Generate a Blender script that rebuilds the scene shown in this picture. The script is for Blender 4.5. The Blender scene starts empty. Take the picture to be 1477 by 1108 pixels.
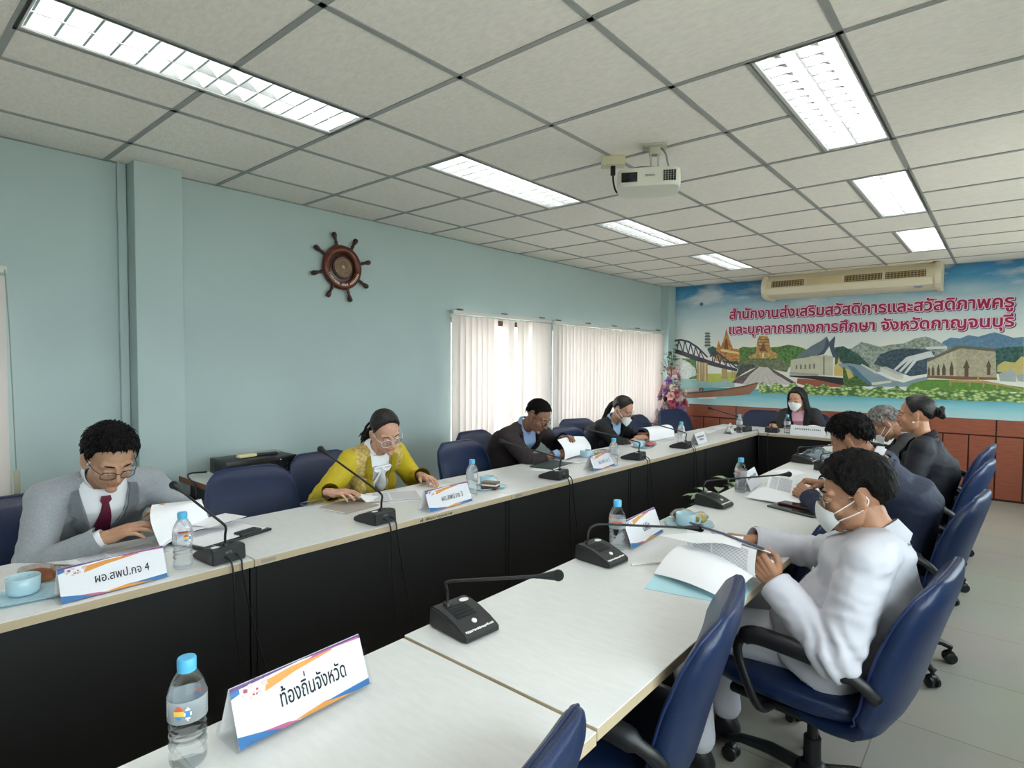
import bpy, bmesh, math, random
import numpy as np
from mathutils import Vector, Matrix, noise
from mathutils.bvhtree import BVHTree
from mathutils.geometry import delaunay_2d_cdt, tessellate_polygon
random.seed(7)
SC = bpy.context.scene
COL = SC.collection
PI = math.pi

# ------------------------------------------------------------------ camera
cam_d = bpy.data.cameras.new('camera')
cam_d.sensor_width = 36.0
cam_d.lens = 837.87 / 1477 * 36.0
cam_d.clip_start = 0.05
cam = bpy.data.objects.new('camera', cam_d)
COL.objects.link(cam)
cam.matrix_world = Matrix(((0.76165641, -0.02906504, 0.64732892, 3.4583),
                           (0.64795679, 0.02550928, -0.76124981, -1.0262),
                           (0.00561286, 0.99925197, 0.03826219, 1.4677),
                           (0, 0, 0, 1)))
SC.camera = cam

# ------------------------------------------------------------------ world, exposure
world = bpy.data.worlds.new('daylight')
SC.world = world
world.use_nodes = True
WBG = world.node_tree.nodes['Background']
WBG.inputs['Color'].default_value = (0.92, 0.96, 1.0, 1)
WBG.inputs['Strength'].default_value = 6.5
SC.view_settings.view_transform = 'Standard'
SC.view_settings.look = 'None'
SC.view_settings.gamma = 1.0
SC.view_settings.use_curve_mapping = False
SC.view_settings.exposure = 0.74
TUBE_POWER = 19.0            # radiance of the fluorescent tubes
try:
    SC.cycles.use_denoising = True
    SC.cycles.max_bounces = 8
    SC.cycles.diffuse_bounces = 5
    SC.cycles.transparent_max_bounces = 16
    SC.cycles.sample_clamp_indirect = 6.0
except Exception:
    pass

def portal(name, loc, rot, sx, sy):
    l = bpy.data.lights.new(name, 'AREA'); l.shape = 'RECTANGLE'; l.size = sx; l.size_y = sy
    l.cycles.is_portal = True
    o = bpy.data.objects.new(name, l); COL.objects.link(o); o.location = loc; o.rotation_euler = rot
    return o

# ------------------------------------------------------------------ helpers
def lin(c):
    return tuple(((v / 255.0) / 12.92 if v / 255.0 <= 0.04045 else ((v / 255.0 + 0.055) / 1.055) ** 2.4) for v in c)

MATS = {}
def mat(name, rgb, rough=0.5, metal=0.0, noise_amt=0.0, noise_scale=20.0, bump=0.0, bump_scale=80.0, emit=0.0,
        spec=0.5, trans=0.0, ior=1.45, stretch=None, sheen=0.0, rgb2=None):
    if name in MATS: return MATS[name]
    m = bpy.data.materials.new(name); m.use_nodes = True
    nt = m.node_tree; N = nt.nodes; L = nt.links
    b = N['Principled BSDF']
    c = lin(rgb) + (1,)
    b.inputs['Base Color'].default_value = c
    b.inputs['Roughness'].default_value = rough
    b.inputs['Metallic'].default_value = metal
    b.inputs['Specular IOR Level'].default_value = spec
    b.inputs['IOR'].default_value = ior
    if trans: b.inputs['Transmission Weight'].default_value = trans
    if sheen: b.inputs['Sheen Weight'].default_value = sheen
    if emit:
        b.inputs['Emission Color'].default_value = c
        b.inputs['Emission Strength'].default_value = emit
    if noise_amt or bump:
        tc = N.new('ShaderNodeTexCoord'); src = tc.outputs['Object']
        if stretch:
            mp = N.new('ShaderNodeMapping'); mp.inputs['Scale'].default_value = stretch
            L.new(src, mp.inputs['Vector']); src = mp.outputs['Vector']
    if noise_amt:
        n = N.new('ShaderNodeTexNoise'); n.inputs['Scale'].default_value = noise_scale; n.inputs['Detail'].default_value = 5
        L.new(src, n.inputs['Vector'])
        r = N.new('ShaderNodeValToRGB')
        lo = tuple(v * (1 - noise_amt) for v in c[:3]) + (1,)
        hi = (lin(rgb2) + (1,)) if rgb2 else tuple(min(1, v * (1 + noise_amt)) for v in c[:3]) + (1,)
        r.color_ramp.elements[0].position = 0.33; r.color_ramp.elements[0].color = lo
        r.color_ramp.elements[1].position = 0.67; r.color_ramp.elements[1].color = hi
        L.new(n.outputs['Fac'], r.inputs['Fac']); L.new(r.outputs['Color'], b.inputs['Base Color'])
    if bump:
        n2 = N.new('ShaderNodeTexNoise'); n2.inputs['Scale'].default_value = bump_scale; n2.inputs['Detail'].default_value = 4
        L.new(src, n2.inputs['Vector'])
        bp = N.new('ShaderNodeBump'); bp.inputs['Strength'].default_value = bump; bp.inputs['Distance'].default_value = 0.01
        L.new(n2.outputs['Fac'], bp.inputs['Height']); L.new(bp.outputs['Normal'], b.inputs['Normal'])
    MATS[name] = m
    return m

def clear_mat(name, tint, fac_glass=0.4, rough=0.02, ior=1.33):
    if name in MATS: return MATS[name]
    m = bpy.data.materials.new(name); m.use_nodes = True
    nt = m.node_tree; N = nt.nodes; L = nt.links
    for n in list(N):
        if n.type != 'OUTPUT_MATERIAL': N.remove(n)
    out = [n for n in N if n.type == 'OUTPUT_MATERIAL'][0]
    t = N.new('ShaderNodeBsdfTransparent'); t.inputs['Color'].default_value = lin(tint) + (1,)
    g = N.new('ShaderNodeBsdfPrincipled'); g.inputs['Base Color'].default_value = lin(tint) + (1,)
    g.inputs['Transmission Weight'].default_value = 1; g.inputs['Roughness'].default_value = rough; g.inputs['IOR'].default_value = ior
    mx = N.new('ShaderNodeMixShader'); mx.inputs[0].default_value = fac_glass
    L.new(t.outputs[0], mx.inputs[1]); L.new(g.outputs[0], mx.inputs[2]); L.new(mx.outputs[0], out.inputs[0])
    MATS[name] = m
    return m

def obj(name, bm, m, parent=None, smooth=True, angle=40, loc=None, free=True):
    """link a bmesh as one mesh object; m is a material or a list of materials"""
    me = bpy.data.meshes.new(name)
    bm.normal_update()
    bm.to_mesh(me)
    if free: bm.free()
    return obj_me(name, me, m, parent, smooth, angle, loc)

def obj_me(name, me, m, parent=None, smooth=True, angle=40, loc=None):
    for x in (m if isinstance(m, (list, tuple)) else [m]):
        me.materials.append(x)
    if smooth:
        me.polygons.foreach_set('use_smooth', [True] * len(me.polygons))
        if angle < 180:
            try: me.set_sharp_from_angle(angle=math.radians(angle))
            except Exception: pass
    o = bpy.data.objects.new(name, me)
    COL.objects.link(o)
    if parent is not None: o.parent = parent
    if loc is not None: o.location = loc
    return o

def thing(name, label, cat, loc=(0, 0, 0), rz=0.0, group=None):
    o = bpy.data.objects.new(name, None); COL.objects.link(o)
    o.empty_display_size = 0.1
    o.location = loc; o.rotation_euler = (0, 0, rz)
    return tag(o, label, cat, group)

def tag(o, label, cat, group=None):
    o['label'] = label; o['category'] = cat
    if group: o['group'] = group
    return o

def struct(name, bm, m, smooth=False, **k):
    o = obj(name, bm, m, None, smooth, **k); o['kind'] = 'structure'
    return o

def dup(root, loc, rz=0.0, label=None, group=None):
    def cp(o, par):
        c = o.copy(); COL.objects.link(c)
        if par is not None:
            c.parent = par
        for ch in o.children: cp(ch, c)
        return c
    r = cp(root, None); r.location = loc; r.rotation_euler = (0, 0, rz)
    if label: r['label'] = label
    if group: r['group'] = group
    return r

def B(): return bmesh.new()

def box(bm, c, s, rot=None, bevel=0.0, mi=0, seg=2):
    r = bmesh.ops.create_cube(bm, size=1.0)
    vs = r['verts']
    M = Matrix.Translation(c) @ (rot.to_4x4() if rot is not None else Matrix.Identity(4)) @ Matrix.Diagonal((s[0], s[1], s[2], 1))
    bmesh.ops.transform(bm, matrix=M, verts=vs)
    fs = set(f for v in vs for f in v.link_faces)
    for f in fs: f.material_index = mi
    if bevel > 0:
        es = list(set(e for v in vs for e in v.link_edges))
        rr = bmesh.ops.bevel(bm, geom=es, offset=bevel, segments=seg, affect='EDGES', profile=0.5)
        for f in rr['faces']: f.material_index = mi

def frame_of(t):
    t = Vector(t).normalized()
    a = Vector((0, 0, 1)) if abs(t.z) < 0.95 else Vector((0, 1, 0))
    x = a.cross(t).normalized(); y = t.cross(x).normalized()
    return x, y, t

def tube(bm, pts, rad, seg=8, cap=True, mi=0, closed=False, flat=None):
    """sweep a circle (flat = (sx, sy) squashes it) along points"""
    pts = [Vector(p) for p in pts]; n = len(pts)
    rads = rad if isinstance(rad, (list, tuple)) else [rad] * n
    rings = []; px = None
    for i, p in enumerate(pts):
        if closed: t = pts[(i + 1) % n] - pts[i - 1]
        else: t = pts[min(i + 1, n - 1)] - pts[max(i - 1, 0)]
        if t.length < 1e-9: t = Vector((0, 0, 1))
        t.normalize()
        if px is None: x, y, _ = frame_of(t)
        else:
            x = px - t * px.dot(t)
            if x.length < 1e-6: x, y, _ = frame_of(t)
            x.normalize(); y = t.cross(x)
        px = x
        sx, sy = flat if flat else (1, 1)
        rings.append([bm.verts.new(p + (x * math.cos(2 * PI * k / seg) * sx + y * math.sin(2 * PI * k / seg) * sy) * rads[i]) for k in range(seg)])
    m = n if closed else n - 1
    for i in range(m):
        a, b = rings[i], rings[(i + 1) % n]
        for k in range(seg):
            f = bm.faces.new((a[k], a[(k + 1) % seg], b[(k + 1) % seg], b[k])); f.material_index = mi
    if cap and not closed:
        f = bm.faces.new(rings[0][::-1]); f.material_index = mi
        f = bm.faces.new(rings[-1]); f.material_index = mi

def lathe(bm, prof, seg=24, M=None, mi=0, cap=True):
    """prof: (r, z) list revolved about z"""
    M = M or Matrix.Identity(4)
    rings = []
    for r, z in prof:
        r = max(r, 1e-5)
        rings.append([bm.verts.new(M @ Vector((r * math.cos(2 * PI * k / seg), r * math.sin(2 * PI * k / seg), z))) for k in range(seg)])
    for a, b in zip(rings[:-1], rings[1:]):
        for k in range(seg):
            f = bm.faces.new((a[k], a[(k + 1) % seg], b[(k + 1) % seg], b[k])); f.material_index = mi
    if cap:
        f = bm.faces.new(rings[0][::-1]); f.material_index = mi
        f = bm.faces.new(rings[-1]); f.material_index = mi

def loft(bm, rings, cap=True, mi=0):
    vs = [[bm.verts.new(p) for p in r] for r in rings]
    n = len(vs[0])
    for a, b in zip(vs[:-1], vs[1:]):
        for k in range(n):
            f = bm.faces.new((a[k], a[(k + 1) % n], b[(k + 1) % n], b[k])); f.material_index = mi
    if cap:
        f = bm.faces.new(vs[0][::-1]); f.material_index = mi
        f = bm.faces.new(vs[-1]); f.material_index = mi

def supring(c, ux, uy, a, b, e=2.0, n=28):
    out = []
    for k in range(n):
        t = 2 * PI * k / n
        ct, st = math.cos(t), math.sin(t)
        out.append(Vector(c) + Vector(ux) * (a * math.copysign(abs(ct) ** (2 / e), ct)) + Vector(uy) * (b * math.copysign(abs(st) ** (2 / e), st)))
    return out

def prism(bm, poly, h0, h1, axes=((1, 0, 0), (0, 1, 0), (0, 0, 1)), o=(0, 0, 0), mi=0):
    """extrude the 2-D polygon poly (in axes 0,1) along axis 2 from h0 to h1"""
    a, b, c = (Vector(v) for v in axes); o = Vector(o)
    lo = [bm.verts.new(o + a * p[0] + b * p[1] + c * h0) for p in poly]
    hi = [bm.verts.new(o + a * p[0] + b * p[1] + c * h1) for p in poly]
    n = len(poly)
    fs = [bm.faces.new(lo[::-1]), bm.faces.new(hi)]
    for k in range(n):
        fs.append(bm.faces.new((lo[k], lo[(k + 1) % n], hi[(k + 1) % n], hi[k])))
    for f in fs: f.material_index = mi
    return fs

def quad(bm, pts, mi=0):
    f = bm.faces.new([bm.verts.new(p) for p in pts]); f.material_index = mi
    return f

def bez(p0, p1, p2, p3, n=12):
    p0, p1, p2, p3 = (Vector(p) for p in (p0, p1, p2, p3))
    return [p0 * (1 - t) ** 3 + p1 * 3 * t * (1 - t) ** 2 + p2 * 3 * t * t * (1 - t) + p3 * t ** 3 for t in (i / n for i in range(n + 1))]

def crom(pts, n=6):
    """catmull-rom through points"""
    P = [Vector(p) for p in pts]; P = [P[0] * 2 - P[1]] + P + [P[-1] * 2 - P[-2]]
    out = []
    for i in range(1, len(P) - 2):
        for k in range(n):
            t = k / n
            a, b, c, d = P[i - 1], P[i], P[i + 1], P[i + 2]
            out.append(0.5 * ((2 * b) + (c - a) * t + (2 * a - 5 * b + 4 * c - d) * t * t + (3 * b - a - 3 * c + d) * t ** 3))
    out.append(P[-2])
    return out

# ---- lettering: outlines of the built-in font filled by winding number, optionally thickened
UPPER = set('\u0e34\u0e35\u0e36\u0e37\u0e31\u0e4d'); TONE = set('\u0e48\u0e49\u0e4a\u0e4b\u0e4c')
def _splines(txt):
    c = bpy.data.curves.new('tmp', 'FONT'); c.body = txt; c.size = 1.0; c.resolution_u = 3; c.fill_mode = 'NONE'
    o = bpy.data.objects.new('tmp', c); COL.objects.link(o)
    dg = bpy.context.evaluated_depsgraph_get()
    me = bpy.data.meshes.new_from_object(o.evaluated_get(dg))
    bpy.data.objects.remove(o); bpy.data.curves.remove(c)
    nxt = {}
    for e in me.edges:
        nxt.setdefault(e.vertices[0], []).append(e.vertices[1]); nxt.setdefault(e.vertices[1], []).append(e.vertices[0])
    seen = set(); out = []
    for v in range(len(me.vertices)):
        if v in seen or v not in nxt: continue
        loop = [v]; seen.add(v); cur = nxt[v][-1] if False else None
        cand = [w for w in nxt[v] if w == v + 1] or nxt[v][:1]
        cur = cand[0]; prev = v
        while cur not in seen:
            seen.add(cur); loop.append(cur)
            nn = [w for w in nxt[cur] if w != prev]
            if not nn: break
            prev, cur = cur, nn[0]
        out.append([(me.vertices[i].co.x, me.vertices[i].co.y) for i in loop])
    bpy.data.meshes.remove(me)
    return out
_SPC = {}
def contours(txt):
    """list of contours, stacked tone marks lifted over the vowel above"""
    allc = _splines(txt)
    i = 0
    for k, ch in enumerate(txt):
        if ch == ' ': continue
        if ch not in _SPC: _SPC[ch] = len(_splines(ch))
        n = _SPC[ch]
        if ch in TONE and k > 0 and txt[k - 1] in UPPER:
            for q in range(i, min(i + n, len(allc))):
                allc[q] = [(x, y + 0.20) for x, y in allc[q]]
        i += n
    return allc
_LT = {}
def letter_tris(txt, stroke=0.0):
    key = (txt, stroke)
    if key in _LT: return _LT[key]
    cs = contours(txt); V = []; F = []
    if stroke:
        for c in cs:
            n = len(c)
            for i in range(n):
                a = Vector(c[i]); b = Vector(c[(i + 1) % n]); d = b - a
                if d.length > 1e-6:
                    d.normalize(); p = Vector((-d.y, d.x)) * stroke; k = len(V)
                    V += [a - p, b - p, b + p, a + p]; F.append((k, k + 1, k + 2, k + 3))
                k = len(V); V += [a + Vector((math.cos(q * PI / 4), math.sin(q * PI / 4))) * stroke for q in range(8)]
                F.append(tuple(range(k, k + 8)))
    pts = []; ed = []
    for c in cs:
        k = len(pts); pts += [Vector(p) for p in c]; ed += [(k + i, k + (i + 1) % len(c)) for i in range(len(c))]
    if pts:
        r = delaunay_2d_cdt(pts, ed, [], 0, 1e-5)
        vv, ff = r[0], r[2]
        segs = np.array([(c[i][0], c[i][1], c[(i + 1) % len(c)][0], c[(i + 1) % len(c)][1]) for c in cs for i in range(len(c))])
        k = len(V); V += [Vector(p) for p in vv]
        for f in ff:
            cx = sum(vv[i][0] for i in f) / len(f); cy = sum(vv[i][1] for i in f) / len(f)
            x0, y0, x1, y1 = segs.T
            up = (y0 <= cy) & (y1 > cy); dn = (y0 > cy) & (y1 <= cy)
            cr = (x1 - x0) * (cy - y0) - (cx - x0) * (y1 - y0)
            w = np.sum(up & (cr > 0)) - np.sum(dn & (cr < 0))
            if w != 0: F.append(tuple(i + k for i in f))
    _LT[key] = (V, F)
    return V, F
def letters(bm, txt, o, ux, uy, size, stroke=0.0, width=None, mi=0, center=False, jit=0.00025):
    """lay txt on the plane o, ux, uy; width squeezes the line to that length"""
    V, F = letter_tris(txt, stroke)
    V0, _ = letter_tris(txt, 0.0)
    if not V0: return
    x0 = min(v.x for v in V0); x1 = max(v.x for v in V0)
    sx = size if width is None else width / (x1 - x0)
    off = (x0 + x1) / 2 if center else x0
    ux = Vector(ux).normalized(); uy = Vector(uy).normalized(); o = Vector(o)
    uz = ux.cross(uy).normalized(); nst = len(F)
    # every stroke piece lies a hair above the next so that no two faces share a plane
    used = {}
    for fi, f in enumerate(F):
        h = jit * ((fi * 37) % 97) / 97.0 if (stroke and len(f) != 3) else jit * 1.05
        for i in f: used.setdefault(i, h)
    nv = [bm.verts.new(o + ux * ((v.x - off) * sx) + uy * (v.y * size) + uz * used.get(i, 0)) for i, v in enumerate(V)]
    for f in F:
        try:
            q = bm.faces.new([nv[i] for i in f]); q.material_index = mi
        except ValueError: pass
# ------------------------------------------------------------------ the room
XL, XR, YN, YF, ZC, TT = -0.41, 4.45, -3.3, 7.1, 2.58, 0.74
M_wall = mat('wall_paint', (172, 189, 187), 0.85, noise_amt=0.03, noise_scale=1.5, bump=0.03, bump_scale=120)
M_trim = mat('wall_trim_paint', (172, 190, 188), 0.6)
M_tile = mat('ceiling_tile', (238, 232, 223), 0.95, noise_amt=0.045, noise_scale=28, bump=0.35, bump_scale=55, stretch=(1.0, 2.2, 1.0))
M_bar = mat('ceiling_bar', (150, 152, 148), 0.45)
M_black = mat('black_plastic', (22, 22, 24), 0.42)
M_dark = mat('dark_plastic', (34, 35, 36), 0.5)
M_white = mat('white_plastic', (232, 232, 228), 0.4)
M_chrome = mat('chrome', (200, 200, 200), 0.18, metal=1.0)

# floor: square porcelain tiles with thin joints
def floor_mat():
    m = bpy.data.materials.new('floor_tile'); m.use_nodes = True
    nt = m.node_tree; N = nt.nodes; L = nt.links; b = N['Principled BSDF']
    b.inputs['Roughness'].default_value = 0.28
    tc = N.new('ShaderNodeTexCoord'); mp = N.new('ShaderNodeMapping')
    mp.inputs['Location'].default_value = (-3.097 + 6.0, -1.79 + 6.0, 0)
    L.new(tc.outputs['Object'], mp.inputs['Vector'])
    br = N.new('ShaderNodeTexBrick'); br.offset = 0.0; br.squash = 1.0
    br.inputs['Scale'].default_value = 1.0; br.inputs['Brick Width'].default_value = 0.6; br.inputs['Row Height'].default_value = 0.6
    br.inputs['Mortar Size'].default_value = 0.0022; br.inputs['Mortar Smooth'].default_value = 0.1
    br.inputs['Color1'].default_value = lin((164, 160, 148)) + (1,); br.inputs['Color2'].default_value = lin((160, 156, 144)) + (1,)
    br.inputs['Mortar'].default_value = lin((112, 108, 98)) + (1,)
    L.new(mp.outputs['Vector'], br.inputs['Vector'])
    n = N.new('ShaderNodeTexNoise'); n.inputs['Scale'].default_value = 2.2; n.inputs['Detail'].default_value = 6
    L.new(tc.outputs['Object'], n.inputs['Vector'])
    mx = N.new('ShaderNodeMix'); mx.data_type = 'RGBA'; mx.blend_type = 'MULTIPLY'; mx.inputs[0].default_value = 0.22
    L.new(br.outputs['Color'], mx.inputs[6]); L.new(n.outputs['Color'], mx.inputs[7])
    L.new(mx.outputs[2], b.inputs['Base Color'])
    return m
bm = B(); box(bm, ((XL + XR) / 2, (YN + YF) / 2, -0.05), (XR - XL + 0.4, YF - YN + 0.4, 0.1))
struct('floor', bm, floor_mat())

def holed(bm, u0, u1, v0, v1, holes, put, mi=0):
    """fill the rectangle u0..u1 x v0..v1 except the holes; put(ua, ub, va, vb) adds one piece"""
    us = sorted(set([u0, u1] + [h[i] for h in holes for i in (0, 1)])); us = [u for u in us if u0 <= u <= u1]
    vs = sorted(set([v0, v1] + [h[i] for h in holes for i in (2, 3)])); vs = [v for v in vs if v0 <= v <= v1]
    for a, b in zip(us[:-1], us[1:]):
        for c, d in zip(vs[:-1], vs[1:]):
            mu, mv = (a + b) / 2, (c + d) / 2
            if any(h[0] < mu < h[1] and h[2] < mv < h[3] for h in holes): continue
            put(a, b, c, d)

# fixtures recessed in the ceiling grid (x0, x1, y0, y1)
FIX = [(0.9, 1.2, -0.6, 0.6), (0.9, 1.2, 1.2, 2.4), (0.9, 1.2, 3.0, 4.2), (0.9, 1.2, 4.8, 6.0),
       (2.7, 3.0, 1.2, 2.4), (2.7, 3.0, 3.0, 4.2), (2.7, 3.0, 4.8, 6.0), (2.7, 3.0, -0.6, 0.6), (2.7, 3.0, -2.4, -1.2), (0.9, 1.2, -2.4, -1.2)]
bm = B()
holed(bm, XL - 0.1, XR + 0.1, YN - 0.1, YF + 0.1, FIX, lambda a, b, c, d: box(bm, ((a + b) / 2, (c + d) / 2, ZC + 0.01), (b - a, d - c, 0.02)))
struct('ceiling', bm, M_tile)
# slab above keeps daylight out of the ceiling void
bm = B(); box(bm, ((XL + XR) / 2, (YN + YF) / 2, ZC + 0.35), (XR - XL + 0.6, YF - YN + 0.6, 0.06))
for cx, cy, sx, sy in (((XL + XR) / 2, YN - 0.2, XR - XL + 0.6, 0.06), ((XL + XR) / 2, YF + 0.2, XR - XL + 0.6, 0.06), (XL - 0.2, (YN + YF) / 2, 0.06, YF - YN + 0.6), (XR + 0.2, (YN + YF) / 2, 0.06, YF - YN + 0.6)):
    box(bm, (cx, cy, ZC + 0.19), (sx, sy, 0.38))
struct('ceiling_slab', bm, mat('concrete', (120, 120, 118), 0.9))
# exposed T-bars of the suspended ceiling
bm = B()
def bar(cx, cy, sx, sy):
    box(bm, (cx, cy, ZC - 0.0015), (sx, sy, 0.005))
def spans(lo, hi, cuts):
    out = []; a = lo
    for c0, c1 in sorted(cuts):
        if c0 > a: out.append((a, c0))
        a = max(a, c1)
    if a < hi: out.append((a, hi))
    return out
k = 0
x = 0.0
while x < XR:
    bar(x, (YN + YF) / 2, 0.024, YF - YN); x += 0.6
y = -3.0
while y < YF:
    for a, b in spans(XL, XR, [(f[0], f[1]) for f in FIX if f[2] < y - 0.01 and f[3] > y + 0.01]):
        bar((a + b) / 2, y, b - a, 0.024)
    y += 0.6
for f in FIX:
    xx = f[0] if f[0] < 2 else f[0]
    bar(xx - 0.006, (f[2] + f[3]) / 2, 0.02, 1.2)
# wall angle
bar(XL + 0.01, (YN + YF) / 2, 0.02, YF - YN); bar((XL + XR) / 2, YF - 0.01, XR - XL, 0.02)
struct('ceiling_grid', bm, M_bar)

# left wall with three window openings (y0, y1, z0, z1)
WIN = [(2.66, 4.02, 0.66, 1.88), (4.22, 6.74, 0.66, 1.88), (-2.3, -0.52, 0.66, 1.88)]
bm = B()
holed(bm, YN - 0.2, YF + 0.2, 0, ZC + 0.02, WIN, lambda a, b, c, d: box(bm, (XL - 0.08, (a + b) / 2, (c + d) / 2), (0.16, b - a, d - c)))
bmesh.ops.remove_doubles(bm, verts=bm.verts, dist=1e-5)
struct('wall_left', bm, M_wall)
bm = B(); box(bm, ((XL + XR) / 2, YF + 0.08, ZC / 2), (XR - XL + 0.4, 0.16, ZC + 0.04)); struct('wall_far', bm, M_wall)
bm = B(); box(bm, ((XL + XR) / 2, YN - 0.08, ZC / 2), (XR - XL + 0.4, 0.16, ZC + 0.04)); struct('wall_near', bm, M_wall)
WINR_ADDED = [(-1.9, 0.9, 0.85, 2.15), (2.2, 4.2, 0.85, 2.15), (4.8, 6.4, 0.85, 2.15)]  # unseen right-wall openings, added to let more daylight onto left wall and ceiling
bm = B()
holed(bm, YN - 0.2, YF + 0.2, 0, ZC + 0.02, WINR_ADDED, lambda a, b, c, d: box(bm, (XR + 0.08, (a + b) / 2, (c + d) / 2), (0.16, b - a, d - c)))
struct('wall_right', bm, M_wall)
# square column against the left wall, cable duct beside it, column in the far corner
bm = B(); box(bm, (-0.34, 0.225, ZC / 2), (0.14, 0.25, ZC), bevel=0.004); struct('trim_1', bm, M_wall)
bm = B(); box(bm, (XL + 0.012, 0.075, ZC / 2), (0.024, 0.045, ZC), bevel=0.004); box(bm, (XL + 0.006, 0.085, ZC / 2), (0.012, 0.03, ZC), bevel=0.002); struct('trim_2', bm, M_trim)
bm = B(); box(bm, (-0.35, 6.99, ZC / 2), (0.12, 0.22, ZC), bevel=0.004); struct('trim_3', bm, M_trim)
# skirtings
bm = B(); box(bm, (XL + 0.006, (YN + YF) / 2, 0.05), (0.012, YF - YN, 0.1)); struct('baseboard_left', bm, mat('skirting', (120, 130, 128), 0.5))
bm = B(); box(bm, (XR - 0.006, (YN + YF) / 2, 0.05), (0.012, YF - YN, 0.1)); struct('baseboard_right', bm, MATS['skirting'])

# windows: brown timber frames, mullions, glass
M_brown = mat('window_timber', (96, 58, 40), 0.5, noise_amt=0.15, noise_scale=30)
M_glass = clear_mat('window_glass', (244, 250, 250), 0.06, ior=1.05)
def window(n, y0, y1, z0, z1, x, panes):
    bm = B(); w = 0.05
    box(bm, (x, (y0 + y1) / 2, z0 + w / 2), (0.08, y1 - y0, w)); box(bm, (x, (y0 + y1) / 2, z1 - w / 2), (0.08, y1 - y0, w))
    for k in range(panes + 1):
        yy = y0 + w / 2 + (y1 - y0 - w) * k / panes
        box(bm, (x, yy, (z0 + z1) / 2), (0.08, w, z1 - z0 - 2 * w))
    f = struct('window_%d' % n, bm, M_brown)
    bm = B(); box(bm, (x, (y0 + y1) / 2, (z0 + z1) / 2), (0.006, y1 - y0 - w, z1 - z0 - w))
    g = obj('glass', bm, M_glass, f, smooth=False)
window(1, *WIN[0], XL - 0.1, 2); window(2, *WIN[1], XL - 0.1, 4); window(3, *WIN[2], XL - 0.1, 3)
window(4, *WINR_ADDED[0], XR + 0.1, 4); window(5, *WINR_ADDED[1], XR + 0.1, 4); window(6, *WINR_ADDED[2], XR + 0.1, 2)  # added windows out of view, brightening the room from the right
for w in WIN: portal('daylight_portal', (XL - 0.17, (w[0] + w[1]) / 2, (w[2] + w[3]) / 2), (0, -PI / 2, 0), w[3] - w[2], w[1] - w[0])
for w in WINR_ADDED: portal('daylight_portal', (XR + 0.17, (w[0] + w[1]) / 2, (w[2] + w[3]) / 2), (0, PI / 2, 0), w[3] - w[2], w[1] - w[0])
# ground outside
bm = B(); box(bm, (2, 2, -0.6), (60, 60, 0.1)); struct('ground', bm, mat('ground_outside', (206, 198, 186), 0.9))

# brown timber wainscot below the mural
M_wood = mat('wainscot_wood', (150, 84, 62), 0.42, noise_amt=0.13, noise_scale=14, stretch=(0.6, 1, 6))
M_woodgap = mat('wainscot_gap', (64, 34, 25), 0.7)
bm = B(); yb = YF - 0.02
box(bm, ((XL + XR) / 2 + 0.06, YF - 0.008, 0.435), (XR - XL - 0.13, 0.016, 0.87), mi=1)
x = -0.285
while x < XR - 0.01:
    x2 = min(x + 0.92, XR - 0.005)
    box(bm, ((x + x2) / 2, YF - 0.022, 0.785), (x2 - x - 0.012, 0.014, 0.165), bevel=0.003); x += 0.92
x = -0.285
while x < XR - 0.01:
    x2 = min(x + 0.23, XR - 0.005)
    if x2 - x > 0.03: box(bm, ((x + x2) / 2, YF - 0.022, 0.355), (x2 - x - 0.014, 0.014, 0.665), bevel=0.003)
    x += 0.23
struct('trim_4', bm, [M_wood, M_woodgap])

# ------------------------------------------------------------------ ceiling lights
M_frame = mat('fixture_frame', (205, 206, 203), 0.45)
M_refl = mat('fixture_reflector', (205, 206, 205), 0.16, metal=1.0)
M_louver = mat('fixture_louver', (215, 217, 216), 0.22, metal=0.85)
M_tube = mat('lamp_tube', (250, 251, 252), 0.5, emit=TUBE_POWER)
def make_light():
    t = thing('ceiling_light', 'x', 'ceiling light', (0, 0, 0))
    bm = B(); W, Lh, D = 0.30, 1.20, 0.085     # trough in the ceiling void
    # housing: open box of four sides and a top
    box(bm, (0, 0, D), (W, Lh, 0.006))
    for s in (-1, 1):
        box(bm, (s * (W / 2 - 0.003), 0, D / 2 + 0.002), (0.006, Lh, D)); box(bm, (0, s * (Lh / 2 - 0.003), D / 2 + 0.002), (W, 0.006, D))
    obj('housing', bm, M_refl, t, smooth=False)
    bm = B()
    for s in (-1, 1):
        box(bm, (s * (W / 2 - 0.009), 0, -0.001), (0.018, Lh, 0.006)); box(bm, (0, s * (Lh / 2 - 0.009), -0.001), (W, 0.018, 0.006))
    obj('frame', bm, M_frame, t, smooth=False)
    for s in (-1, 1):
        cx = s * 0.066
        bm = B()
        # sloping side reflectors
        for q in (-1, 1):
            quad(bm, [(cx + q * 0.062, -0.575, 0.0), (cx + q * 0.062, 0.575, 0.0), (cx + q * 0.042, 0.575, 0.05), (cx + q * 0.042, -0.575, 0.05)])
            quad(bm, [(cx + q * 0.063, -0.575, 0.0), (cx + q * 0.042, -0.575, 0.051), (cx + q * 0.042, 0.575, 0.051), (cx + q * 0.063, 0.575, 0.0)])
        # v-section cross blades: wide at the bottom corners, low in the middle
        nb = 14
        for k in range(nb + 1):
            y = -0.575 + 1.15 * k / nb
            prism(bm, [(-0.061, 0.001), (0.061, 0.001), (0.045, 0.048), (0.0, 0.022), (-0.045, 0.048)], -0.004, 0.004,
                  axes=((1, 0, 0), (0, 0, 1), (0, 1, 0)), o=(cx, y, 0))
        obj('louver', bm, M_louver, t, smooth=False)
        bm = B(); tube(bm, [(cx, -0.57, 0.06), (cx, 0.57, 0.06)], 0.0135, 10)
        obj('tube_lamp', bm, M_tube, t)
    return t
light0 = make_light()
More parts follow.
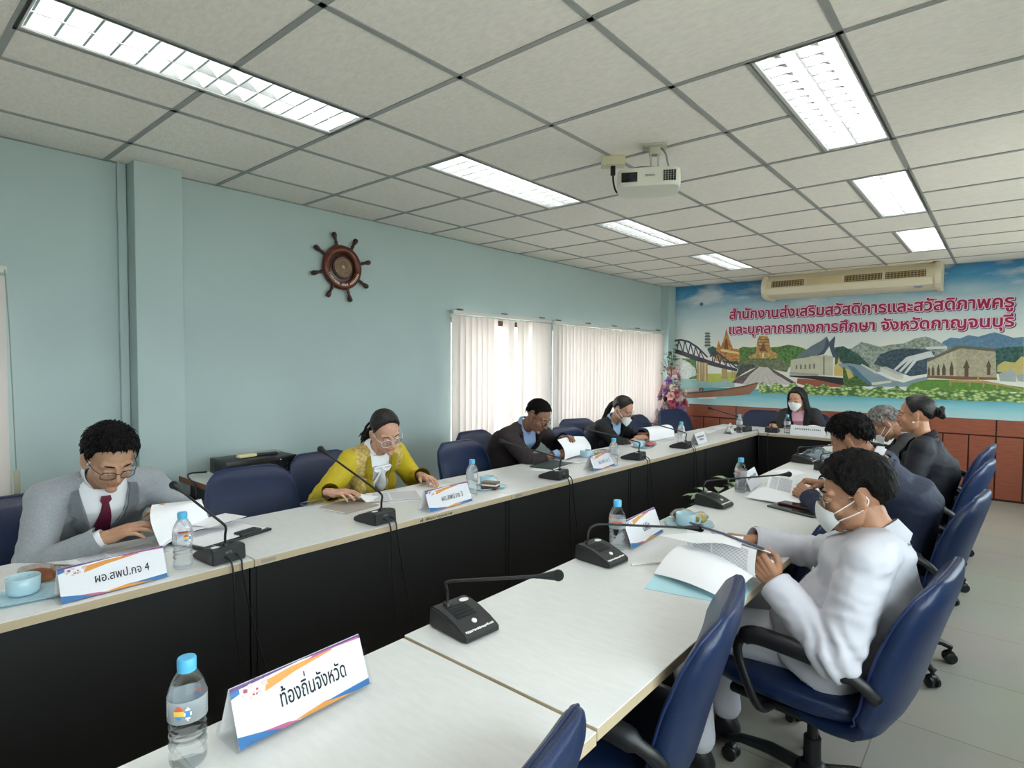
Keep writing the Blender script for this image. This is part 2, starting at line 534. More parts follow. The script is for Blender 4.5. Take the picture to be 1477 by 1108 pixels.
LBL = ['recessed twin-tube louvre light nearest the camera, above the man in grey', 'louvre light with one dark trough, left of the projector',
       'small bright louvre light behind the projector, third in the left row', 'farthest louvre light of the left row, near the mural corner',
       'largest bright louvre light on the right side, right of the projector', 'middle bright louvre light of the right row',
       'farthest louvre light of the right row, just in front of the air conditioner',
       'louvre light overhead on the right, behind the camera view', 'louvre light at the back of the room on the right', 'louvre light at the back of the room on the left']
for i, f in enumerate(FIX):
    c = ((f[0] + f[1]) / 2, (f[2] + f[3]) / 2, ZC)
    o = light0 if i == 0 else dup(light0, c)
    o.location = c; o['label'] = LBL[i]; o['group'] = 'recessed ceiling lights'
# ------------------------------------------------------------------ conference tables
M_top = mat('table_laminate', (216, 216, 213), 0.3, noise_amt=0.03, noise_scale=18, stretch=(1, 4, 1))
M_edge = mat('table_edge_band', (186, 168, 138), 0.45)
M_panel = mat('table_panel', (17, 16, 15), 0.55)
def make_table(label, x, y, rz, length, depth=0.59, group='white conference tables', drop=0.0, sticker=None):
    t = thing('conference_table', label, 'table', (x, y, 0), rz, group)
    h = TT - drop; th = 0.028
    bm = B(); box(bm, (0, 0, h - th / 2), (depth, length - 0.003, th), bevel=0.0012, seg=1)
    for f in bm.faces:
        if abs(f.normal.z) < 0.5: f.material_index = 1
    obj('tabletop', bm, [M_top, M_edge], t, smooth=False)
    bm = B(); box(bm, (depth / 2 - 0.045, 0, (h - th + 0.05) / 2), (0.018, length - 0.05, h - th - 0.052)); obj('modesty_panel', bm, M_panel, t, smooth=False)
    for s in (-1, 1):
        bm = B(); box(bm, (depth / 2 - 0.125, s * (length / 2 - 0.014), (h - th) / 2), (0.17, 0.022, h - th - 0.002)); obj('side_panel', bm, M_panel, t, smooth=False)
    if sticker is not None:
        bm = B(); box(bm, (depth / 2 + 0.0008, sticker, h - 0.014), (0.0016, 0.055, 0.012)); obj('label_sticker', bm, mat('sticker_grey', (150, 145, 132), 0.5), t, smooth=False)
    return t
LX = lambda y: 1.385 + 0.02 * y           # front edge of the left row, which stands very slightly askew
LA = -math.atan(0.02)
def lrow(y0, y1, label, sticker=None):
    ym = (y0 + y1) / 2
    return make_table(label, LX(ym) - 0.295, ym, LA, y1 - y0, sticker=sticker)
lrow(-1.44, -0.03, 'white table at the left edge where the man in the grey suit sits')
lt2 = lrow(-0.03, 1.385, 'white table where the woman in yellow sits, lettered along its front edge', sticker=-0.655)
lrow(1.385, 2.71, 'white table where the man in the dark suit turns pages', sticker=-0.6)
lrow(2.71, 4.03, 'white table where the masked woman in a black jacket sits')
lrow(4.03, 5.86, 'white corner table at the far left end, with two empty chairs behind')
make_table('white head table under the mural where the masked woman with long hair sits', 2.2, 5.565, -PI / 2, 1.42)
def rrow(y0, y1, label, drop=0.0):
    return make_table(label, 2.56, (y0 + y1) / 2, PI, y1 - y0, 0.6, drop=drop)
rrow(-2.0, -0.62, 'white table end at the bottom edge under the nearest water bottle', drop=0.006)
rrow(-0.62, -0.055, 'short white table in the foreground carrying the large name sign', drop=0.006)
rrow(-0.055, 1.43, 'white table in the foreground where the man in the white jacket reads')
rrow(1.43, 2.9, 'white table in the right row where the man in the navy suit reads')
rrow(2.9, 4.25, 'white table in the right row below the grey-haired man')
rrow(4.25, 5.25, 'last white table of the right row, joining the head table')
# dark lettering along the front edge of the second left table
bm = B(); letters(bm, 'ฝ. พัฒนาคุณภาพ', (0.2954, 0.07, TT - 0.021), (0, 1, 0), (0, 0, 1), 0.016, stroke=0.03, width=0.2)
obj('edge_lettering', bm, mat('ink_dark', (52, 44, 34), 0.6), lt2, smooth=False)

# ------------------------------------------------------------------ chairs
M_blue = mat('blue_leatherette', (18, 35, 68), 0.38, noise_amt=0.1, noise_scale=9, bump=0.12, bump_scale=220)
M_pipe = mat('blue_piping', (26, 42, 82), 0.45)
def make_chair(low_detail=False):
    t = thing('office_chair', 'x', 'chair', (0, 0, 0))
    # one-piece padded shell: rises from under the seat, round the rear and up the reclined back
    cy = [(0.02, 0.395), (-0.10, 0.39), (-0.185, 0.415), (-0.235, 0.475), (-0.258, 0.56), (-0.285, 0.66), (-0.318, 0.76), (-0.345, 0.83), (-0.362, 0.872)]
    wd = [0.19, 0.215, 0.232, 0.242, 0.247, 0.247, 0.238, 0.215, 0.165]
    th = [0.02, 0.03, 0.038, 0.042, 0.044, 0.044, 0.04, 0.032, 0.018]
    P = crom([(0, a, b) for a, b in cy], 4); n = len(P)
    ip = lambda arr, s: arr[min(int(s), len(arr) - 2)] * (1 - (s - min(int(s), len(arr) - 2))) + arr[min(int(s), len(arr) - 2) + 1] * (s - min(int(s), len(arr) - 2))
    rings = []; edge = {-1: [], 1: []}; top = []
    for i, p in enumerate(P):
        s = i / 4; T = (P[min(i + 1, n - 1)] - P[max(i - 1, 0)]).normalized(); N = Vector((1, 0, 0)).cross(T)
        w, h = ip(wd, s), ip(th, s)
        # side edges wrap forward a little
        ring = supring(p, (1, 0, 0), N, w, h, 3.2, 36)
        front = N if N.y > 0 else -N
        ring = [q + Vector((0, 1, 0)) * (0.035 * (abs(q.x) / 0.25) ** 3 if s > 2.5 else 0.01 * (abs(q.x) / 0.25) ** 3) for q in ring]
        rings.append(ring)
        if s > 2.0:
            for sg in (-1, 1):
                edge[sg].append(Vector((sg * w * 0.985, p.y + (0.035 if s > 2.5 else 0.02) * (w / 0.25) ** 3, p.z)) + front * h * 0.35)
    # round the top edge over
    p = P[-1]; T = (P[-1] - P[-2]).normalized(); N = Vector((1, 0, 0)).cross(T)
    for f, up in ((0.7, 0.010), (0.35, 0.015)):
        rings.append([q + Vector((0, 1, 0)) * (0.035 * (abs(q.x) / 0.25) ** 3) for q in supring(p + T * up, (1, 0, 0), N, wd[-1] * (0.72 + f * 0.28), th[-1] * f, 3.0, 36)])
    bm = B(); loft(bm, rings); back = obj('backrest', bm, M_blue, t, angle=180)
    bm = B(); path = edge[-1] + [Vector((x, p.y + 0.012 + 0.03 * (abs(x) / 0.25) ** 3, p.z + 0.010)) for x in (-0.12, -0.06, 0, 0.06, 0.12)] + edge[1][::-1]
    tube(bm, crom(path, 2), 0.0042, 6); obj('piping', bm, M_pipe, back, angle=180)
    # seat cushion
    sy = [-0.21, -0.17, -0.08, 0.04, 0.16, 0.225, 0.255]
    sw = [0.18, 0.215, 0.232, 0.238, 0.232, 0.21, 0.16]
    sz = [0.455, 0.452, 0.447, 0.447, 0.447, 0.437, 0.42]
    sh = [0.02, 0.038, 0.046, 0.048, 0.046, 0.036, 0.012]
    bm = B(); loft(bm, [supring((0, a, z), (1, 0, 0), (0, 0, 1), w, h, 3.4, 32) for a, w, z, h in zip(sy, sw, sz, sh)])
    bmesh.ops.subdivide_edges(bm, edges=[], cuts=1)
    obj('seat', bm, M_blue, t, angle=180)
    bm = B(); box(bm, (0, 0.01, 0.385), (0.40, 0.38, 0.03), bevel=0.012); box(bm, (0, 0.0, 0.345), (0.16, 0.22, 0.05), bevel=0.01)
    tube(bm, [(0.08, 0.02, 0.35), (0.24, 0.02, 0.352)], 0.006, 6)
    obj('mechanism', bm, M_black, t)
    for s in (-1, 1):
        bm = B()
        pts = crom([(s * 0.20, 0.06, 0.385), (s * 0.265, 0.07, 0.40), (s * 0.283, 0.10, 0.47), (s * 0.283, 0.135, 0.57), (s * 0.283, 0.10, 0.625), (s * 0.283, 0.0, 0.632), (s * 0.28, -0.12, 0.622), (s * 0.272, -0.205, 0.59), (s * 0.25, -0.245, 0.545)], 5)
        n = len(pts); tube(bm, pts, [0.014 + (0.008 if 18 < i < 34 else 0) for i in range(n)], 10, flat=(1.25, 0.8))
        obj('armrest', bm, M_black, t, angle=180)
    bm = B(); lathe(bm, [(0.027, 0.10), (0.027, 0.22), (0.017, 0.22), (0.017, 0.34)], 16); obj('gas_lift', bm, M_black, t)
    bm = B(); lathe(bm, [(0.03, 0.075), (0.045, 0.085), (0.045, 0.125), (0.03, 0.135)], 16)
    for k in range(5):
        a = 2 * PI * k / 5 + 0.3; d = Vector((math.cos(a), math.sin(a), 0))
        tube(bm, [d * 0.03 + Vector((0, 0, 0.105)), d * 0.14 + Vector((0, 0, 0.112)), d * 0.24 + Vector((0, 0, 0.098)), d * 0.285 + Vector((0, 0, 0.078))], [0.026, 0.024, 0.019, 0.016], 8, flat=(1.1, 0.8))
    base = obj('star_base', bm, M_black, t, angle=60)
    for k in range(5):
        a = 2 * PI * k / 5 + 0.3; d = Vector((math.cos(a), math.sin(a), 0)); q = Vector((-d.y, d.x, 0)); bm = B()
        c = d * 0.28 + Vector((0, 0, 0.0275))
        tube(bm, [c + Vector((0, 0, 0.02)), c + Vector((0, 0, 0.052))], 0.009, 8)
        for s in (-1, 1):
            tube(bm, [c + q * s * 0.006, c + q * s * 0.010, c + q * s * 0.022, c + q * s * 0.026], [0.021, 0.0272, 0.0272, 0.021], 14)
        tube(bm, [c + q * -0.012 + Vector((0, 0, 0.012)), c + q * 0.012 + Vector((0, 0, 0.012))], 0.022, 10)
        obj('caster', bm, M_black, base, angle=50)
    return t
chair0 = make_chair()
_chair_used = [False]
def chair(x, y, rz, label, group='blue office chairs', z=0):
    if not _chair_used[0]:
        _chair_used[0] = True; c = chair0; c.location = (x, y, 0); c.rotation_euler = (0, 0, rz); c['label'] = label; c['group'] = group
        return c
    return dup(chair0, (x, y, 0), rz, label, group)
FX = -PI / 2      # local +Y turned to face +X (people on the left); +PI/2 faces -X; PI faces -Y
chair(0.60, -0.48, FX + 0.05, 'blue chair under the man in the grey suit, at the left edge')
chair(0.66, 0.42, FX - 0.06, 'empty blue chair in front of the amplifier table')
chair(0.48, 0.99, FX, 'blue chair under the woman in the yellow jacket')
chair(0.76, 1.94, FX - 0.02, 'empty blue chair right of the woman in yellow, beside the cup with cake')
chair(0.40, 2.48, FX + 0.04, 'blue chair under the man in the dark suit by the blinds')
chair(0.78, 3.25, FX - 0.05, 'empty blue chair between the dark-suited man and the masked woman in black')
chair(0.42, 3.80, FX - 0.4, 'blue chair under the masked woman in the black jacket')
chair(0.70, 4.75, FX + 0.02, 'empty blue chair just right of the masked woman in black, low behind her papers')
chair(0.60, 5.62, FX - 0.45, 'empty blue chair in front of the flower stand')
chair(1.17, 6.10, PI - 0.05, 'empty blue chair below the boat on the mural')
chair(1.78, 6.0, PI + 0.12, 'blue chair under the woman with long hair at the head table')
chair(2.60, -0.425, PI / 2 + 0.18, 'empty blue chair nearest the camera, cut by the bottom edge')
chair(2.60, 0.37, PI / 2 + 0.22, 'empty blue chair pushed in beside the man in the white jacket')
chair(3.0, 1.075, PI / 2 - 0.1, 'blue chair under the man in the white jacket')
chair(2.62, 1.68, PI / 2 - 0.05, 'empty blue chair tucked under the table between the white jacket and the navy suit')
chair(3.04, 2.38, PI / 2 - 0.12, 'blue chair under the man in the navy suit, its back standing clear')
chair(3.045, 3.55, PI / 2 - 0.1, 'blue chair under the woman with tied-up hair')
chair(3.04, 4.45, PI / 2 - 0.08, 'blue chair under the grey-haired man, farthest of the right row')

# ------------------------------------------------------------------ conference microphones
M_mic = mat('microphone_body', (38, 39, 40), 0.5)
M_micg = mat('microphone_grille', (20, 20, 21), 0.7, bump=0.6, bump_scale=900)
M_ink = mat('ink', (28, 28, 30), 0.6)
M_wink = mat('white_marking', (225, 225, 220), 0.5)
def make_mic(label, x, y, rz, tip, knee=None, cables=None, top=TT, rear_mark=True, root=(0.022, -0.045)):
    """desk microphone; local +Y points to the speaker, the cables leave at -Y; tip is the capsule in the room"""
    t = thing('desk_microphone', label, 'microphone', (x, y, top), rz, 'gooseneck conference microphones')
    prof = [(-0.078, 0.004), (-0.074, 0.052), (-0.066, 0.058), (-0.035, 0.057), (0.0, 0.050), (0.04, 0.036), (0.07, 0.022), (0.078, 0.016), (0.078, 0.004), (0.06, 0.001), (-0.06, 0.001)]
    bm = B(); prism(bm, prof, -0.061, 0.061, axes=((0, 1, 0), (0, 0, 1), (1, 0, 0)))
    bmesh.ops.recalc_face_normals(bm, faces=bm.faces)
    bmesh.ops.bevel(bm, geom=[e for e in bm.edges if abs((e.verts[0].co - e.verts[1].co).x) < 1e-6], offset=0.004, segments=2, affect='EDGES')
    obj('base', bm, M_mic, t, angle=35)
    sl = lambda yy: 0.058 if yy < -0.04 else (0.057 - (yy + 0.035) * 0.2 if yy < 0 else 0.050 - yy * 0.35 if yy < 0.04 else 0.036 - (yy - 0.04) * 0.47)
    bm = B()          # speaker grille recess
    for k in range(5):
        yy = -0.028 + k * 0.011; box(bm, (0.006, yy, sl(yy) + 0.0006), (0.066, 0.007, 0.0016), rot=Matrix.Rotation(-0.25, 3, 'X'))
    obj('speaker_grille', bm, M_micg, t, smooth=False)
    bm = B(); yy = 0.042; lathe(bm, [(0.0075, 0), (0.0075, 0.003), (0.006, 0.004)], 14, Matrix.Translation((0.0, yy, sl(yy))) @ Matrix.Rotation(-0.38, 4, 'X')); obj('talk_button', bm, M_wink, t)
    bm = B(); lathe(bm, [(0.012, 0), (0.012, 0.0012)], 18, Matrix.Translation((-0.035, -0.042, 0.0575)) @ Matrix.Diagonal((1.25, 0.9, 1, 1))); obj('round_sticker', bm, M_wink, t)
    bm = B(); rr = random.Random(3)
    for k in range(17):
        xx = -0.046 + k * 0.0058; yy = 0.066 + (rr.random() - 0.5) * 0.002
        box(bm, (xx, yy, sl(yy) + 0.0012), (0.0042, 0.004 + 0.003 * rr.random(), 0.001), rot=Matrix.Rotation(-0.42, 3, 'X'))
    obj('front_marking', bm, M_wink, t, smooth=False)
    if rear_mark:
        bm = B(); letters(bm, 'NTS', (-0.014, -0.0783, 0.036), (1, 0, 0), (0, 0, 1), 0.013, stroke=0.03); obj('rear_mark', bm, mat('grey_print', (120, 122, 124), 0.5), t, smooth=False)
    inv = (Matrix.Translation((x, y, top)) @ Matrix.Rotation(rz, 4, 'Z')).inverted()
    tp = inv @ Vector(tip); r0 = Vector((root[0], root[1], 0.056))
    kn = (inv @ Vector(knee)) if knee else r0 + Vector((0, -0.005, 0.075))
    d = (tp - kn).normalized()
    path = [r0] + bez(r0 + Vector((0, 0, 0.03)), r0 + Vector((0, 0, 0.07)) * 0.9, kn - d * 0.02, kn + d * 0.03, 8) + [kn + d * ((tp - kn).length * q) for q in (0.4, 0.7, 0.9)] + [tp - d * 0.05]
    bm = B(); lathe(bm, [(0.013, 0), (0.012, 0.01), (0.008, 0.013)], 14, Matrix.Translation(r0 - Vector((0, 0, 0.001))))
    tube(bm, path, 0.0046, 8); obj('gooseneck', bm, M_black, t, angle=60)
    X, Y, Z = frame_of(d); M = Matrix(((X.x, Y.x, Z.x, tp.x), (X.y, Y.y, Z.y, tp.y), (X.z, Y.z, Z.z, tp.z), (0, 0, 0, 1)))
    bm = B(); lathe(bm, [(0.005, -0.062), (0.006, -0.05), (0.0115, -0.018), (0.0125, -0.012), (0.0128, -0.008)], 16, M); cp = obj('capsule_holder', bm, M_black, t)
    bm = B(); lathe(bm, [(0.0128, -0.009), (0.0148, -0.004), (0.0152, 0.003), (0.012, 0.010), (0.006, 0.014), (0.001, 0.015)], 16, M); obj('foam_head', bm, M_micg, cp, angle=180)
    for k, c in enumerate(cables or []):
        pts = [inv @ Vector(p) for p in c]; pts[0] = Vector((0.012 - 0.02 * k, -0.072, 0.018))
        bm = B(); tube(bm, crom(pts, 6), 0.0033, 6); obj('cable', bm, M_black, t, angle=180)
    return t
def lcab(y, sway=0.0):
    out = []
    for k in (0, 1):
        f = LX(y) + 0.012; yy = y - 0.01 + 0.035 * k
        out.append([(1.3, yy, TT + .02), (f - 0.045, yy, TT + 0.028), (f - 0.005, yy + 0.004, TT + 0.012), (f + 0.008, yy + 0.006, TT - 0.05), (f + 0.006, yy + 0.012 + sway * k, 0.5), (f + 0.012, yy + 0.05 + sway * 2 * k, 0.25), (f + 0.03, yy + 0.12 + sway * 3 * k, 0.01)])
    return out
LM = [(-0.115, (1.05, -0.185, 0.990), 'microphone at the left edge between the water bottle and the black folder'),
      (0.565, (1.05, 0.440, 1.058), 'microphone in front of the woman in yellow'),
      (1.90, (1.08, 1.664, 0.977), 'microphone in front of the man in the dark suit, on the green folder'),
      (2.885, (1.06, 2.627, 0.972), 'microphone between the clear bottle and the blue cup of the masked woman'),
      (3.68, (1.08, 3.332, 1.002), 'microphone beside the masked woman in black, pointing at her mask')]
for y, tip, lb in LM:
    make_mic(lb, LX(y) - 0.105, y, PI / 2 + 0.05, tip, cables=lcab(y, 0.03), root=(0.0, -0.045))
make_mic('small microphone at the far left corner of the tables, near two name signs', 1.33, 5.28, PI / 2 - 0.3, (1.06, 5.05, 0.985), cables=[[(1.4, 5.3, .76), (1.46, 5.27, .76), (1.5, 5.25, .76), (1.515, 5.235, .6), (1.53, 5.2, .3)]], root=(0.0, -0.045))
make_mic('small microphone in front of the long-haired woman at the head table', 1.60, 5.40, PI * 0.0 + 0.1, (1.66, 5.68, 0.93), cables=[[(1.6, 5.3, .76), (1.6, 5.28, .76), (1.6, 5.255, .75), (1.6, 5.245, .6), (1.62, 5.235, .3)]], root=(0.0, -0.045))
RM = [(2.352, 0.078, -PI / 2 - 0.08, (2.575, 0.205, 0.906), (2.345, 0.020, 0.885), 'largest microphone, in the foreground left of the empty chairs', [(2.25, .07, .75), (2.235, .08, .73), (2.228, .09, .55), (2.228, .15, .3)]),
      (2.345, 0.795, -PI / 2 - 0.08, (2.60, 1.079, 0.847), (2.31, 0.835, 0.86), 'microphone beside the water bottle in front of the man in white', [(2.25, .80, .75), (2.235, .81, .73), (2.228, .84, .5), (2.228, .9, .2)]),
      (2.340, 1.885, -PI / 2 - 0.08, (2.575, 2.341, 0.865), (2.305, 1.905, 0.86), 'microphone left of the dark tablet of the man in navy', [(2.25, 1.88, .75), (2.235, 1.89, .73), (2.228, 1.9, .5), (2.228, 1.95, .2)]),
      (2.355, 3.59, -PI / 2 - 0.1, (2.60, 3.75, 0.88), (2.33, 3.62, 0.85), 'microphone on the right row just above the navy man\'s papers, beside a plastic bag', None),
      (2.56, 3.36, -PI / 2 - 0.15, (2.72, 3.72, 0.87), (2.53, 3.38, 0.85), 'microphone half hidden behind the dark-haired navy-suited man\'s face', None)]
for x, y, rz, tip, kn, lb, cab in RM:
    make_mic(lb, x, y, rz, tip, knee=kn, cables=[cab] if cab else None, rear_mark=False)
MUR = [
 ('hill_blue', [(2.901,1.717),(2.974,1.765),(3.06,1.753),(3.131,1.789),(3.214,1.769),(3.294,1.796),(3.351,1.813),(3.431,1.784),(3.509,1.75),(3.59,1.76),(3.595,1.575),(3.266,1.577),(2.905,1.578)]),
 ('hill_green', [(3.264,1.621),(3.367,1.638),(3.49,1.656),(3.593,1.662),(3.601,1.374),(3.272,1.368)]),
 ('rock', [(1.812,1.583),(1.947,1.65),(2.014,1.657),(2.107,1.731),(2.179,1.714),(2.237,1.693),(2.301,1.671),(2.418,1.694),(2.54,1.708),(2.644,1.761),(2.747,1.783),(2.825,1.75),(2.901,1.699),(2.952,1.663),(3.002,1.639),(2.906,1.516),(2.653,1.421),(2.245,1.366),(1.952,1.446)]),
 ('rock_dark', [(2.31,1.581),(2.42,1.629),(2.541,1.652),(2.751,1.638),(2.841,1.602),(2.806,1.516),(2.784,1.359),(2.616,1.324),(2.384,1.417),(2.243,1.465)]),
 ('tree_dark', [(1.826,1.668),(1.917,1.684),(2.082,1.582),(2.201,1.449),(2.233,1.317),(1.941,1.311),(1.832,1.446)]),
 ('tree', [(0.644,1.663),(0.699,1.691),(0.81,1.68),(0.918,1.688),(1.059,1.677),(1.163,1.685),(1.281,1.711),(1.381,1.691),(1.464,1.664),(1.529,1.619),(1.564,1.514),(1.47,1.408),(1.304,1.424),(1.168,1.44),(0.851,1.438),(0.649,1.436)]),
 ('tree', [(-0.298,1.53),(-0.085,1.53),(0.04,1.511),(0.065,1.233),(-0.059,1.23),(-0.103,1.329),(-0.297,1.428)]),
 ('tree_dark', [(0.199,1.668),(0.278,1.706),(0.436,1.627),(0.609,1.55),(0.667,1.436),(0.439,1.473),(0.241,1.589)]),
 ('mist', [(-0.293,1.49),(-0.191,1.53),(-0.063,1.47),(0.031,1.391),(0.054,1.292),(-0.101,1.229),(-0.289,1.224)]),
 ('river', [(-0.289,1.245),(0.065,1.223),(0.596,1.245),(0.599,1.131),(-0.286,1.081)]),
 ('meadow', [(0.206,1.315),(0.403,1.318),(0.444,1.203),(0.208,1.187)]),
 ('meadow', [(0.48,1.339),(0.632,1.341),(0.708,1.248),(0.502,1.205)]),
 ('pagoda_dark', [(0.16,1.882),(0.245,1.88),(0.232,1.9),(0.173,1.901)]),
 ('pagoda_light', [(0.171,1.882),(0.235,1.88),(0.235,1.857),(0.172,1.858)]),
 ('pagoda_dark', [(0.159,1.839),(0.249,1.837),(0.235,1.857),(0.172,1.858)]),
 ('pagoda_light', [(0.17,1.839),(0.237,1.837),(0.238,1.814),(0.171,1.815)]),
 ('pagoda_dark', [(0.157,1.796),(0.252,1.794),(0.237,1.814),(0.171,1.815)]),
 ('pagoda_light', [(0.169,1.796),(0.24,1.794),(0.24,1.771),(0.17,1.772)]),
 ('pagoda_dark', [(0.156,1.753),(0.255,1.751),(0.24,1.771),(0.17,1.772)]),
 ('pagoda_light', [(0.168,1.753),(0.243,1.751),(0.243,1.728),(0.169,1.729)]),
 ('pagoda_dark', [(0.154,1.71),(0.258,1.708),(0.242,1.728),(0.169,1.729)]),
 ('pagoda_light', [(0.167,1.709),(0.245,1.708),(0.246,1.685),(0.168,1.686)]),
 ('temple', [(0.468,1.952),(0.482,1.904),(0.509,1.817),(0.539,1.741),(0.569,1.664),(0.635,1.663),(0.664,1.588),(0.666,1.493),(0.331,1.492),(0.33,1.589),(0.338,1.666),(0.396,1.695),(0.424,1.762),(0.451,1.857)]),
 ('temple_dark', [(0.456,1.799),(0.486,1.799),(0.504,1.665),(0.443,1.665)]),
 ('temple', [(0.365,1.792),(0.38,1.734),(0.406,1.675),(0.407,1.627),(0.335,1.628),(0.334,1.676),(0.352,1.734)]),
 ('temple_light', [(0.396,1.666),(0.645,1.616),(0.655,1.588),(0.397,1.631)]),
 ('temple2', [(0.914,1.836),(1.021,1.833),(1.043,1.778),(1.055,1.696),(1.086,1.622),(1.147,1.595),(1.157,1.531),(0.776,1.531),(0.785,1.568),(0.875,1.605),(0.882,1.698),(0.894,1.781)]),
 ('temple_dark', [(0.966,1.752),(1.016,1.623),(0.919,1.624)]),
 ('temple_light', [(0.955,1.605),(0.983,1.605),(0.985,1.54),(0.956,1.54)]),
 ('temple_dark', [(0.894,1.794),(1.043,1.791),(1.043,1.782),(0.894,1.785)]),
 ('temple_dark', [(0.895,1.75),(1.044,1.747),(1.044,1.738),(0.895,1.74)]),
 ('temple_dark', [(0.896,1.705),(1.044,1.703),(1.045,1.694),(0.896,1.696)]),
 ('village', [(0.703,1.512),(0.849,1.522),(1.234,1.513),(1.304,1.424),(1.272,1.351),(1.1,1.385),(0.959,1.411),(0.87,1.401),(0.669,1.342),(0.612,1.417)]),
 ('village_dark', [(0.667,1.436),(0.851,1.456),(0.869,1.419),(0.707,1.323),(0.596,1.245)]),
 ('bridge', [(-0.321,1.805),(-0.196,1.817),(-0.069,1.786),(0.056,1.709),(0.16,1.613),(0.221,1.55),(0.201,1.54),(0.14,1.598),(0.04,1.685),(-0.079,1.759),(-0.196,1.789),(-0.32,1.775)]),
 ('bridge', [(-0.318,1.683),(-0.172,1.641),(0.038,1.57),(0.242,1.501),(0.459,1.435),(0.631,1.389),(0.632,1.351),(0.441,1.386),(0.244,1.433),(0.019,1.501),(-0.192,1.581),(-0.317,1.616)]),
 ('bridge', [(0.237,1.56),(0.289,1.638),(0.338,1.637),(0.437,1.56),(0.554,1.474),(0.631,1.408),(0.616,1.394),(0.535,1.462),(0.428,1.535),(0.335,1.608),(0.3,1.608),(0.261,1.546)]),
 ('bridge', [(-0.307,1.791),(-0.29,1.791),(-0.288,1.652),(-0.305,1.653)]),
 ('bridge', [(-0.236,1.802),(-0.219,1.801),(-0.248,1.632),(-0.266,1.632)]),
 ('bridge', [(-0.236,1.802),(-0.219,1.801),(-0.152,1.621),(-0.169,1.621)]),
 ('bridge', [(-0.141,1.792),(-0.124,1.791),(-0.152,1.615),(-0.169,1.615)]),
 ('bridge', [(-0.141,1.792),(-0.124,1.791),(-0.068,1.59),(-0.084,1.591)]),
 ('bridge', [(-0.056,1.75),(-0.039,1.75),(-0.068,1.59),(-0.084,1.591)]),
 ('bridge', [(-0.056,1.75),(-0.039,1.75),(0.016,1.56),(-0.001,1.56)]),
 ('bridge', [(0.018,1.699),(0.034,1.699),(0.016,1.56),(-0.001,1.56)]),
 ('bridge', [(0.018,1.699),(0.034,1.699),(0.098,1.54),(0.082,1.54)]),
 ('bridge', [(0.09,1.639),(0.107,1.639),(0.098,1.54),(0.082,1.54)]),
 ('bridge', [(0.09,1.639),(0.107,1.639),(0.17,1.517),(0.154,1.517)]),
 ('bridge', [(0.282,1.618),(0.298,1.618),(0.29,1.482),(0.274,1.482)]),
 ('bridge', [(0.331,1.612),(0.347,1.612),(0.31,1.476),(0.294,1.476)]),
 ('bridge', [(0.331,1.612),(0.347,1.612),(0.399,1.453),(0.383,1.453)]),
 ('bridge', [(0.4,1.565),(0.416,1.565),(0.399,1.453),(0.383,1.453)]),
 ('bridge', [(0.4,1.565),(0.416,1.565),(0.486,1.425),(0.471,1.425)]),
 ('bridge', [(0.479,1.502),(0.494,1.502),(0.486,1.425),(0.471,1.425)]),
 ('bridge', [(0.479,1.502),(0.494,1.502),(0.563,1.407),(0.548,1.407)]),
 ('pier', [(0.056,1.491),(0.126,1.479),(0.137,1.205),(0.055,1.203)]),
 ('pier', [(0.138,1.475),(0.211,1.464),(0.222,1.203),(0.137,1.201)]),
 ('pier', [(0.417,1.396),(0.46,1.385),(0.469,1.242),(0.414,1.241)]),
 ('pier', [(0.464,1.387),(0.491,1.375),(0.499,1.243),(0.461,1.242)]),
 ('pier', [(0.556,1.369),(0.575,1.357),(0.583,1.264),(0.552,1.263)]),
 ('pier', [(0.594,1.36),(0.609,1.348),(0.617,1.269),(0.59,1.268)]),
 ('pier_light', [(0.081,1.481),(0.102,1.477),(0.107,1.204),(0.086,1.204)]),
 ('pier_light', [(0.167,1.468),(0.187,1.464),(0.192,1.206),(0.172,1.206)]),
 ('path', [(0.923,1.42),(1.03,1.412),(1.188,1.314),(1.359,1.192),(0.71,1.172),(0.781,1.287)]),
 ('path_line', [(0.963,1.411),(0.964,1.411),(0.765,1.174),(0.758,1.174)]),
 ('path_line', [(0.968,1.411),(0.97,1.411),(0.871,1.177),(0.864,1.177)]),
 ('path_line', [(0.973,1.411),(0.975,1.411),(0.975,1.18),(0.968,1.18)]),
 ('path_line', [(0.979,1.411),(0.98,1.411),(1.077,1.183),(1.07,1.183)]),
 ('path_line', [(0.984,1.411),(0.986,1.411),(1.177,1.186),(1.17,1.186)]),
 ('path_line', [(0.989,1.411),(0.991,1.411),(1.275,1.189),(1.269,1.189)]),
 ('rail', [(0.888,1.41),(0.923,1.42),(0.799,1.306),(0.71,1.182),(0.559,1.197),(0.634,1.265),(0.78,1.343)]),
 ('rail', [(1.038,1.412),(1.135,1.367),(1.256,1.297),(1.392,1.211),(1.359,1.188),(1.24,1.261),(1.119,1.331)]),
 ('hall_wall', [(1.319,1.513),(1.611,1.566),(1.72,1.575),(1.806,1.557),(1.812,1.317),(1.314,1.325)]),
 ('hall_win', [(1.378,1.442),(1.398,1.444),(1.399,1.393),(1.38,1.392)]),
 ('hall_win', [(1.431,1.448),(1.451,1.45),(1.452,1.395),(1.432,1.395)]),
 ('hall_win', [(1.483,1.454),(1.503,1.456),(1.504,1.397),(1.484,1.397)]),
 ('hall_win', [(1.535,1.459),(1.554,1.461),(1.555,1.4),(1.536,1.4)]),
 ('hall_win', [(1.586,1.465),(1.605,1.467),(1.606,1.402),(1.587,1.402)]),
 ('hall_base', [(1.306,1.352),(1.648,1.34),(1.648,1.314),(1.306,1.32)]),
 ('hall_col', [(1.697,1.557),(1.713,1.557),(1.719,1.324),(1.703,1.323)]),
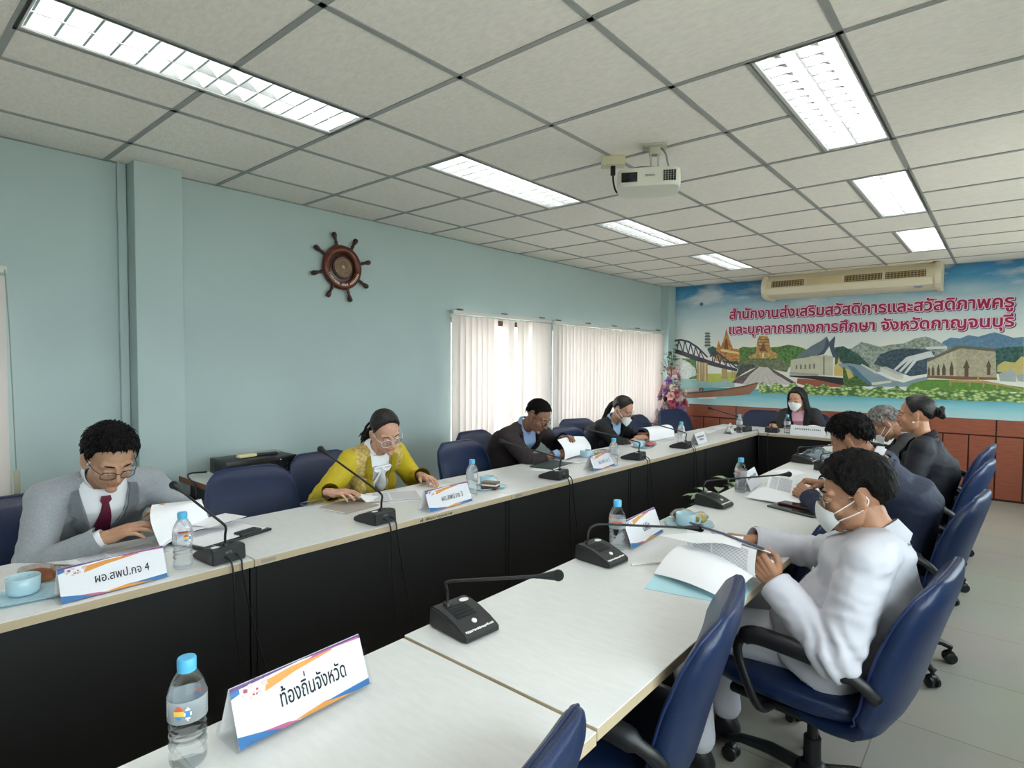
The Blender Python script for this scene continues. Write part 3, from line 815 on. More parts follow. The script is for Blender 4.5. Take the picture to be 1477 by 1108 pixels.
 ('roof', [(1.327,1.513),(1.425,1.584),(1.56,1.689),(1.669,1.753),(1.731,1.807),(1.734,1.79),(1.717,1.721),(1.703,1.653),(1.611,1.566),(1.466,1.549)]),
 ('roof_dark', [(1.731,1.807),(1.763,1.738),(1.82,1.809),(1.826,1.788),(1.818,1.686),(1.852,1.532),(1.806,1.549),(1.764,1.686),(1.705,1.583),(1.611,1.563),(1.703,1.653),(1.717,1.721)]),
 ('shrine', [(1.872,1.549),(1.888,1.497),(1.937,1.447),(1.951,1.362),(1.986,1.312),(1.827,1.317),(1.824,1.429),(1.861,1.48)]),
 ('shrine', [(1.99,1.447),(2.021,1.397),(2.03,1.296),(1.956,1.303),(1.961,1.396)]),
 ('quay_dark', [(1.306,1.312),(1.632,1.312),(1.986,1.287),(2.031,1.271),(2.033,1.203),(1.928,1.2),(1.634,1.261),(1.307,1.294)]),
 ('quay', [(1.407,1.273),(1.634,1.261),(1.928,1.2),(2.063,1.179),(1.54,1.171),(1.392,1.211)]),
 ('road', [(1.861,1.463),(1.996,1.472),(2.114,1.448),(2.288,1.351),(2.429,1.28),(2.551,1.251),(2.682,1.302),(2.785,1.328),(2.786,1.297),(2.593,1.204),(2.25,1.193),(2.089,1.28),(1.954,1.362)]),
 ('river_dark', [(1.967,1.447),(2.041,1.43),(2.146,1.315),(2.264,1.202),(2.178,1.191),(2.043,1.346)]),
 ('penstock', [(2.778,1.613),(2.809,1.613),(2.81,1.597),(2.611,1.532),(2.467,1.389),(2.45,1.405),(2.57,1.548)]),
 ('penstock', [(2.788,1.592),(2.82,1.592),(2.82,1.576),(2.641,1.517),(2.519,1.369),(2.502,1.384),(2.606,1.532)]),
 ('penstock', [(2.798,1.571),(2.83,1.571),(2.83,1.556),(2.671,1.502),(2.57,1.348),(2.554,1.364),(2.642,1.517)]),
 ('penstock', [(2.75,1.665),(2.946,1.67),(2.947,1.64),(2.751,1.638)]),
 ('power', [(2.314,1.425),(2.37,1.437),(2.549,1.347),(2.544,1.294),(2.49,1.286),(2.315,1.384)]),
 ('power_roof', [(2.314,1.425),(2.37,1.437),(2.549,1.347),(2.502,1.335)]),
 ('power', [(2.227,1.242),(2.429,1.272),(2.43,1.247),(2.235,1.209)]),
 ('power', [(2.106,1.456),(2.128,1.465),(2.288,1.367),(2.267,1.35)]),
 ('bush', [(1.922,1.429),(2.013,1.363),(2.118,1.281),(2.221,1.2),(1.928,1.174)]),
 ('bush_light', [(1.945,1.412),(1.99,1.396),(2.044,1.313),(1.986,1.278)]),
 ('lawn', [(2.58,1.187),(2.631,1.245),(2.786,1.293),(3.036,1.295),(3.274,1.278),(3.606,1.229),(3.607,1.179),(2.581,1.163)]),
 ('old_l', [(2.767,1.513),(2.904,1.597),(3.026,1.665),(3.072,1.517),(3.078,1.311),(2.773,1.315)]),
 ('old_r', [(3.026,1.665),(3.062,1.672),(3.362,1.635),(3.385,1.311),(3.042,1.3)]),
 ('old_top', [(2.767,1.513),(2.904,1.597),(3.026,1.669),(3.062,1.675),(3.365,1.638),(3.366,1.606),(3.063,1.645),(2.905,1.563),(2.771,1.488)]),
 ('old_win', [(2.786,1.444),(2.798,1.397),(2.799,1.341),(2.778,1.34),(2.776,1.397)]),
 ('old_win', [(2.824,1.457),(2.838,1.403),(2.839,1.341),(2.815,1.341),(2.812,1.403)]),
 ('old_win', [(2.873,1.47),(2.889,1.41),(2.889,1.342),(2.863,1.342),(2.86,1.409)]),
 ('old_win', [(2.922,1.487),(2.941,1.418),(2.941,1.343),(2.911,1.343),(2.908,1.417)]),
 ('old_win', [(2.991,1.5),(3.011,1.424),(3.012,1.345),(2.979,1.344),(2.975,1.424)]),
 ('old_win', [(3.124,1.52),(3.153,1.426),(3.141,1.423),(3.144,1.308),(3.111,1.307),(3.107,1.423),(3.093,1.426)]),
 ('old_win', [(3.311,1.52),(3.336,1.443),(3.327,1.436),(3.33,1.354),(3.302,1.353),(3.3,1.435),(3.29,1.443)]),
 ('old_base', [(2.772,1.34),(3.077,1.334),(3.384,1.328),(3.388,1.303),(3.078,1.296),(2.773,1.309)]),
 ('fence', [(2.975,1.293),(3.274,1.293),(3.457,1.254),(3.606,1.208),(3.606,1.197),(3.447,1.236),(3.263,1.266),(2.975,1.27)]),
 ('fence', [(2.98,1.293),(2.994,1.294),(2.996,1.225),(2.981,1.224)]),
 ('fence', [(3.149,1.293),(3.163,1.293),(3.165,1.225),(3.151,1.225)]),
 ('fence', [(3.219,1.344),(3.233,1.345),(3.235,1.277),(3.221,1.277)]),
 ('fence', [(3.267,1.285),(3.281,1.286),(3.283,1.219),(3.269,1.218)]),
 ('fence', [(3.383,1.259),(3.396,1.259),(3.398,1.193),(3.385,1.192)]),
 ('bush_light', [(3.384,1.458),(3.439,1.503),(3.528,1.489),(3.575,1.554),(3.596,1.547),(3.601,1.388),(3.386,1.385)]),
 ('house', [(3.398,1.37),(3.497,1.413),(3.542,1.387),(3.539,1.285),(3.411,1.289)]),
 ('house_roof', [(3.526,1.387),(3.599,1.46),(3.601,1.374),(3.543,1.344)]),
 ('house', [(3.543,1.351),(3.601,1.374),(3.604,1.287),(3.556,1.293)]),
 ('boat_wake', [(0.07,0.974),(0.351,0.987),(0.332,0.956),(0.091,0.947)]),
 ('boat', [(-0.161,1.025),(0.13,1.06),(0.408,1.096),(0.71,1.154),(0.856,1.195),(0.919,1.212),(0.893,1.141),(0.805,1.044),(0.601,1.013),(0.212,0.977),(-0.075,0.952),(-0.16,0.964)]),
 ('boat_dark', [(-0.161,1.025),(0.13,1.06),(0.408,1.096),(0.71,1.154),(0.856,1.195),(0.919,1.212),(0.914,1.193),(0.711,1.131),(0.408,1.074),(0.13,1.036),(-0.16,1.001)]),
 ('boat_box', [(-0.141,1.082),(0.088,1.104),(0.089,1.059),(-0.14,1.036)]),
 ('boat_dark', [(0.098,1.095),(0.133,1.116),(0.166,1.093),(0.154,1.061),(0.14,1.064),(0.145,1.088),(0.129,1.1),(0.113,1.083),(0.109,1.059),(0.097,1.063)]),
]
# ------------------------------------------------------------------ printed mural on the far wall
def print_sky():
    m = bpy.data.materials.new('mural_sky'); m.use_nodes = True
    nt = m.node_tree; N = nt.nodes; L = nt.links; b = N['Principled BSDF']; b.inputs['Roughness'].default_value = 0.55
    tc = N.new('ShaderNodeTexCoord'); sp = N.new('ShaderNodeSeparateXYZ'); L.new(tc.outputs['Object'], sp.inputs[0])
    mr = N.new('ShaderNodeMapRange'); mr.inputs[1].default_value = 1.6; mr.inputs[2].default_value = 2.6; L.new(sp.outputs['Z'], mr.inputs[0])
    r = N.new('ShaderNodeValToRGB'); e = r.color_ramp.elements
    e[0].position = 0.0; e[0].color = lin((226, 224, 210)) + (1,)
    e[1].position = 1.0; e[1].color = lin((36, 108, 158)) + (1,)
    for p_, c_ in ((0.45, (196, 212, 216)), (0.62, (170, 196, 206)), (0.82, (72, 146, 188))):
        q = r.color_ramp.elements.new(p_); q.color = lin(c_) + (1,)
    mp = N.new('ShaderNodeMapping'); mp.inputs['Scale'].default_value = (0.9, 1, 2.6); L.new(tc.outputs['Object'], mp.inputs[0])
    n = N.new('ShaderNodeTexNoise'); n.inputs['Scale'].default_value = 1.7; n.inputs['Detail'].default_value = 8; n.inputs['Roughness'].default_value = 0.55
    L.new(mp.outputs[0], n.inputs['Vector'])
    ad = N.new('ShaderNodeMath'); ad.operation = 'MULTIPLY_ADD'; ad.inputs[1].default_value = 0.5; ad.inputs[2].default_value = -0.25
    L.new(n.outputs['Fac'], ad.inputs[0])
    s = N.new('ShaderNodeMath'); s.operation = 'ADD'; L.new(mr.outputs[0], s.inputs[0]); L.new(ad.outputs[0], s.inputs[1])
    L.new(s.outputs[0], r.inputs['Fac'])
    cr = N.new('ShaderNodeValToRGB'); cr.color_ramp.elements[0].position = 0.50; cr.color_ramp.elements[0].color = (0, 0, 0, 1)
    cr.color_ramp.elements[1].position = 0.66; cr.color_ramp.elements[1].color = (0.85, 0.85, 0.85, 1)
    L.new(n.outputs['Fac'], cr.inputs['Fac'])
    mx = N.new('ShaderNodeMix'); mx.data_type = 'RGBA'; L.new(cr.outputs['Color'], mx.inputs[0])
    L.new(r.outputs['Color'], mx.inputs[6]); mx.inputs[7].default_value = lin((214, 220, 220)) + (1,)
    L.new(mx.outputs[2], b.inputs['Base Color'])
    return m
def print_water():
    m = bpy.data.materials.new('mural_water'); m.use_nodes = True
    nt = m.node_tree; N = nt.nodes; L = nt.links; b = N['Principled BSDF']; b.inputs['Roughness'].default_value = 0.55
    tc = N.new('ShaderNodeTexCoord'); sp = N.new('ShaderNodeSeparateXYZ'); L.new(tc.outputs['Object'], sp.inputs[0])
    n = N.new('ShaderNodeTexNoise'); n.inputs['Scale'].default_value = 5; mp = N.new('ShaderNodeMapping'); mp.inputs['Scale'].default_value = (0.5, 1, 4)
    L.new(tc.outputs['Object'], mp.inputs[0]); L.new(mp.outputs[0], n.inputs['Vector'])
    ma = N.new('ShaderNodeMath'); ma.operation = 'MULTIPLY_ADD'; ma.inputs[1].default_value = 0.08; L.new(n.outputs['Fac'], ma.inputs[0]); L.new(sp.outputs['Z'], ma.inputs[2])
    mr = N.new('ShaderNodeMapRange'); mr.inputs[1].default_value = 0.90; mr.inputs[2].default_value = 1.17; L.new(ma.outputs[0], mr.inputs[0])
    r = N.new('ShaderNodeValToRGB'); e = r.color_ramp.elements
    e[0].color = lin((190, 214, 210)) + (1,); e[1].color = lin((58, 142, 160)) + (1,)
    q = e.new(0.5); q.color = lin((132, 192, 200)) + (1,)
    L.new(mr.outputs[0], r.inputs['Fac']); L.new(r.outputs['Color'], b.inputs['Base Color'])
    return m
def print_lotus():
    m = bpy.data.materials.new('mural_lotus'); m.use_nodes = True
    nt = m.node_tree; N = nt.nodes; L = nt.links; b = N['Principled BSDF']; b.inputs['Roughness'].default_value = 0.55
    tc = N.new('ShaderNodeTexCoord'); mp = N.new('ShaderNodeMapping'); mp.inputs['Scale'].default_value = (1, 1, 1.7); L.new(tc.outputs['Object'], mp.inputs[0])
    v = N.new('ShaderNodeTexVoronoi'); v.inputs['Scale'].default_value = 22; L.new(mp.outputs[0], v.inputs['Vector'])
    r = N.new('ShaderNodeValToRGB'); e = r.color_ramp.elements
    e[0].position = 0.05; e[0].color = lin((222, 226, 176)) + (1,); e[1].position = 0.7; e[1].color = lin((70, 104, 56)) + (1,)
    q = e.new(0.35); q.color = lin((158, 184, 104)) + (1,)
    L.new(v.outputs['Distance'], r.inputs['Fac']); L.new(r.outputs['Color'], b.inputs['Base Color'])
    return m
MC = dict(hill_blue=(92, 126, 150), hill_green=(52, 88, 82), rock=(142, 152, 140), rock_dark=(62, 80, 92), tree_dark=(52, 84, 74), tree=(84, 122, 62), mist=(206, 208, 202),
          river=(150, 182, 176), meadow=(178, 186, 84), pagoda_dark=(70, 92, 92), pagoda_light=(150, 160, 140), temple=(178, 124, 66), temple_dark=(122, 76, 46), temple_light=(222, 196, 130),
          temple2=(176, 138, 84), village=(104, 112, 84), village_dark=(72, 76, 72), bridge=(66, 62, 72), pier=(176, 150, 104), pier_light=(214, 192, 146), path=(196, 188, 180),
          path_line=(150, 140, 132), rail=(98, 84, 84), hall_wall=(188, 186, 162), hall_win=(122, 110, 94), hall_base=(160, 156, 140), hall_col=(120, 118, 106), roof=(104, 118, 126),
          roof_dark=(72, 84, 100), shrine=(206, 178, 104), quay_dark=(50, 44, 46), quay=(150, 84, 66), road=(132, 150, 158), river_dark=(78, 110, 132), penstock=(206, 210, 206),
          power=(206, 204, 190), power_roof=(180, 184, 178), bush=(74, 104, 52), bush_light=(188, 172, 104), lawn=(92, 134, 56), old_l=(178, 172, 146), old_r=(166, 158, 132),
          old_top=(104, 100, 84), old_win=(92, 76, 58), old_base=(122, 88, 62), fence=(176, 142, 92), house=(158, 166, 164), house_roof=(190, 170, 120), boat_wake=(216, 226, 222),
          boat=(150, 106, 78), boat_dark=(104, 68, 52), boat_box=(184, 176, 164))
mural = thing('wall_mural', 'large printed landscape mural with red lettering across the far wall', 'mural', (0, 0, 0))
YM = YF - 0.004
x0m, x1m, z0m, z1m = -0.288, XR - 0.01, 0.872, ZC - 0.004
bm = B(); box(bm, ((x0m + x1m) / 2, YF - 0.002, (z0m + z1m) / 2), (x1m - x0m, 0.004, z1m - z0m)); obj('sky_print', bm, print_sky(), mural, smooth=False)
names = list(MC); mm = []
for k in names:
    noisy = k in ('rock', 'rock_dark', 'tree', 'tree_dark', 'bush', 'village', 'temple', 'temple2', 'hill_green', 'village_dark', 'old_l', 'old_r', 'lawn', 'rail', 'mist', 'hill_blue')
    mm.append(mat('mural_' + k, MC[k], 0.55, noise_amt=0.45 if noisy and k not in ('old_l', 'old_r', 'hill_blue', 'mist', 'lawn') else (0.18 if noisy else 0.06), noise_scale=34 if noisy else 12))
bm = B()
def flatpoly(bm, poly, y, mi):
    vs = [bm.verts.new((p[0], y, p[1])) for p in poly]
    for tri in tessellate_polygon([[Vector((p[0], p[1], 0)) for p in poly]]):
        f = bm.faces.new([vs[i] for i in tri]); f.material_index = mi
for i, (k, poly) in enumerate(MUR):
    flatpoly(bm, poly, YM - 0.0002 - 0.00004 * i, names.index(k))
obj('landscape_print', bm, mm, mural, smooth=False)
yl = YM - 0.0002 - 0.00004 * len(MUR)
bm = B(); rr = random.Random(5)
# lotus belt with a ragged edge, water below
N_ = 90; tp = []; bt = []
for i in range(N_ + 1):
    x = 0.93 + (x1m - 0.93) * i / N_
    tp.append((x, 1.17 + 0.02 * math.sin(i * 1.3) + rr.random() * 0.03)); bt.append((x, 1.075 - 0.012 * rr.random()))
for i in range(N_):
    f = bm.faces.new([bm.verts.new((p[0], yl, p[1])) for p in (bt[i], bt[i + 1], tp[i + 1], tp[i])])
obj('lotus_print', bm, print_lotus(), mural, smooth=False)
bm = B(); quad(bm, [(x0m, YM - 0.0001, z0m), (x1m, YM - 0.0001, z0m), (x1m, YM - 0.0001, 1.10), (x0m, YM - 0.0001, 1.12)]); obj('water_print', bm, print_water(), mural, smooth=False)
T1, T2 = 'สำนักงานส่งเสริมสวัสดิการและสวัสดิภาพครู', 'และบุคลากรทางการศึกษา จังหวัดกาญจนบุรี'
for nm, st, dy, dx, mcol in (('lettering_shadow', 0.085, 0.0006, 0.007, mat('mural_text_shadow', (74, 66, 96), 0.55)), ('lettering_outline', 0.072, 0.0012, 0, mat('mural_text_outline', (236, 206, 222), 0.55)), ('lettering', 0.024, 0.0018, 0, mat('mural_text', (164, 26, 74), 0.5))):
    bm = B()
    letters(bm, T1, (0.515 + dx, yl - dy, 2.078 - dx), (1, 0, 0), (0, 0, 1), 0.178, stroke=st, width=2.985)
    letters(bm, T2, (0.515 + dx, yl - dy, 1.872 - dx), (1, 0, 0), (0, 0, 1), 0.170, stroke=st, width=2.99)
    obj(nm, bm, mcol, mural, smooth=False)
bm = B(); lathe(bm, [(0.0, 0), (0.022, 0.0), (0.022, 0.012), (0.008, 0.02)], 16, Matrix.Translation((0.105, YF - 0.005, 2.31)) @ Matrix.Rotation(PI / 2, 4, 'X'))
tag(obj('wall_hook', bm, mat('hook_grey', (110, 120, 122), 0.5)), 'small grey round knob on the sky of the mural, upper left', 'knob')

# ------------------------------------------------------------------ air conditioner
M_ac = mat('ac_cream', (222, 212, 186), 0.45); M_acd = mat('ac_grille_dark', (92, 78, 54), 0.6); M_acl = mat('ac_slat', (176, 156, 116), 0.5)
ac = thing('air_conditioner', 'long cream air conditioner hung under the ceiling above the mural', 'air conditioner', (1.98, 6.86, 2.30))
bm = B()
prof = [(0.22, 0.27), (-0.10, 0.27), (-0.17, 0.20), (-0.20, 0.10), (-0.17, 0.03), (-0.08, 0.0), (0.22, 0.0)]
prism(bm, prof, -0.86, 0.86, axes=((0, 1, 0), (0, 0, 1), (1, 0, 0)))
bmesh.ops.recalc_face_normals(bm, faces=bm.faces)
obj('body', bm, M_ac, ac, angle=25)
for s in (-1, 1):
    bm = B(); q = [(a * 1.04 - (0.004 if a < 0 else 0), b * 1.02 - 0.002) for a, b in prof]
    q = [(0.225, 0.272), (-0.13, 0.272), (-0.19, 0.21), (-0.215, 0.12), (-0.20, 0.045), (-0.15, 0.0), (-0.06, -0.018), (0.225, -0.018)]
    prism(bm, q, 0.86 if s > 0 else -0.92, 0.92 if s > 0 else -0.86, axes=((0, 1, 0), (0, 0, 1), (1, 0, 0)))
    bmesh.ops.recalc_face_normals(bm, faces=bm.faces); bmesh.ops.bevel(bm, geom=[e for e in bm.edges], offset=0.008, segments=2, affect='EDGES')
    obj('end_cap', bm, M_ac, ac, angle=35)
nrm = Vector((0, -0.10, 0.03)).normalized()
for k in range(4):
    xa = -0.80 + k * 0.405; xb = xa + 0.375
    U = Vector((0, -0.03, -0.10)).normalized(); c0 = Vector((0, -0.170, 0.198))
    if k != 1:
        bm = B(); quad(bm, [Vector((xa, 0, 0)) + c0 + U * 0.005 + Vector((0, -0.004, 0)), Vector((xb, 0, 0)) + c0 + U * 0.005 + Vector((0, -0.004, 0)), Vector((xb, 0, 0)) + c0 + U * 0.085 + Vector((0, -0.004, 0)), Vector((xa, 0, 0)) + c0 + U * 0.085 + Vector((0, -0.004, 0))])
        g = obj('outlet_grille', bm, M_acd, ac, smooth=False); bm = B()
        for q in range(3): p = c0 + U * (0.02 + q * 0.025); box(bm, ((xa + xb) / 2, p.y - 0.007, p.z), (xb - xa, 0.006, 0.005))
        for q in range(12): p = c0 + U * 0.045; box(bm, (xa + (q + 0.5) * (xb - xa) / 12, p.y - 0.0065, p.z), (0.007, 0.006, 0.08), rot=Matrix.Rotation(-0.29, 3, 'X'))
        obj('slats', bm, M_acl, g, smooth=False)
    else:
        bm = B(); p = c0 + U * 0.045; box(bm, ((xa + xb) / 2, p.y - 0.010, p.z), (xb - xa, 0.01, 0.076), rot=Matrix.Rotation(-0.29, 3, 'X'), bevel=0.003); obj('flap', bm, mat('ac_flap', (214, 196, 150), 0.45), ac)
bm = B(); box(bm, (0, 0.0, 0.275), (1.68, 0.3, 0.012)); obj('mounting_plate', bm, M_ac, ac, smooth=False)
bm = B(); lathe(bm, [(0.035, 0), (0.035, 0.002)], 20, Matrix.Translation((0.72, -0.140, 0.018)) @ Matrix.Rotation(2.2, 4, 'X') @ Matrix.Diagonal((1.2, 0.6, 1, 1))); obj('badge', bm, mat('badge_blue', (140, 150, 176), 0.4), ac)

# ------------------------------------------------------------------ vertical blinds
def vane_mat():
    m = bpy.data.materials.new('blind_fabric'); m.use_nodes = True
    nt = m.node_tree; N = nt.nodes; L = nt.links
    b = N['Principled BSDF']; b.inputs['Base Color'].default_value = lin((214, 206, 200)) + (1,); b.inputs['Roughness'].default_value = 0.8
    t = N.new('ShaderNodeBsdfTranslucent'); t.inputs['Color'].default_value = lin((232, 212, 204)) + (1,)
    mx = N.new('ShaderNodeMixShader'); mx.inputs[0].default_value = 0.17
    out = [n for n in N if n.type == 'OUTPUT_MATERIAL'][0]
    L.new(b.outputs[0], mx.inputs[1]); L.new(t.outputs[0], mx.inputs[2]); L.new(mx.outputs[0], out.inputs[0])
    return m
M_vane = vane_mat(); M_rail = mat('blind_rail', (206, 206, 200), 0.4)
def blind(label, y0, y1, z1, z0, skip=(), turn={}, xr=-0.335):
    t = thing('vertical_blind', label, 'blind', (xr, (y0 + y1) / 2, z1), 0, 'vertical window blinds')
    Lh = y1 - y0
    bm = B(); box(bm, (0, 0, -0.018), (0.045, Lh, 0.036), bevel=0.004); obj('head_rail', bm, M_rail, t)
    n = int(Lh / 0.074); me = None
    for s in np.linspace(-Lh / 2 + 0.12, Lh / 2 - 0.12, max(3, n // 7)):
        bm = B(); box(bm, (-0.012, s, 0.007), (0.05, 0.03, 0.018), bevel=0.003); box(bm, (-0.04, s, -0.005), (0.02, 0.024, 0.05)); obj('bracket', bm, mat('bracket_grey', (128, 120, 112), 0.5), t)
    for i in range(n):
        if i in skip: continue
        y = -Lh / 2 + 0.05 + (Lh - 0.1) * i / (n - 1)
        if me is None:
            bm = B(); zl = z1 - z0
            w = 0.044; k = 6
            rows = [[bm.verts.new((0.004 * math.sin(PI * (j / k)), -w + 2 * w * j / k, z)) for j in range(k + 1)] for z in (-0.05, -0.12, -zl * 0.5, -zl + 0.03, -zl)]
            for a, b in zip(rows[:-1], rows[1:]):
                for j in range(k): bm.faces.new((a[j], a[j + 1], b[j + 1], b[j]))
            tube(bm, [(0, 0, -0.055), (0, 0, -0.03)], 0.003, 6)
            v = obj('vane', bm, M_vane, t, angle=180); me = v.data
        else:
            v = bpy.data.objects.new('vane', me); COL.objects.link(v); v.parent = t
        v.location = (0, y, 0)
        v.rotation_euler = (0, 0, turn.get(i, -0.30 + 0.12 * math.sin(i * 1.7) + 0.05 * math.sin(i * 5.1)))
    bm = B(); zz = -(z1 - z0) + 0.012
    pts = [(0.006 * ((-1) ** i), -Lh / 2 + 0.05 + (Lh - 0.1) * i / (n - 1), zz - 0.006 * (i % 2)) for i in range(n)]
    tube(bm, pts, 0.0018, 5); obj('bottom_chain', bm, M_rail, t, angle=180)
    return t
blind('vertical blind with a bright gap between its slats, behind the man in the dark suit', 2.60, 4.07, 1.93, 0.60, skip=(8, 11), turn={7: 1.3, 9: 1.45, 14: 1.35})
blind('wider vertical blind on the right, behind the masked woman in black', 4.13, 6.80, 1.92, 0.58)
b3 = blind('vertical blind cut by the left edge of the picture', -2.35, -0.44, 1.93, 0.62, xr=-0.36)
bm = B(); tube(bm, [(0.03, 0.945, -0.02), (0.035, 0.955, -0.3), (0.035, 0.962, -0.7), (0.035, 0.967, -1.02)], 0.0028, 6); obj('pull_chain', bm, mat('chain_grey', (142, 146, 142), 0.4), b3)
bm = B(); box(bm, (0.035, 0.967, -1.09), (0.018, 0.028, 0.13), bevel=0.004); obj('chain_weight', bm, mat('weight_beige', (172, 166, 142), 0.5), b3)

# ------------------------------------------------------------------ ship's wheel on the wall
M_whl = mat('wheel_wood', (98, 44, 28), 0.28, noise_amt=0.35, noise_scale=16, stretch=(1, 1, 3)); M_whd = mat('wheel_dark_wood', (58, 28, 22), 0.3)
whl = thing('ship_wheel', 'dark wooden ship wheel with eight handles hung on the blue wall', 'ship wheel', (XL, 1.505, 2.172))
RX = Matrix.Rotation(PI / 2, 4, 'Y')
bm = B(); lathe(bm, [(0.108, 0.012), (0.108, 0.03), (0.118, 0.045), (0.14, 0.05), (0.162, 0.042), (0.168, 0.026), (0.162, 0.010), (0.108, 0.012)], 48, RX, cap=False); rim = obj('rim', bm, M_whl, whl, angle=50)
bm = B(); lathe(bm, [(0.0, 0.004), (0.112, 0.004), (0.112, 0.020), (0.088, 0.024), (0.084, 0.034), (0.0, 0.036)], 40, RX, cap=False); obj('back_plate', bm, M_whd, whl)
bm = B(); lathe(bm, [(0.0, 0.03), (0.078, 0.032), (0.075, 0.042), (0.0, 0.044)], 40, RX, cap=False); obj('medallion', bm, mat('medallion', (116, 92, 72), 0.5, noise_amt=0.4, noise_scale=70), whl)
bm = B(); tube(bm, [(0.046, 0.055 * math.cos(a), 0.055 * math.sin(a)) for a in np.linspace(0, 2 * PI, 32, endpoint=False)], 0.0018, 6, closed=True)
prism(bm, [(-0.018, -0.008), (0.014, -0.008), (-0.006, 0.018)], 0.044, 0.047, axes=((0, 1, 0), (0, 0, 1), (1, 0, 0)))
obj('gold_ring', bm, mat('brass', (190, 160, 110), 0.35, metal=0.8), whl)
for k in range(8):
    a = PI / 2 + 0.28 + k * PI / 4
    M = Matrix.Translation((0.03, 0, 0)) @ Matrix.Rotation(a, 4, 'X') @ Matrix.Rotation(-PI / 2, 4, 'X')
    # lathe axis z -> radial direction in the wheel plane
    d = Vector((0, math.cos(a), math.sin(a))); X, Y, Z = frame_of(d)
    M = Matrix(((X.x, Y.x, Z.x, 0.028), (X.y, Y.y, Z.y, 0), (X.z, Y.z, Z.z, 0), (0, 0, 0, 1)))
    bm = B(); lathe(bm, [(0.010, 0.155), (0.013, 0.172), (0.0085, 0.18), (0.014, 0.19), (0.009, 0.2), (0.011, 0.212), (0.017, 0.235), (0.019, 0.248), (0.014, 0.26), (0.002, 0.265)], 14, M); obj('handle', bm, M_whd, whl, angle=60)
bm = B(); rr = random.Random(4)
for k in range(22):
    if k in (8, 13): continue
    a = PI + 0.42 + k * (PI - 0.75) / 21; r = 0.132 if True else 0
    c = Vector((0.0505, -r * math.cos(a - 0.0), r * math.sin(a)))
    c.y = r * math.cos(a)
    box(bm, c, (0.002, 0.0075 + 0.004 * rr.random(), 0.011 + 0.006 * rr.random()), rot=Matrix.Rotation(a + PI / 2, 3, 'X'))
    if rr.random() < 0.5: box(bm, c + Vector((0, math.cos(a), math.sin(a))) * -0.012, (0.002, 0.005, 0.004), rot=Matrix.Rotation(a + PI / 2, 3, 'X'))
obj('carved_lettering', bm, mat('cream_paint', (216, 198, 180), 0.5), rim, smooth=False)

# ------------------------------------------------------------------ projector and its socket box
M_prj = mat('projector_shell', (214, 214, 200), 0.4)
A0 = math.atan2(0.15, 0.28)
prj = thing('ceiling_projector', 'pale projector hanging upside down from a ceiling bracket', 'projector', (2.035, 1.715, ZC), A0)
bm = B(); rings = []
for z, s, e in ((-0.148, 0.92, 5), (-0.153, 0.98, 5), (-0.19, 1.0, 5), (-0.225, 0.99, 5), (-0.238, 0.94, 5)):
    rings.append(supring((0, 0, z), (1, 0, 0), (0, 1, 0), 0.158 * s, 0.118 * s, e, 48))
rings.append(supring((0, 0.0, -0.246), (1, 0, 0), (0, 1, 0), 0.125, 0.09, 4, 48)); rings.append(supring((0, 0.0, -0.252), (1, 0, 0), (0, 1, 0), 0.10, 0.068, 4, 48))
loft(bm, rings[::-1]); bmesh.ops.recalc_face_normals(bm, faces=bm.faces); obj('body', bm, M_prj, prj, angle=30)
bm = B(); box(bm, (-0.093, -0.117, -0.196), (0.078, 0.008, 0.048), bevel=0.003); wi = obj('lens_window', bm, mat('gloss_black', (12, 12, 14), 0.12), prj)
bm = B(); lathe(bm, [(0.001, 0.0), (0.016, 0.0), (0.018, -0.004)], 20, Matrix.Translation((-0.082, -0.1215, -0.196)) @ Matrix.Rotation(PI / 2, 4, 'X')); obj('lens', bm, mat('lens', (40, 44, 60), 0.08), wi)
bm = B()
for q in range(5):
    for r_ in range(5):
        box(bm, (0.075 + q * 0.0125, -0.117, -0.174 - r_ * 0.0105), (0.0095, 0.006, 0.0078))
obj('vent_grille', bm, M_black, prj, smooth=False)
bm = B(); letters(bm, 'EPSON', (-0.016, -0.1195, -0.196), (1, 0, 0), (0, 0, 1), 0.014, stroke=0.03, width=0.045); obj('lettering', bm, mat('grey_mark', (96, 98, 92), 0.5), prj, smooth=False)
bm = B(); box(bm, (0.03, 0.02, -0.006), (0.12, 0.09, 0.012), bevel=0.003); box(bm, (0.03, 0.02, -0.03), (0.055, 0.045, 0.04), bevel=0.004)
box(bm, (0.012, 0.02, -0.095), (0.008, 0.05, 0.10)); box(bm, (0.048, 0.02, -0.085), (0.008, 0.05, 0.08)); box(bm, (0.02, 0.02, -0.146), (0.2, 0.05, 0.006))
box(bm, (-0.08, 0.02, -0.149), (0.02, 0.17, 0.005)); box(bm, (0.11, 0.02, -0.149), (0.02, 0.17, 0.005))
for x in (-0.015, 0.075): tube(bm, [(x, -0.015, -0.002), (x, -0.015, -0.016)], 0.006, 8)
obj('bracket', bm, mat('bracket_paint', (178, 178, 160), 0.45), prj)
bm = B(); tube(bm, crom([(0.06, 0.03, -0.005), (0.085, 0.01, -0.05), (0.10, 0.03, -0.10), (0.13, 0.05, -0.145)], 5), 0.0045, 6); obj('signal_cable', bm, mat('cable_grey', (150, 150, 140), 0.5), prj, angle=180)
bm = B(); tube(bm, crom([(-0.11, -0.05, -0.142), (-0.05, -0.075, -0.137), (0.03, -0.06, -0.137), (0.08, -0.02, -0.13)], 5), 0.005, 6); obj('loose_cable', bm, mat('cable_olive', (110, 110, 92), 0.5), prj, angle=180)
sb = thing('socket_box', 'small beige power box fixed to the ceiling beside the projector', 'power box', (1.80, 1.76, ZC), A0 + 0.1)
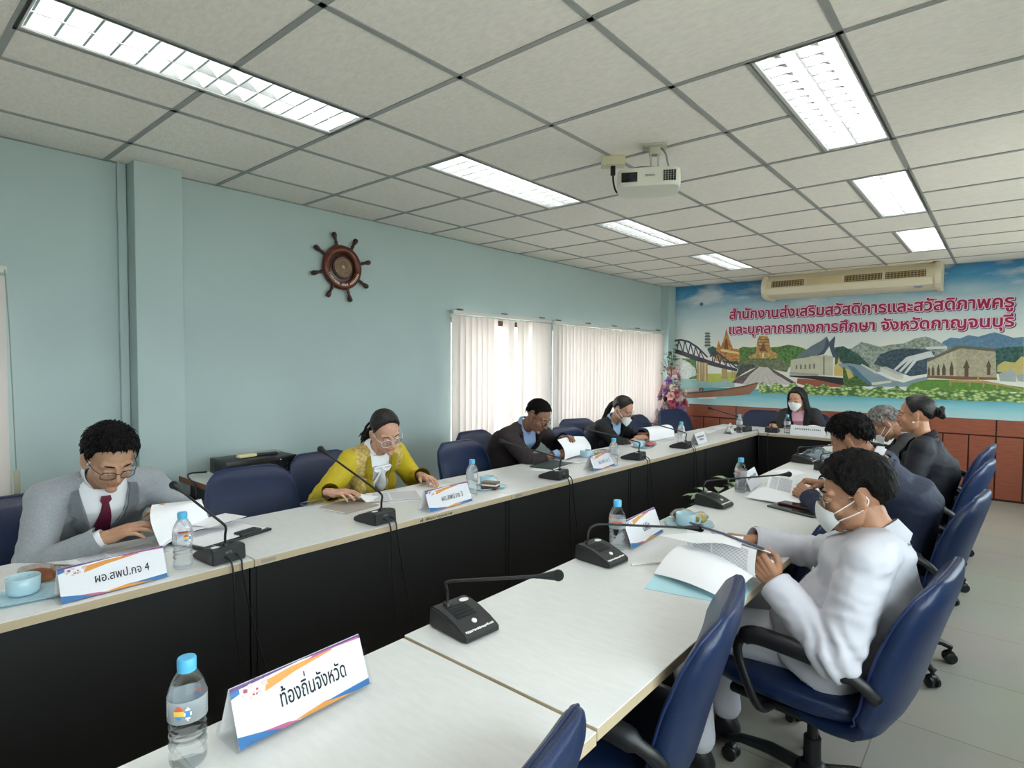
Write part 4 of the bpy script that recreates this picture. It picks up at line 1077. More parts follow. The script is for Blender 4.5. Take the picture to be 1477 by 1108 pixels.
bm = B(); box(bm, (0, 0, -0.026), (0.125, 0.075, 0.05), bevel=0.004); obj('box', bm, mat('socket_beige', (206, 200, 168), 0.45), sb)
bm = B(); box(bm, (0.0, -0.005, -0.075), (0.026, 0.022, 0.05), bevel=0.004); tube(bm, crom([(0, -0.005, -0.09), (0.004, -0.005, -0.14), (0.02, -0.01, -0.19), (0.06, 0.0, -0.2)], 5), 0.005, 8); obj('power_plug', bm, M_black, sb)
# ------------------------------------------------------------------ name signs
M_card = mat('card_white', (238, 234, 234), 0.5); M_acr = clear_mat('acrylic', (250, 251, 252), 0.04, ior=1.4)
M_cp = [M_card, mat('card_blue', (52, 112, 168), 0.45), mat('card_violet', (98, 66, 122), 0.45), mat('card_orange', (226, 150, 62), 0.45), mat('card_pink', (196, 96, 132), 0.45), mat('card_flower', (170, 78, 84), 0.5), mat('card_flower_pale', (222, 196, 188), 0.5)]
def sign(label, x, y, rz, text=None, L=0.30, h=0.105, tsize=0.042, tw=None, design=True, scribble=0, textcol=None, scr_col=None):
    t = thing('name_sign', label, 'name sign', (x, y, TT), rz, 'acrylic name signs')
    d = 0.042; sl = math.hypot(d, h); U = Vector((0, -d, h)) / sl; Nn = Vector((0, h, d)).normalized(); R = Vector((-1, 0, 0))
    base = Vector((0, d, 0.001))
    P = lambda s, q, e=0.0: base + R * s + U * q + Nn * e       # s to the reader's right, q up the face
    Pb = lambda s, q, e=0.0: Vector((0, -d, 0.001)) + Vector((1, 0, 0)) * s + Vector((0, d, h)) / sl * q + Vector((0, -h, d)).normalized() * e
    bm = B()
    for PP in (P, Pb):
        a = [PP(-L / 2, 0, 0.0016), PP(L / 2, 0, 0.0016), PP(L / 2, sl, 0.0016), PP(-L / 2, sl, 0.0016)]; b = [PP(-L / 2, 0, 0.003), PP(L / 2, 0, 0.003), PP(L / 2, sl, 0.003), PP(-L / 2, sl, 0.003)]
        va = [bm.verts.new(p) for p in a]; vb = [bm.verts.new(p) for p in b]
        bm.faces.new(va[::-1]); bm.faces.new(vb)
        for k in range(4): bm.faces.new((va[k], va[(k + 1) % 4], vb[(k + 1) % 4], vb[k]))
    box(bm, (0, 0, 0.0012), (L, 2 * d, 0.002)); obj('acrylic_holder', bm, M_acr, t, smooth=False)
    for PP, nm in ((P, 'front_card'), (Pb, 'rear_card')):
        bm = B(); m = 0.006
        va = [bm.verts.new(p) for p in (PP(-L / 2 + m, 0.003, 0), PP(L / 2 - m, 0.003, 0), PP(L / 2 - m, sl - 0.002, 0), PP(-L / 2 + m, sl - 0.002, 0))]
        vb = [bm.verts.new(p) for p in (PP(-L / 2 + m, 0.003, 0.0008), PP(L / 2 - m, 0.003, 0.0008), PP(L / 2 - m, sl - 0.002, 0.0008), PP(-L / 2 + m, sl - 0.002, 0.0008))]
        bm.faces.new(va[::-1]); bm.faces.new(vb)
        for k in range(4): bm.faces.new((va[k], va[(k + 1) % 4], vb[(k + 1) % 4], vb[k]))
        if design:
            S = lambda f: (-L / 2 + m) + f * (L - 2 * m); Q = lambda f: 0.003 + f * (sl - 0.005)
            def pl(pts, mi, e): f = bm.faces.new([bm.verts.new(PP(S(a), Q(b), e)) for a, b in pts]); f.material_index = mi
            pl([(0, 0.82), (0.06, 0.86), (0.06, 1.0), (0, 1.0)], 1, 0.0010); pl([(0.0, 0.93), (0.5, 0.985), (1.0, 0.93), (1.0, 1.0), (0.0, 1.0)], 2, 0.0011)
            pl([(0.22, 0.72), (0.45, 0.84), (0.75, 0.93), (0.75, 0.96), (0.42, 0.95), (0.24, 0.90)], 3, 0.0012); pl([(0.55, 0.93), (0.8, 0.955), (0.98, 0.93), (0.98, 0.965), (0.6, 0.975)], 4, 0.0013)
            pl([(0.0, 0.0), (0.30, 0.0), (0.18, 0.10), (0.0, 0.20)], 1, 0.0010); pl([(0.16, 0.11), (0.30, 0.0), (0.42, 0.0), (0.34, 0.06)], 4, 0.0011)
            pl([(0.38, 0.03), (0.45, 0.0), (0.86, 0.0), (0.62, 0.10)], 3, 0.0010); pl([(0.62, 0.08), (0.86, 0.0), (1.0, 0.0), (1.0, 0.12), (0.8, 0.1)], 1, 0.0011)
            rr = random.Random(2)
            for k in range(16):
                a, b = 0.07 + 0.17 * rr.random(), 0.70 + 0.22 * rr.random(); r = 0.008 + 0.012 * rr.random()
                pl([(a + r * math.cos(q * PI / 3), b + 2.4 * r * math.sin(q * PI / 3)) for q in range(6)], 5 if k % 3 == 0 else 6, 0.0013 + k * 0.00002)
        obj(nm, bm, M_cp, t, smooth=False)
        if nm == 'front_card' or True:
            bm = B(); rg = R if PP is P else Vector((1, 0, 0)); up = U if PP is P else Vector((0, d, h)) / sl
            if text: letters(bm, text, PP(0.02, sl * 0.36, 0.0016), rg, up, tsize, stroke=0.010, width=tw, center=True)
            rr = random.Random(scribble)
            for k in range(scribble):
                for q in range(14 if k == 0 else 8):
                    s = ((-0.36 if k == 0 else -0.2) + q * 0.052) * L; c = PP(s, sl * (0.56 - 0.24 * k), 0.0014); bb = 0.012 + 0.006 * rr.random()
                    quad(bm, [c, c + rg * 0.010, c + rg * 0.010 + up * bb, c + up * bb])
            if len(bm.faces): obj('lettering', bm, scr_col or (M_ink if text else mat('ink_soft', (92, 92, 98), 0.6)), t, smooth=False)
            else: bm.free()
    return t
sign('large name sign in the foreground, its four-syllable Thai word facing the empty seats', 2.352, -0.405, -PI / 2 + 0.02, 'ท้องถิ่นจังหวัด', L=0.305, h=0.105, tsize=0.044, tw=0.15)
sign('name sign ending in the number 4 in front of the man in grey', 1.305, -0.455, -PI / 2 + 0.02, 'ผอ.สพป.กจ 4', L=0.30, h=0.10, tsize=0.036, tw=0.15)
sign('name sign ending in the number 3 in front of the woman in yellow', 1.325, 0.975, -PI / 2 + 0.03, 'ผอ.สพป.กจ 3', L=0.31, h=0.10, tsize=0.036, tw=0.15)
sign('name sign in front of the open papers of the man in the dark suit', 1.345, 2.395, -PI / 2 + 0.05, 'ผอ.สพป.กจ 2', L=0.30, h=0.10, tsize=0.036, tw=0.15, textcol=1, scr_col=mat('ink_blue', (92, 132, 160), 0.6))
sign('small plain name sign with two lines, right of the masked woman in black', 1.36, 4.05, -PI / 2 + 0.08, None, L=0.28, h=0.10, design=False, scribble=2)
sign('small plain name sign at the far left corner beside a bottle', 1.28, 5.03, -PI / 2 + 0.25, None, L=0.26, h=0.095, design=False, scribble=1)
sign('wide white name sign in front of the long-haired woman at the head table', 1.96, 5.34, PI - 0.03, None, L=0.34, h=0.10, design=False, scribble=1)
sign('name sign beside the water bottle in front of the man in white', 2.325, 1.12, -PI / 2 + 0.04, 'ปลัด', L=0.30, h=0.105, tsize=0.04, tw=0.06)
sign('name sign behind the bottle in front of the man in the navy suit', 2.325, 2.46, -PI / 2 + 0.1, None, L=0.28, h=0.10, design=False, scribble=1)

# ------------------------------------------------------------------ water bottles
M_pet = clear_mat('pet_water', (250, 253, 255), 0.55, rough=0.0, ior=1.30)
M_cap = mat('cap_blue', (86, 172, 214), 0.35)
M_lab = [mat('label_film', (232, 238, 242), 0.4), mat('label_white', (228, 230, 228), 0.45), mat('label_red', (206, 92, 70), 0.45), mat('label_yellow', (228, 190, 84), 0.45), mat('label_blue', (70, 130, 186), 0.45), mat('label_grey', (136, 140, 144), 0.5)]
M_lab[0].node_tree.nodes['Principled BSDF'].inputs['Alpha'].default_value = 0.30
def make_bottle():
    t = thing('water_bottle', 'x', 'bottle', (0, 0, 0))
    bm = B(); pr = [(0.012, 0.004), (0.026, 0.001), (0.0305, 0.008), (0.031, 0.016)]
    for z in (0.024, 0.042, 0.060): pr += [(0.0312, z), (0.0275, z + 0.007), (0.0312, z + 0.014)]
    pr += [(0.029, 0.082), (0.0315, 0.087), (0.0318, 0.128), (0.031, 0.136), (0.026, 0.152), (0.0185, 0.166), (0.0135, 0.172), (0.0135, 0.184)]
    lathe(bm, pr, 28); obj('bottle_body', bm, M_pet, t, angle=70)
    bm = B(); lathe(bm, [(0.0155, 0.171), (0.0155, 0.173), (0.0150, 0.174), (0.0152, 0.1765), (0.0158, 0.177), (0.0158, 0.192), (0.0145, 0.1945)], 24)
    cp = obj('cap', bm, M_cap, t)
    bm = B(); n = 40; r = 0.0326
    n = 84; zs = [0.089 + 0.039 * q / 13 for q in range(14)]
    g = [[bm.verts.new((r * math.cos(2 * PI * k / n), r * math.sin(2 * PI * k / n), z)) for k in range(n)] for z in zs]
    for i in range(len(zs) - 1):
        for k in range(n):
            f = bm.faces.new((g[i][k], g[i][(k + 1) % n], g[i + 1][(k + 1) % n], g[i + 1][k]))
            kk = k; mi = 0; dx, dz = (kk - 7) / 3.6, (i - 6.5) / 4.0
            if dx * dx + dz * dz < 1: mi = 2 if dz > 0.25 else 3 if dz > -0.4 else 4
            dx, dz = (kk - 13) / 2.2, (i - 5.5) / 3.6
            if dx * dx + dz * dz < 1: mi = 1 if dx * dx + dz * dz > 0.45 else 4
            if 74 <= kk <= 80 and 3 <= i <= 10: mi = 5 if kk % 2 else 1
            if 66 <= kk <= 71 and i in (3, 5, 7, 9): mi = 5
            if 38 <= kk <= 50 and 5 <= i <= 9: mi = 2 if i > 7 else 3 if kk < 44 else 4
            f.material_index = mi
    obj('label', bm, M_lab, t, angle=180)
    return t
bottle0 = make_bottle()
for i, (x, y, a, lb) in enumerate([(2.352, -0.623, -1.35, 'largest water bottle in the bottom left foreground, beside the large name sign'), (1.274, -0.237, -0.6, 'water bottle in front of the papers of the man in grey'),
        (1.257, 1.231, 0.3, 'water bottle beside the cake, right of the woman in yellow'), (1.373, 2.534, 0.8, 'water bottle at the table edge left of the blue cup of the masked woman'),
        (1.238, 3.95, 0.2, 'water bottle behind the microphone of the masked woman in black'), (1.36, 5.1, 0, 'water bottle at the far left corner behind a small name sign'), (1.74, 5.42, 0, 'water bottle on the head table in front of the long-haired woman'),
        (2.326, 0.941, 2.0, 'water bottle beside the microphone in front of the man in white'), (2.336, 2.287, 1.2, 'water bottle in front of the man in navy, beside a name sign')]):
    o = bottle0 if i == 0 else dup(bottle0, (0, 0, 0))
    o.location = (x, y, TT); o.rotation_euler = (0, 0, a); o['label'] = lb; o['group'] = 'drinking water bottles'

# ------------------------------------------------------------------ cups, trays, snacks
M_cup = mat('cup_blue', (172, 202, 212), 0.2); M_tea = mat('cup_inside', (120, 132, 134), 0.25)
def make_cup():
    t = thing('coffee_cup', 'x', 'cup', (0, 0, 0))
    bm = B(); lathe(bm, [(0.026, 0.0), (0.037, 0.003), (0.042, 0.012), (0.0435, 0.054), (0.042, 0.055), (0.0398, 0.052), (0.038, 0.014), (0.028, 0.008), (0.001, 0.007)], 32, cap=False)
    obj('bowl', bm, M_cup, t, angle=70)
    bm = B(); tube(bm, crom([(0.039, 0, 0.044), (0.058, 0, 0.044), (0.062, 0, 0.028), (0.052, 0, 0.014), (0.036, 0, 0.012)], 5), 0.004, 8); obj('handle', bm, M_cup, t, angle=180)
    bm = B(); lathe(bm, [(0.001, 0.030), (0.0372, 0.030)], 24, cap=False); obj('coffee', bm, M_tea, t)
    return t
def make_tray():
    t = None
    bm = B(); rings = []
    for z, s in ((0.001, 0.82), (0.003, 0.86), (0.010, 0.98), (0.012, 1.0), (0.0105, 0.975), (0.005, 0.86), (0.004, 0.8)): rings.append(supring((0, 0, z), (1, 0, 0), (0, 1, 0), 0.105 * s, 0.075 * s, 5, 40))
    loft(bm, rings); return obj('snack_tray', bm, M_cup, None, angle=50)
cup0, tray0 = make_cup(), make_tray()
CUPS = [(1.17, -0.655, 0.0045, 2.6, 'pale blue cup at the left edge in front of the man in grey'), (1.165, 1.45, 0.0045, 0.6, 'pale blue cup behind the slice of cake, right of the woman in yellow'),
        (1.03, 2.70, 0.004, 1.0, 'pale blue cup half hidden by the papers of the man in the dark suit'), (1.075, 3.45, 0.0045, 1.0, 'pale blue cup beside the hand of the masked woman in black'),
        (2.39, 1.43, 0.0045, 0.4, 'pale blue cup on the tray near the papers of the man in white')]
for i, (x, y, z, a, lb) in enumerate(CUPS):
    o = cup0 if i == 0 else dup(cup0, (0, 0, 0))
    o.location = (x, y, TT + z); o.rotation_euler = (0, 0, a); o['label'] = lb; o['group'] = 'coffee cups'
for i, (x, y, a, lb) in enumerate([(1.195, -0.645, 1.4, 'pale blue tray under the cup at the left edge of the picture'), (1.20, 1.415, 1.3, 'pale tray carrying a slice of cake, right of the woman in yellow'),
        (1.10, 3.49, 1.5, 'pale tray with a pink snack beside the masked woman in black'), (2.395, 1.455, 0.5, 'pale blue tray with snacks near the papers of the man in white')]):
    o = tray0 if i == 0 else tray0.copy()
    if i: COL.objects.link(o)
    o.location = (x, y, TT); o.rotation_euler = (0, 0, a); tag(o, lb, 'tray', 'snack trays')
M_wrap = clear_mat('clear_wrap', (238, 238, 234), 0.35, rough=0.12, ior=1.2)
def lump(bm, c, r, seed, amp=0.25, mi=0, sub=3):
    q = bmesh.ops.create_icosphere(bm, subdivisions=sub, radius=1.0)
    for v in q['verts']:
        n = noise.noise(v.co * 2.2 + Vector((seed, seed * 2, 0))) * amp
        v.co = Vector(c) + Vector((v.co.x * r[0], v.co.y * r[1], v.co.z * r[2])) * (1 + n)
        for f in v.link_faces: f.material_index = mi
def wrapped(name, label, loc, rz, core, rc, rw, seed, extra=None):
    t = thing(name, label, 'snack', loc, rz, 'wrapped snacks')
    bm = B(); lump(bm, (0, 0, rc[2]), rc, seed, 0.18); obj('filling', bm, core, t, angle=180)
    if extra: bm = B(); lump(bm, extra[0], extra[1], seed + 3, 0.3); obj('topping', bm, extra[2], t, angle=180)
    bm = B(); lump(bm, (0, 0, rw[2] + 0.001), rw, seed + 7, 0.22); obj('wrapper', bm, M_wrap, t, angle=30)
    return t
M_bread = mat('bread', (142, 82, 48), 0.5, noise_amt=0.3, noise_scale=40); M_choc = mat('chocolate', (86, 62, 46), 0.5, noise_amt=0.35, noise_scale=50)
wrapped('wrapped_bun', 'brown bun in clear wrap beside the cup at the left edge', (1.075, -0.60, TT), 0.2, M_bread, (0.055, 0.042, 0.022), (0.085, 0.055, 0.028), 1.0)
wrapped('wrapped_pastry', 'white and brown wrapped pastry behind the name sign of the dark-suited man', (1.10, 2.83, TT), 0.5, mat('cream_cake', (206, 192, 172), 0.6, noise_amt=0.3, noise_scale=40), (0.05, 0.035, 0.022), (0.07, 0.05, 0.028), 2.0, ((0.01, 0.01, 0.035), (0.02, 0.02, 0.01), M_choc))
wrapped('wrapped_sweet', 'pink wrapped sweet on the tray of the masked woman in black', (1.13, 3.555, TT + 0.004), 0.3, mat('pink_sweet', (206, 110, 120), 0.45, noise_amt=0.3, noise_scale=40), (0.045, 0.035, 0.018), (0.06, 0.045, 0.024), 3.0)
wrapped('wrapped_cookie', 'brown chocolate snack in clear wrap on the right-hand tray', (2.345, 1.50, TT + 0.004), 0.8, M_choc, (0.042, 0.032, 0.02), (0.055, 0.042, 0.026), 4.0, ((0.005, -0.005, 0.038), (0.012, 0.01, 0.006), M_card))
wrapped('wrapped_biscuit', 'small yellow wrapped snack on the right-hand tray behind the cup', (2.42, 1.52, TT + 0.004), 0.4, mat('yellow_snack', (206, 176, 90), 0.5, noise_amt=0.3, noise_scale=60), (0.026, 0.022, 0.018), (0.034, 0.03, 0.023), 5.0)
ck = thing('cake_slice', 'slice of brown layered cake on the tray right of the woman in yellow', 'cake', (1.235, 1.405, TT + 0.0045), 0.3)
bm = B(); prism(bm, [(-0.045, -0.03), (0.045, -0.03), (0.045, 0.03), (-0.045, 0.02)], 0.0, 0.018); obj('lower_layer', bm, M_choc, ck, smooth=False)
bm = B(); prism(bm, [(-0.043, -0.028), (0.043, -0.028), (0.043, 0.028), (-0.043, 0.018)], 0.018, 0.027); obj('cream_layer', bm, M_card, ck, smooth=False)
bm = B(); prism(bm, [(-0.045, -0.03), (0.045, -0.03), (0.045, 0.03), (-0.045, 0.02)], 0.027, 0.040); obj('upper_layer', bm, mat('cake_top', (116, 96, 84), 0.5), ck, smooth=False)

# ------------------------------------------------------------------ papers, folders, devices
M_paper = mat('paper', (238, 238, 240), 0.65)
def printed():
    m = bpy.data.materials.new('printed_page'); m.use_nodes = True
    nt = m.node_tree; N = nt.nodes; L = nt.links; b = N['Principled BSDF']; b.inputs['Roughness'].default_value = 0.65
    uv = N.new('ShaderNodeUVMap'); br = N.new('ShaderNodeTexBrick'); br.offset = 0.37; br.offset_frequency = 1
    br.inputs['Scale'].default_value = 1.0; br.inputs['Brick Width'].default_value = 0.62; br.inputs['Row Height'].default_value = 0.052; br.inputs['Mortar Size'].default_value = 0.018; br.inputs['Mortar Smooth'].default_value = 0.3
    br.inputs['Color1'].default_value = lin((128, 128, 134)) + (1,); br.inputs['Color2'].default_value = lin((160, 160, 166)) + (1,); br.inputs['Mortar'].default_value = lin((236, 236, 238)) + (1,)
    L.new(uv.outputs[0], br.inputs['Vector'])
    sp = N.new('ShaderNodeSeparateXYZ'); L.new(uv.outputs[0], sp.inputs[0])
    def rng(s, a, b_):
        g = N.new('ShaderNodeMath'); g.operation = 'GREATER_THAN'; g.inputs[1].default_value = a; L.new(s, g.inputs[0])
        l = N.new('ShaderNodeMath'); l.operation = 'LESS_THAN'; l.inputs[1].default_value = b_; L.new(s, l.inputs[0])
        k = N.new('ShaderNodeMath'); k.operation = 'MULTIPLY'; L.new(g.outputs[0], k.inputs[0]); L.new(l.outputs[0], k.inputs[1]); return k.outputs[0]
    k = N.new('ShaderNodeMath'); k.operation = 'MULTIPLY'; L.new(rng(sp.outputs['X'], 0.1, 0.9), k.inputs[0]); L.new(rng(sp.outputs['Y'], 0.08, 0.92), k.inputs[1])
    mx = N.new('ShaderNodeMix'); mx.data_type = 'RGBA'; L.new(k.outputs[0], mx.inputs[0]); mx.inputs[6].default_value = lin((238, 238, 240)) + (1,); L.new(br.outputs['Color'], mx.inputs[7])
    L.new(mx.outputs[2], b.inputs['Base Color'])
    return m
M_print = printed()
def sheet_bm(bm, c, bulge=None, n=14, th=0.0009, mi=0):
    """curved sheet through four corners c = (bl, br, tr, tl); bulge(u, v) gives an offset vector"""
    c = [Vector(p) for p in c]; uvl = bm.loops.layers.uv.verify()
    P = [[c[0] * (1 - u) * (1 - v) + c[1] * u * (1 - v) + c[2] * u * v + c[3] * (1 - u) * v + (Vector(bulge(u, v)) if bulge else Vector()) for u in (i / n for i in range(n + 1))] for v in (j / n for j in range(n + 1))]
    nv = lambda i, j: ((P[j][min(i + 1, n)] - P[j][max(i - 1, 0)]).cross(P[min(j + 1, n)][i] - P[max(j - 1, 0)][i])).normalized()
    A_ = [[bm.verts.new(P[j][i] + nv(i, j) * th / 2) for i in range(n + 1)] for j in range(n + 1)]; D = [[bm.verts.new(P[j][i] - nv(i, j) * th / 2) for i in range(n + 1)] for j in range(n + 1)]
    for j in range(n):
        for i in range(n):
            for G, rev in ((A_, False), (D, True)):
                q = [(i, j), (i + 1, j), (i + 1, j + 1), (i, j + 1)]
                if rev: q = q[::-1]
                f = bm.faces.new([G[b][a] for a, b in q]); f.material_index = mi
                for l, (a, b) in zip(f.loops, q): l[uvl].uv = (a / n, b / n)
    for G in ([(i, 0) for i in range(n + 1)], [(n, j) for j in range(n + 1)], [(i, n) for i in range(n, -1, -1)], [(0, j) for j in range(n, -1, -1)]):
        for (a, b), (p, q) in zip(G[:-1], G[1:]):
            f = bm.faces.new((D[b][a], D[q][p], A_[q][p], A_[b][a])); f.material_index = mi
def sheet(name, label, c, bulge=None, m=None, group='papers on the tables', cat='paper', n=14, th=0.0009):
    bm = B(); sheet_bm(bm, c, bulge, n, th)
    o = obj(name, bm, m or M_paper, None, angle=60)
    return tag(o, label, cat, group)
def flat(name, label, x, y, rz, sx, sy, z=0.0, m=None, **k):
    c, s = math.cos(rz), math.sin(rz); pt = lambda a, b: (x + a * c - b * s, y + a * s + b * c, TT + 0.0012 + z)
    return sheet(name, label, [pt(-sx / 2, -sy / 2), pt(sx / 2, -sy / 2), pt(sx / 2, sy / 2), pt(-sx / 2, sy / 2)], None, m, **k)
# man in grey
flat('printed_sheet', 'printed sheet lying behind the number 4 name sign', 0.99, -0.335, PI / 2 + 0.1, 0.30, 0.21, m=M_print)
sheet('turned_page', 'big white page being turned by the man in grey', [(1.02, -0.225, .755), (0.84, 0.03, .765), (0.76, 0.03, .85), (0.86, -0.20, .885)], lambda u, v: (0.05 * v * (1 - v) * 3, -0.03 * math.sin(PI * v), 0.05 * math.sin(PI * v) * (0.6 + 0.4 * u)))
sheet('stapled_document', 'document with curling pages under the turned page of the man in grey', [(1.03, -0.23, .752), (0.97, 0.06, .758), (0.80, 0.055, .775), (0.80, -0.18, .765)], lambda u, v: (0, 0, 0.03 * math.sin(PI * u) * (1 - v)))
flat('loose_page', 'loose white page sticking out right of the turned page on the left table', 0.915, 0.03, 0.3, 0.13, 0.19, z=0.045, m=M_paper)
cb = thing('clipboard', 'black folder under the papers of the man in grey, behind the microphone', 'folder', (1.0, 0.0, TT), 0.25)
bm = B(); box(bm, (0, 0, 0.006), (0.25, 0.32, 0.010), bevel=0.003); obj('cover', bm, mat('folder_black', (30, 31, 33), 0.4), cb)
bm = B(); box(bm, (0.10, 0.06, 0.018), (0.05, 0.10, 0.012), bevel=0.004); tube(bm, [(0.12, 0.02, 0.016), (0.12, 0.1, 0.016)], 0.006, 8); obj('clip', bm, M_dark, cb)
bm = B(); box(bm, (0.004, 0.0, 0.0135), (0.21, 0.29, 0.003)); obj('pad', bm, M_paper, cb, smooth=False)
tb = thing('ballpoint_pen', 'grey pen lying behind the bun at the left edge', 'pen', (1.0, -0.50, TT), 0.0, 'pens')
bm = B(); tube(bm, [(-0.07, -0.03, 0.004), (0.05, 0.06, 0.004)], 0.0038, 8); obj('barrel', bm, mat('pen_grey', (120, 118, 118), 0.3), tb)
bm = B(); tube(bm, [(0.05, 0.06, 0.004), (0.065, 0.0712, 0.004)], [0.0038, 0.001], 8); obj('tip', bm, M_chrome, tb)
p2 = thing('ballpoint_pen', 'clear pen on the right table in front of the man in white', 'pen', (2.495, 0.87, TT), 0.9, 'pens')
bm = B(); tube(bm, [(-0.065, 0, 0.004), (0.065, 0, 0.004)], 0.0036, 8); obj('barrel', bm, mat('pen_white', (214, 214, 212), 0.25), p2)
bm = B(); tube(bm, [(0.065, 0, 0.004), (0.08, 0, 0.004)], [0.0036, 0.001], 8); obj('tip', bm, M_chrome, p2)
# woman in yellow
fo = thing('closed_folder', 'closed beige-grey folder under the right hand of the woman in yellow', 'folder', (0.985, 0.635, TT), 0.12)
bm = B(); box(bm, (0, 0, 0.004), (0.20, 0.21, 0.007), bevel=0.002); obj('cover', bm, mat('folder_taupe', (158, 148, 138), 0.5), fo)
bm = B(); box(bm, (-0.004, 0, 0.0045), (0.194, 0.215, 0.003)); obj('pages', bm, M_paper, fo, smooth=False)
sheet('folded_page', 'half-open white page between the folder and papers of the woman in yellow', [(1.0, 0.73, .745), (0.93, 0.86, .745), (0.82, 0.80, .755), (0.86, 0.68, .765)], lambda u, v: (0, 0, 0.03 * math.sin(PI * v) * (1 - u)))
flat('printed_sheet', 'printed sheet in front of the woman in yellow, uppermost of two', 0.98, 0.93, PI / 2 - 0.55, 0.30, 0.21, z=0.004, m=M_print)
flat('blank_sheet', 'white sheet under the printed one in front of the woman in yellow', 1.04, 0.99, PI / 2 - 0.35, 0.30, 0.21, m=M_paper)
flat('blank_sheet', 'white sheet under the left hand of the woman in yellow', 0.94, 1.17, PI / 2 + 0.2, 0.28, 0.20, z=0.002, m=M_paper)
# man in the dark suit
gf = thing('green_folder', 'dark green folder behind the microphone of the man in the dark suit', 'folder', (1.05, 2.25, TT), 0.1)
bm = B(); box(bm, (0, 0, 0.006), (0.19, 0.30, 0.010), bevel=0.003); obj('cover', bm, mat('folder_green', (52, 66, 62), 0.45), gf)
bm = B(); box(bm, (0.003, 0, 0.006), (0.188, 0.296, 0.006)); obj('pages', bm, M_paper, gf, smooth=False)
flat('blank_sheet', 'white sheet sticking out left of the green folder', 1.09, 2.12, 0.3, 0.15, 0.2, m=M_paper)
sheet('turned_page', 'white page lifted by the man in the dark suit', [(1.01, 2.45, .752), (1.01, 2.80, .752), (0.91, 2.86, .875), (0.91, 2.50, .885)], lambda u, v: (0.03 * math.sin(PI * v), 0, 0.012 * math.sin(PI * u)))
flat('open_document', 'open document lying under the hand of the man in the dark suit', 1.03, 2.60, PI / 2 + 0.05, 0.36, 0.24, m=M_print, th=0.006)
# masked woman in black
sheet('turned_page', 'rolled white page in front of the masked woman in black', [(1.0, 3.80, .748), (1.02, 4.28, .75), (0.80, 4.40, .83), (0.80, 3.92, .84)], lambda u, v: (0.05 * math.sin(PI * v), 0, 0.055 * math.sin(PI * v)))
flat('open_document', 'flat open document under the rolled page of the masked woman in black', 1.02, 4.02, PI / 2, 0.34, 0.22, m=M_print, th=0.005)
flat('blank_sheet', 'white sheet at the empty place on the far left corner table', 1.02, 5.0, PI / 2 + 0.1, 0.32, 0.22, m=M_paper)
flat('blank_sheet', 'white sheet near the corner of the head table', 1.12, 5.45, 0.5, 0.30, 0.21, m=M_paper)
# head table
sheet('turned_page', 'curled page in front of the long-haired woman at the head table', [(1.78, 5.50, .745), (2.08, 5.50, .745), (2.06, 5.68, .77), (1.80, 5.68, .77)], lambda u, v: (0, 0, 0.05 * math.sin(PI * u)))
# man in white: lower booklet lying on the table, upper booklet held in both hands
M_cyan = mat('cover_cyan', (178, 220, 228), 0.5)
flat('blue_cover', 'pale blue booklet cover under the pages of the man in white', 2.715, 0.79, 0.22, 0.30, 0.21, m=M_cyan)
sheet('turned_page', 'large curved page resting on the table in front of the man in white', [(2.565, 0.775, .750), (2.853, 0.70, .752), (2.87, 0.97, .775), (2.585, 1.03, .79)], lambda u, v: (0, 0, 0.035 * math.sin(PI * v) * (1 - 0.3 * u) + 0.012 * math.sin(PI * u)))
sheet('printed_sheet', 'page of dense text hanging from the booklet held by the man in white', [(2.60, 0.99, .772), (2.87, 0.865, .785), (2.862, 0.90, .865), (2.575, 1.02, .85)], lambda u, v: (0, -0.012 * math.sin(PI * v), 0), m=M_print)
sheet('printed_sheet', 'white front page folded back over the booklet held by the man in white', [(2.655, 0.915, .838), (2.81, 0.90, .860), (2.78, 1.02, .864), (2.49, 0.955, .826)], lambda u, v: (0, 0, 0.01 * math.sin(PI * u)), m=M_paper)
bk = thing('held_booklet', 'booklet with dark spine edge held up in both hands by the man in white', 'booklet', (0, 0, 0))
bm = B(); sheet_bm(bm, [(2.56, 1.10, .848), (2.88, 0.90, .868), (2.90, 1.02, .80), (2.60, 1.22, .79)], lambda u, v: (0, 0, 0.01 * math.sin(PI * v)), th=0.004); obj('page_block', bm, M_paper, bk, angle=60)
bm = B(); tube(bm, [(2.55, 1.104, .853), (2.72, 1.0, .866), (2.885, 0.898, .873)], 0.0045, 6); obj('spine', bm, mat('spine_grey', (92, 96, 112), 0.5), bk)
flat('blank_sheet', 'white sheet at the table edge under the right forearm of the man in white', 2.785, 1.13, 0.4, 0.16, 0.2, z=0.001, m=M_paper)
# man in navy
tbt = thing('tablet', 'dark green-cased tablet in front of the man in navy', 'tablet', (2.70, 2.07, TT), -0.35)
bm = B(); box(bm, (0, 0, 0.006), (0.25, 0.17, 0.010), bevel=0.004); obj('case', bm, mat('tablet_case', (74, 82, 74), 0.45), tbt)
bm = B(); box(bm, (0, 0, 0.0116), (0.235, 0.155, 0.0012)); obj('screen', bm, mat('screen_dark', (28, 30, 32), 0.12), tbt, smooth=False)
ph = thing('mobile_phone', 'dark red-cased phone lying on the tablet', 'phone', (2.68, 2.10, TT + 0.0125), -0.30)
bm = B(); box(bm, (0, 0, 0.005), (0.165, 0.078, 0.009), bevel=0.0035); obj('case', bm, mat('phone_case', (56, 28, 30), 0.35), ph)
bm = B(); box(bm, (0, 0, 0.0098), (0.155, 0.070, 0.0008)); obj('screen', bm, mat('phone_screen', (46, 26, 30), 0.1), ph, smooth=False)
sheet('turned_page', 'white page spread on the table left of the hand of the man in navy', [(2.42, 2.13, .752), (2.68, 2.10, .752), (2.70, 2.33, .765), (2.46, 2.45, .765)], lambda u, v: (0, 0, 0.02 * math.sin(PI * v)))
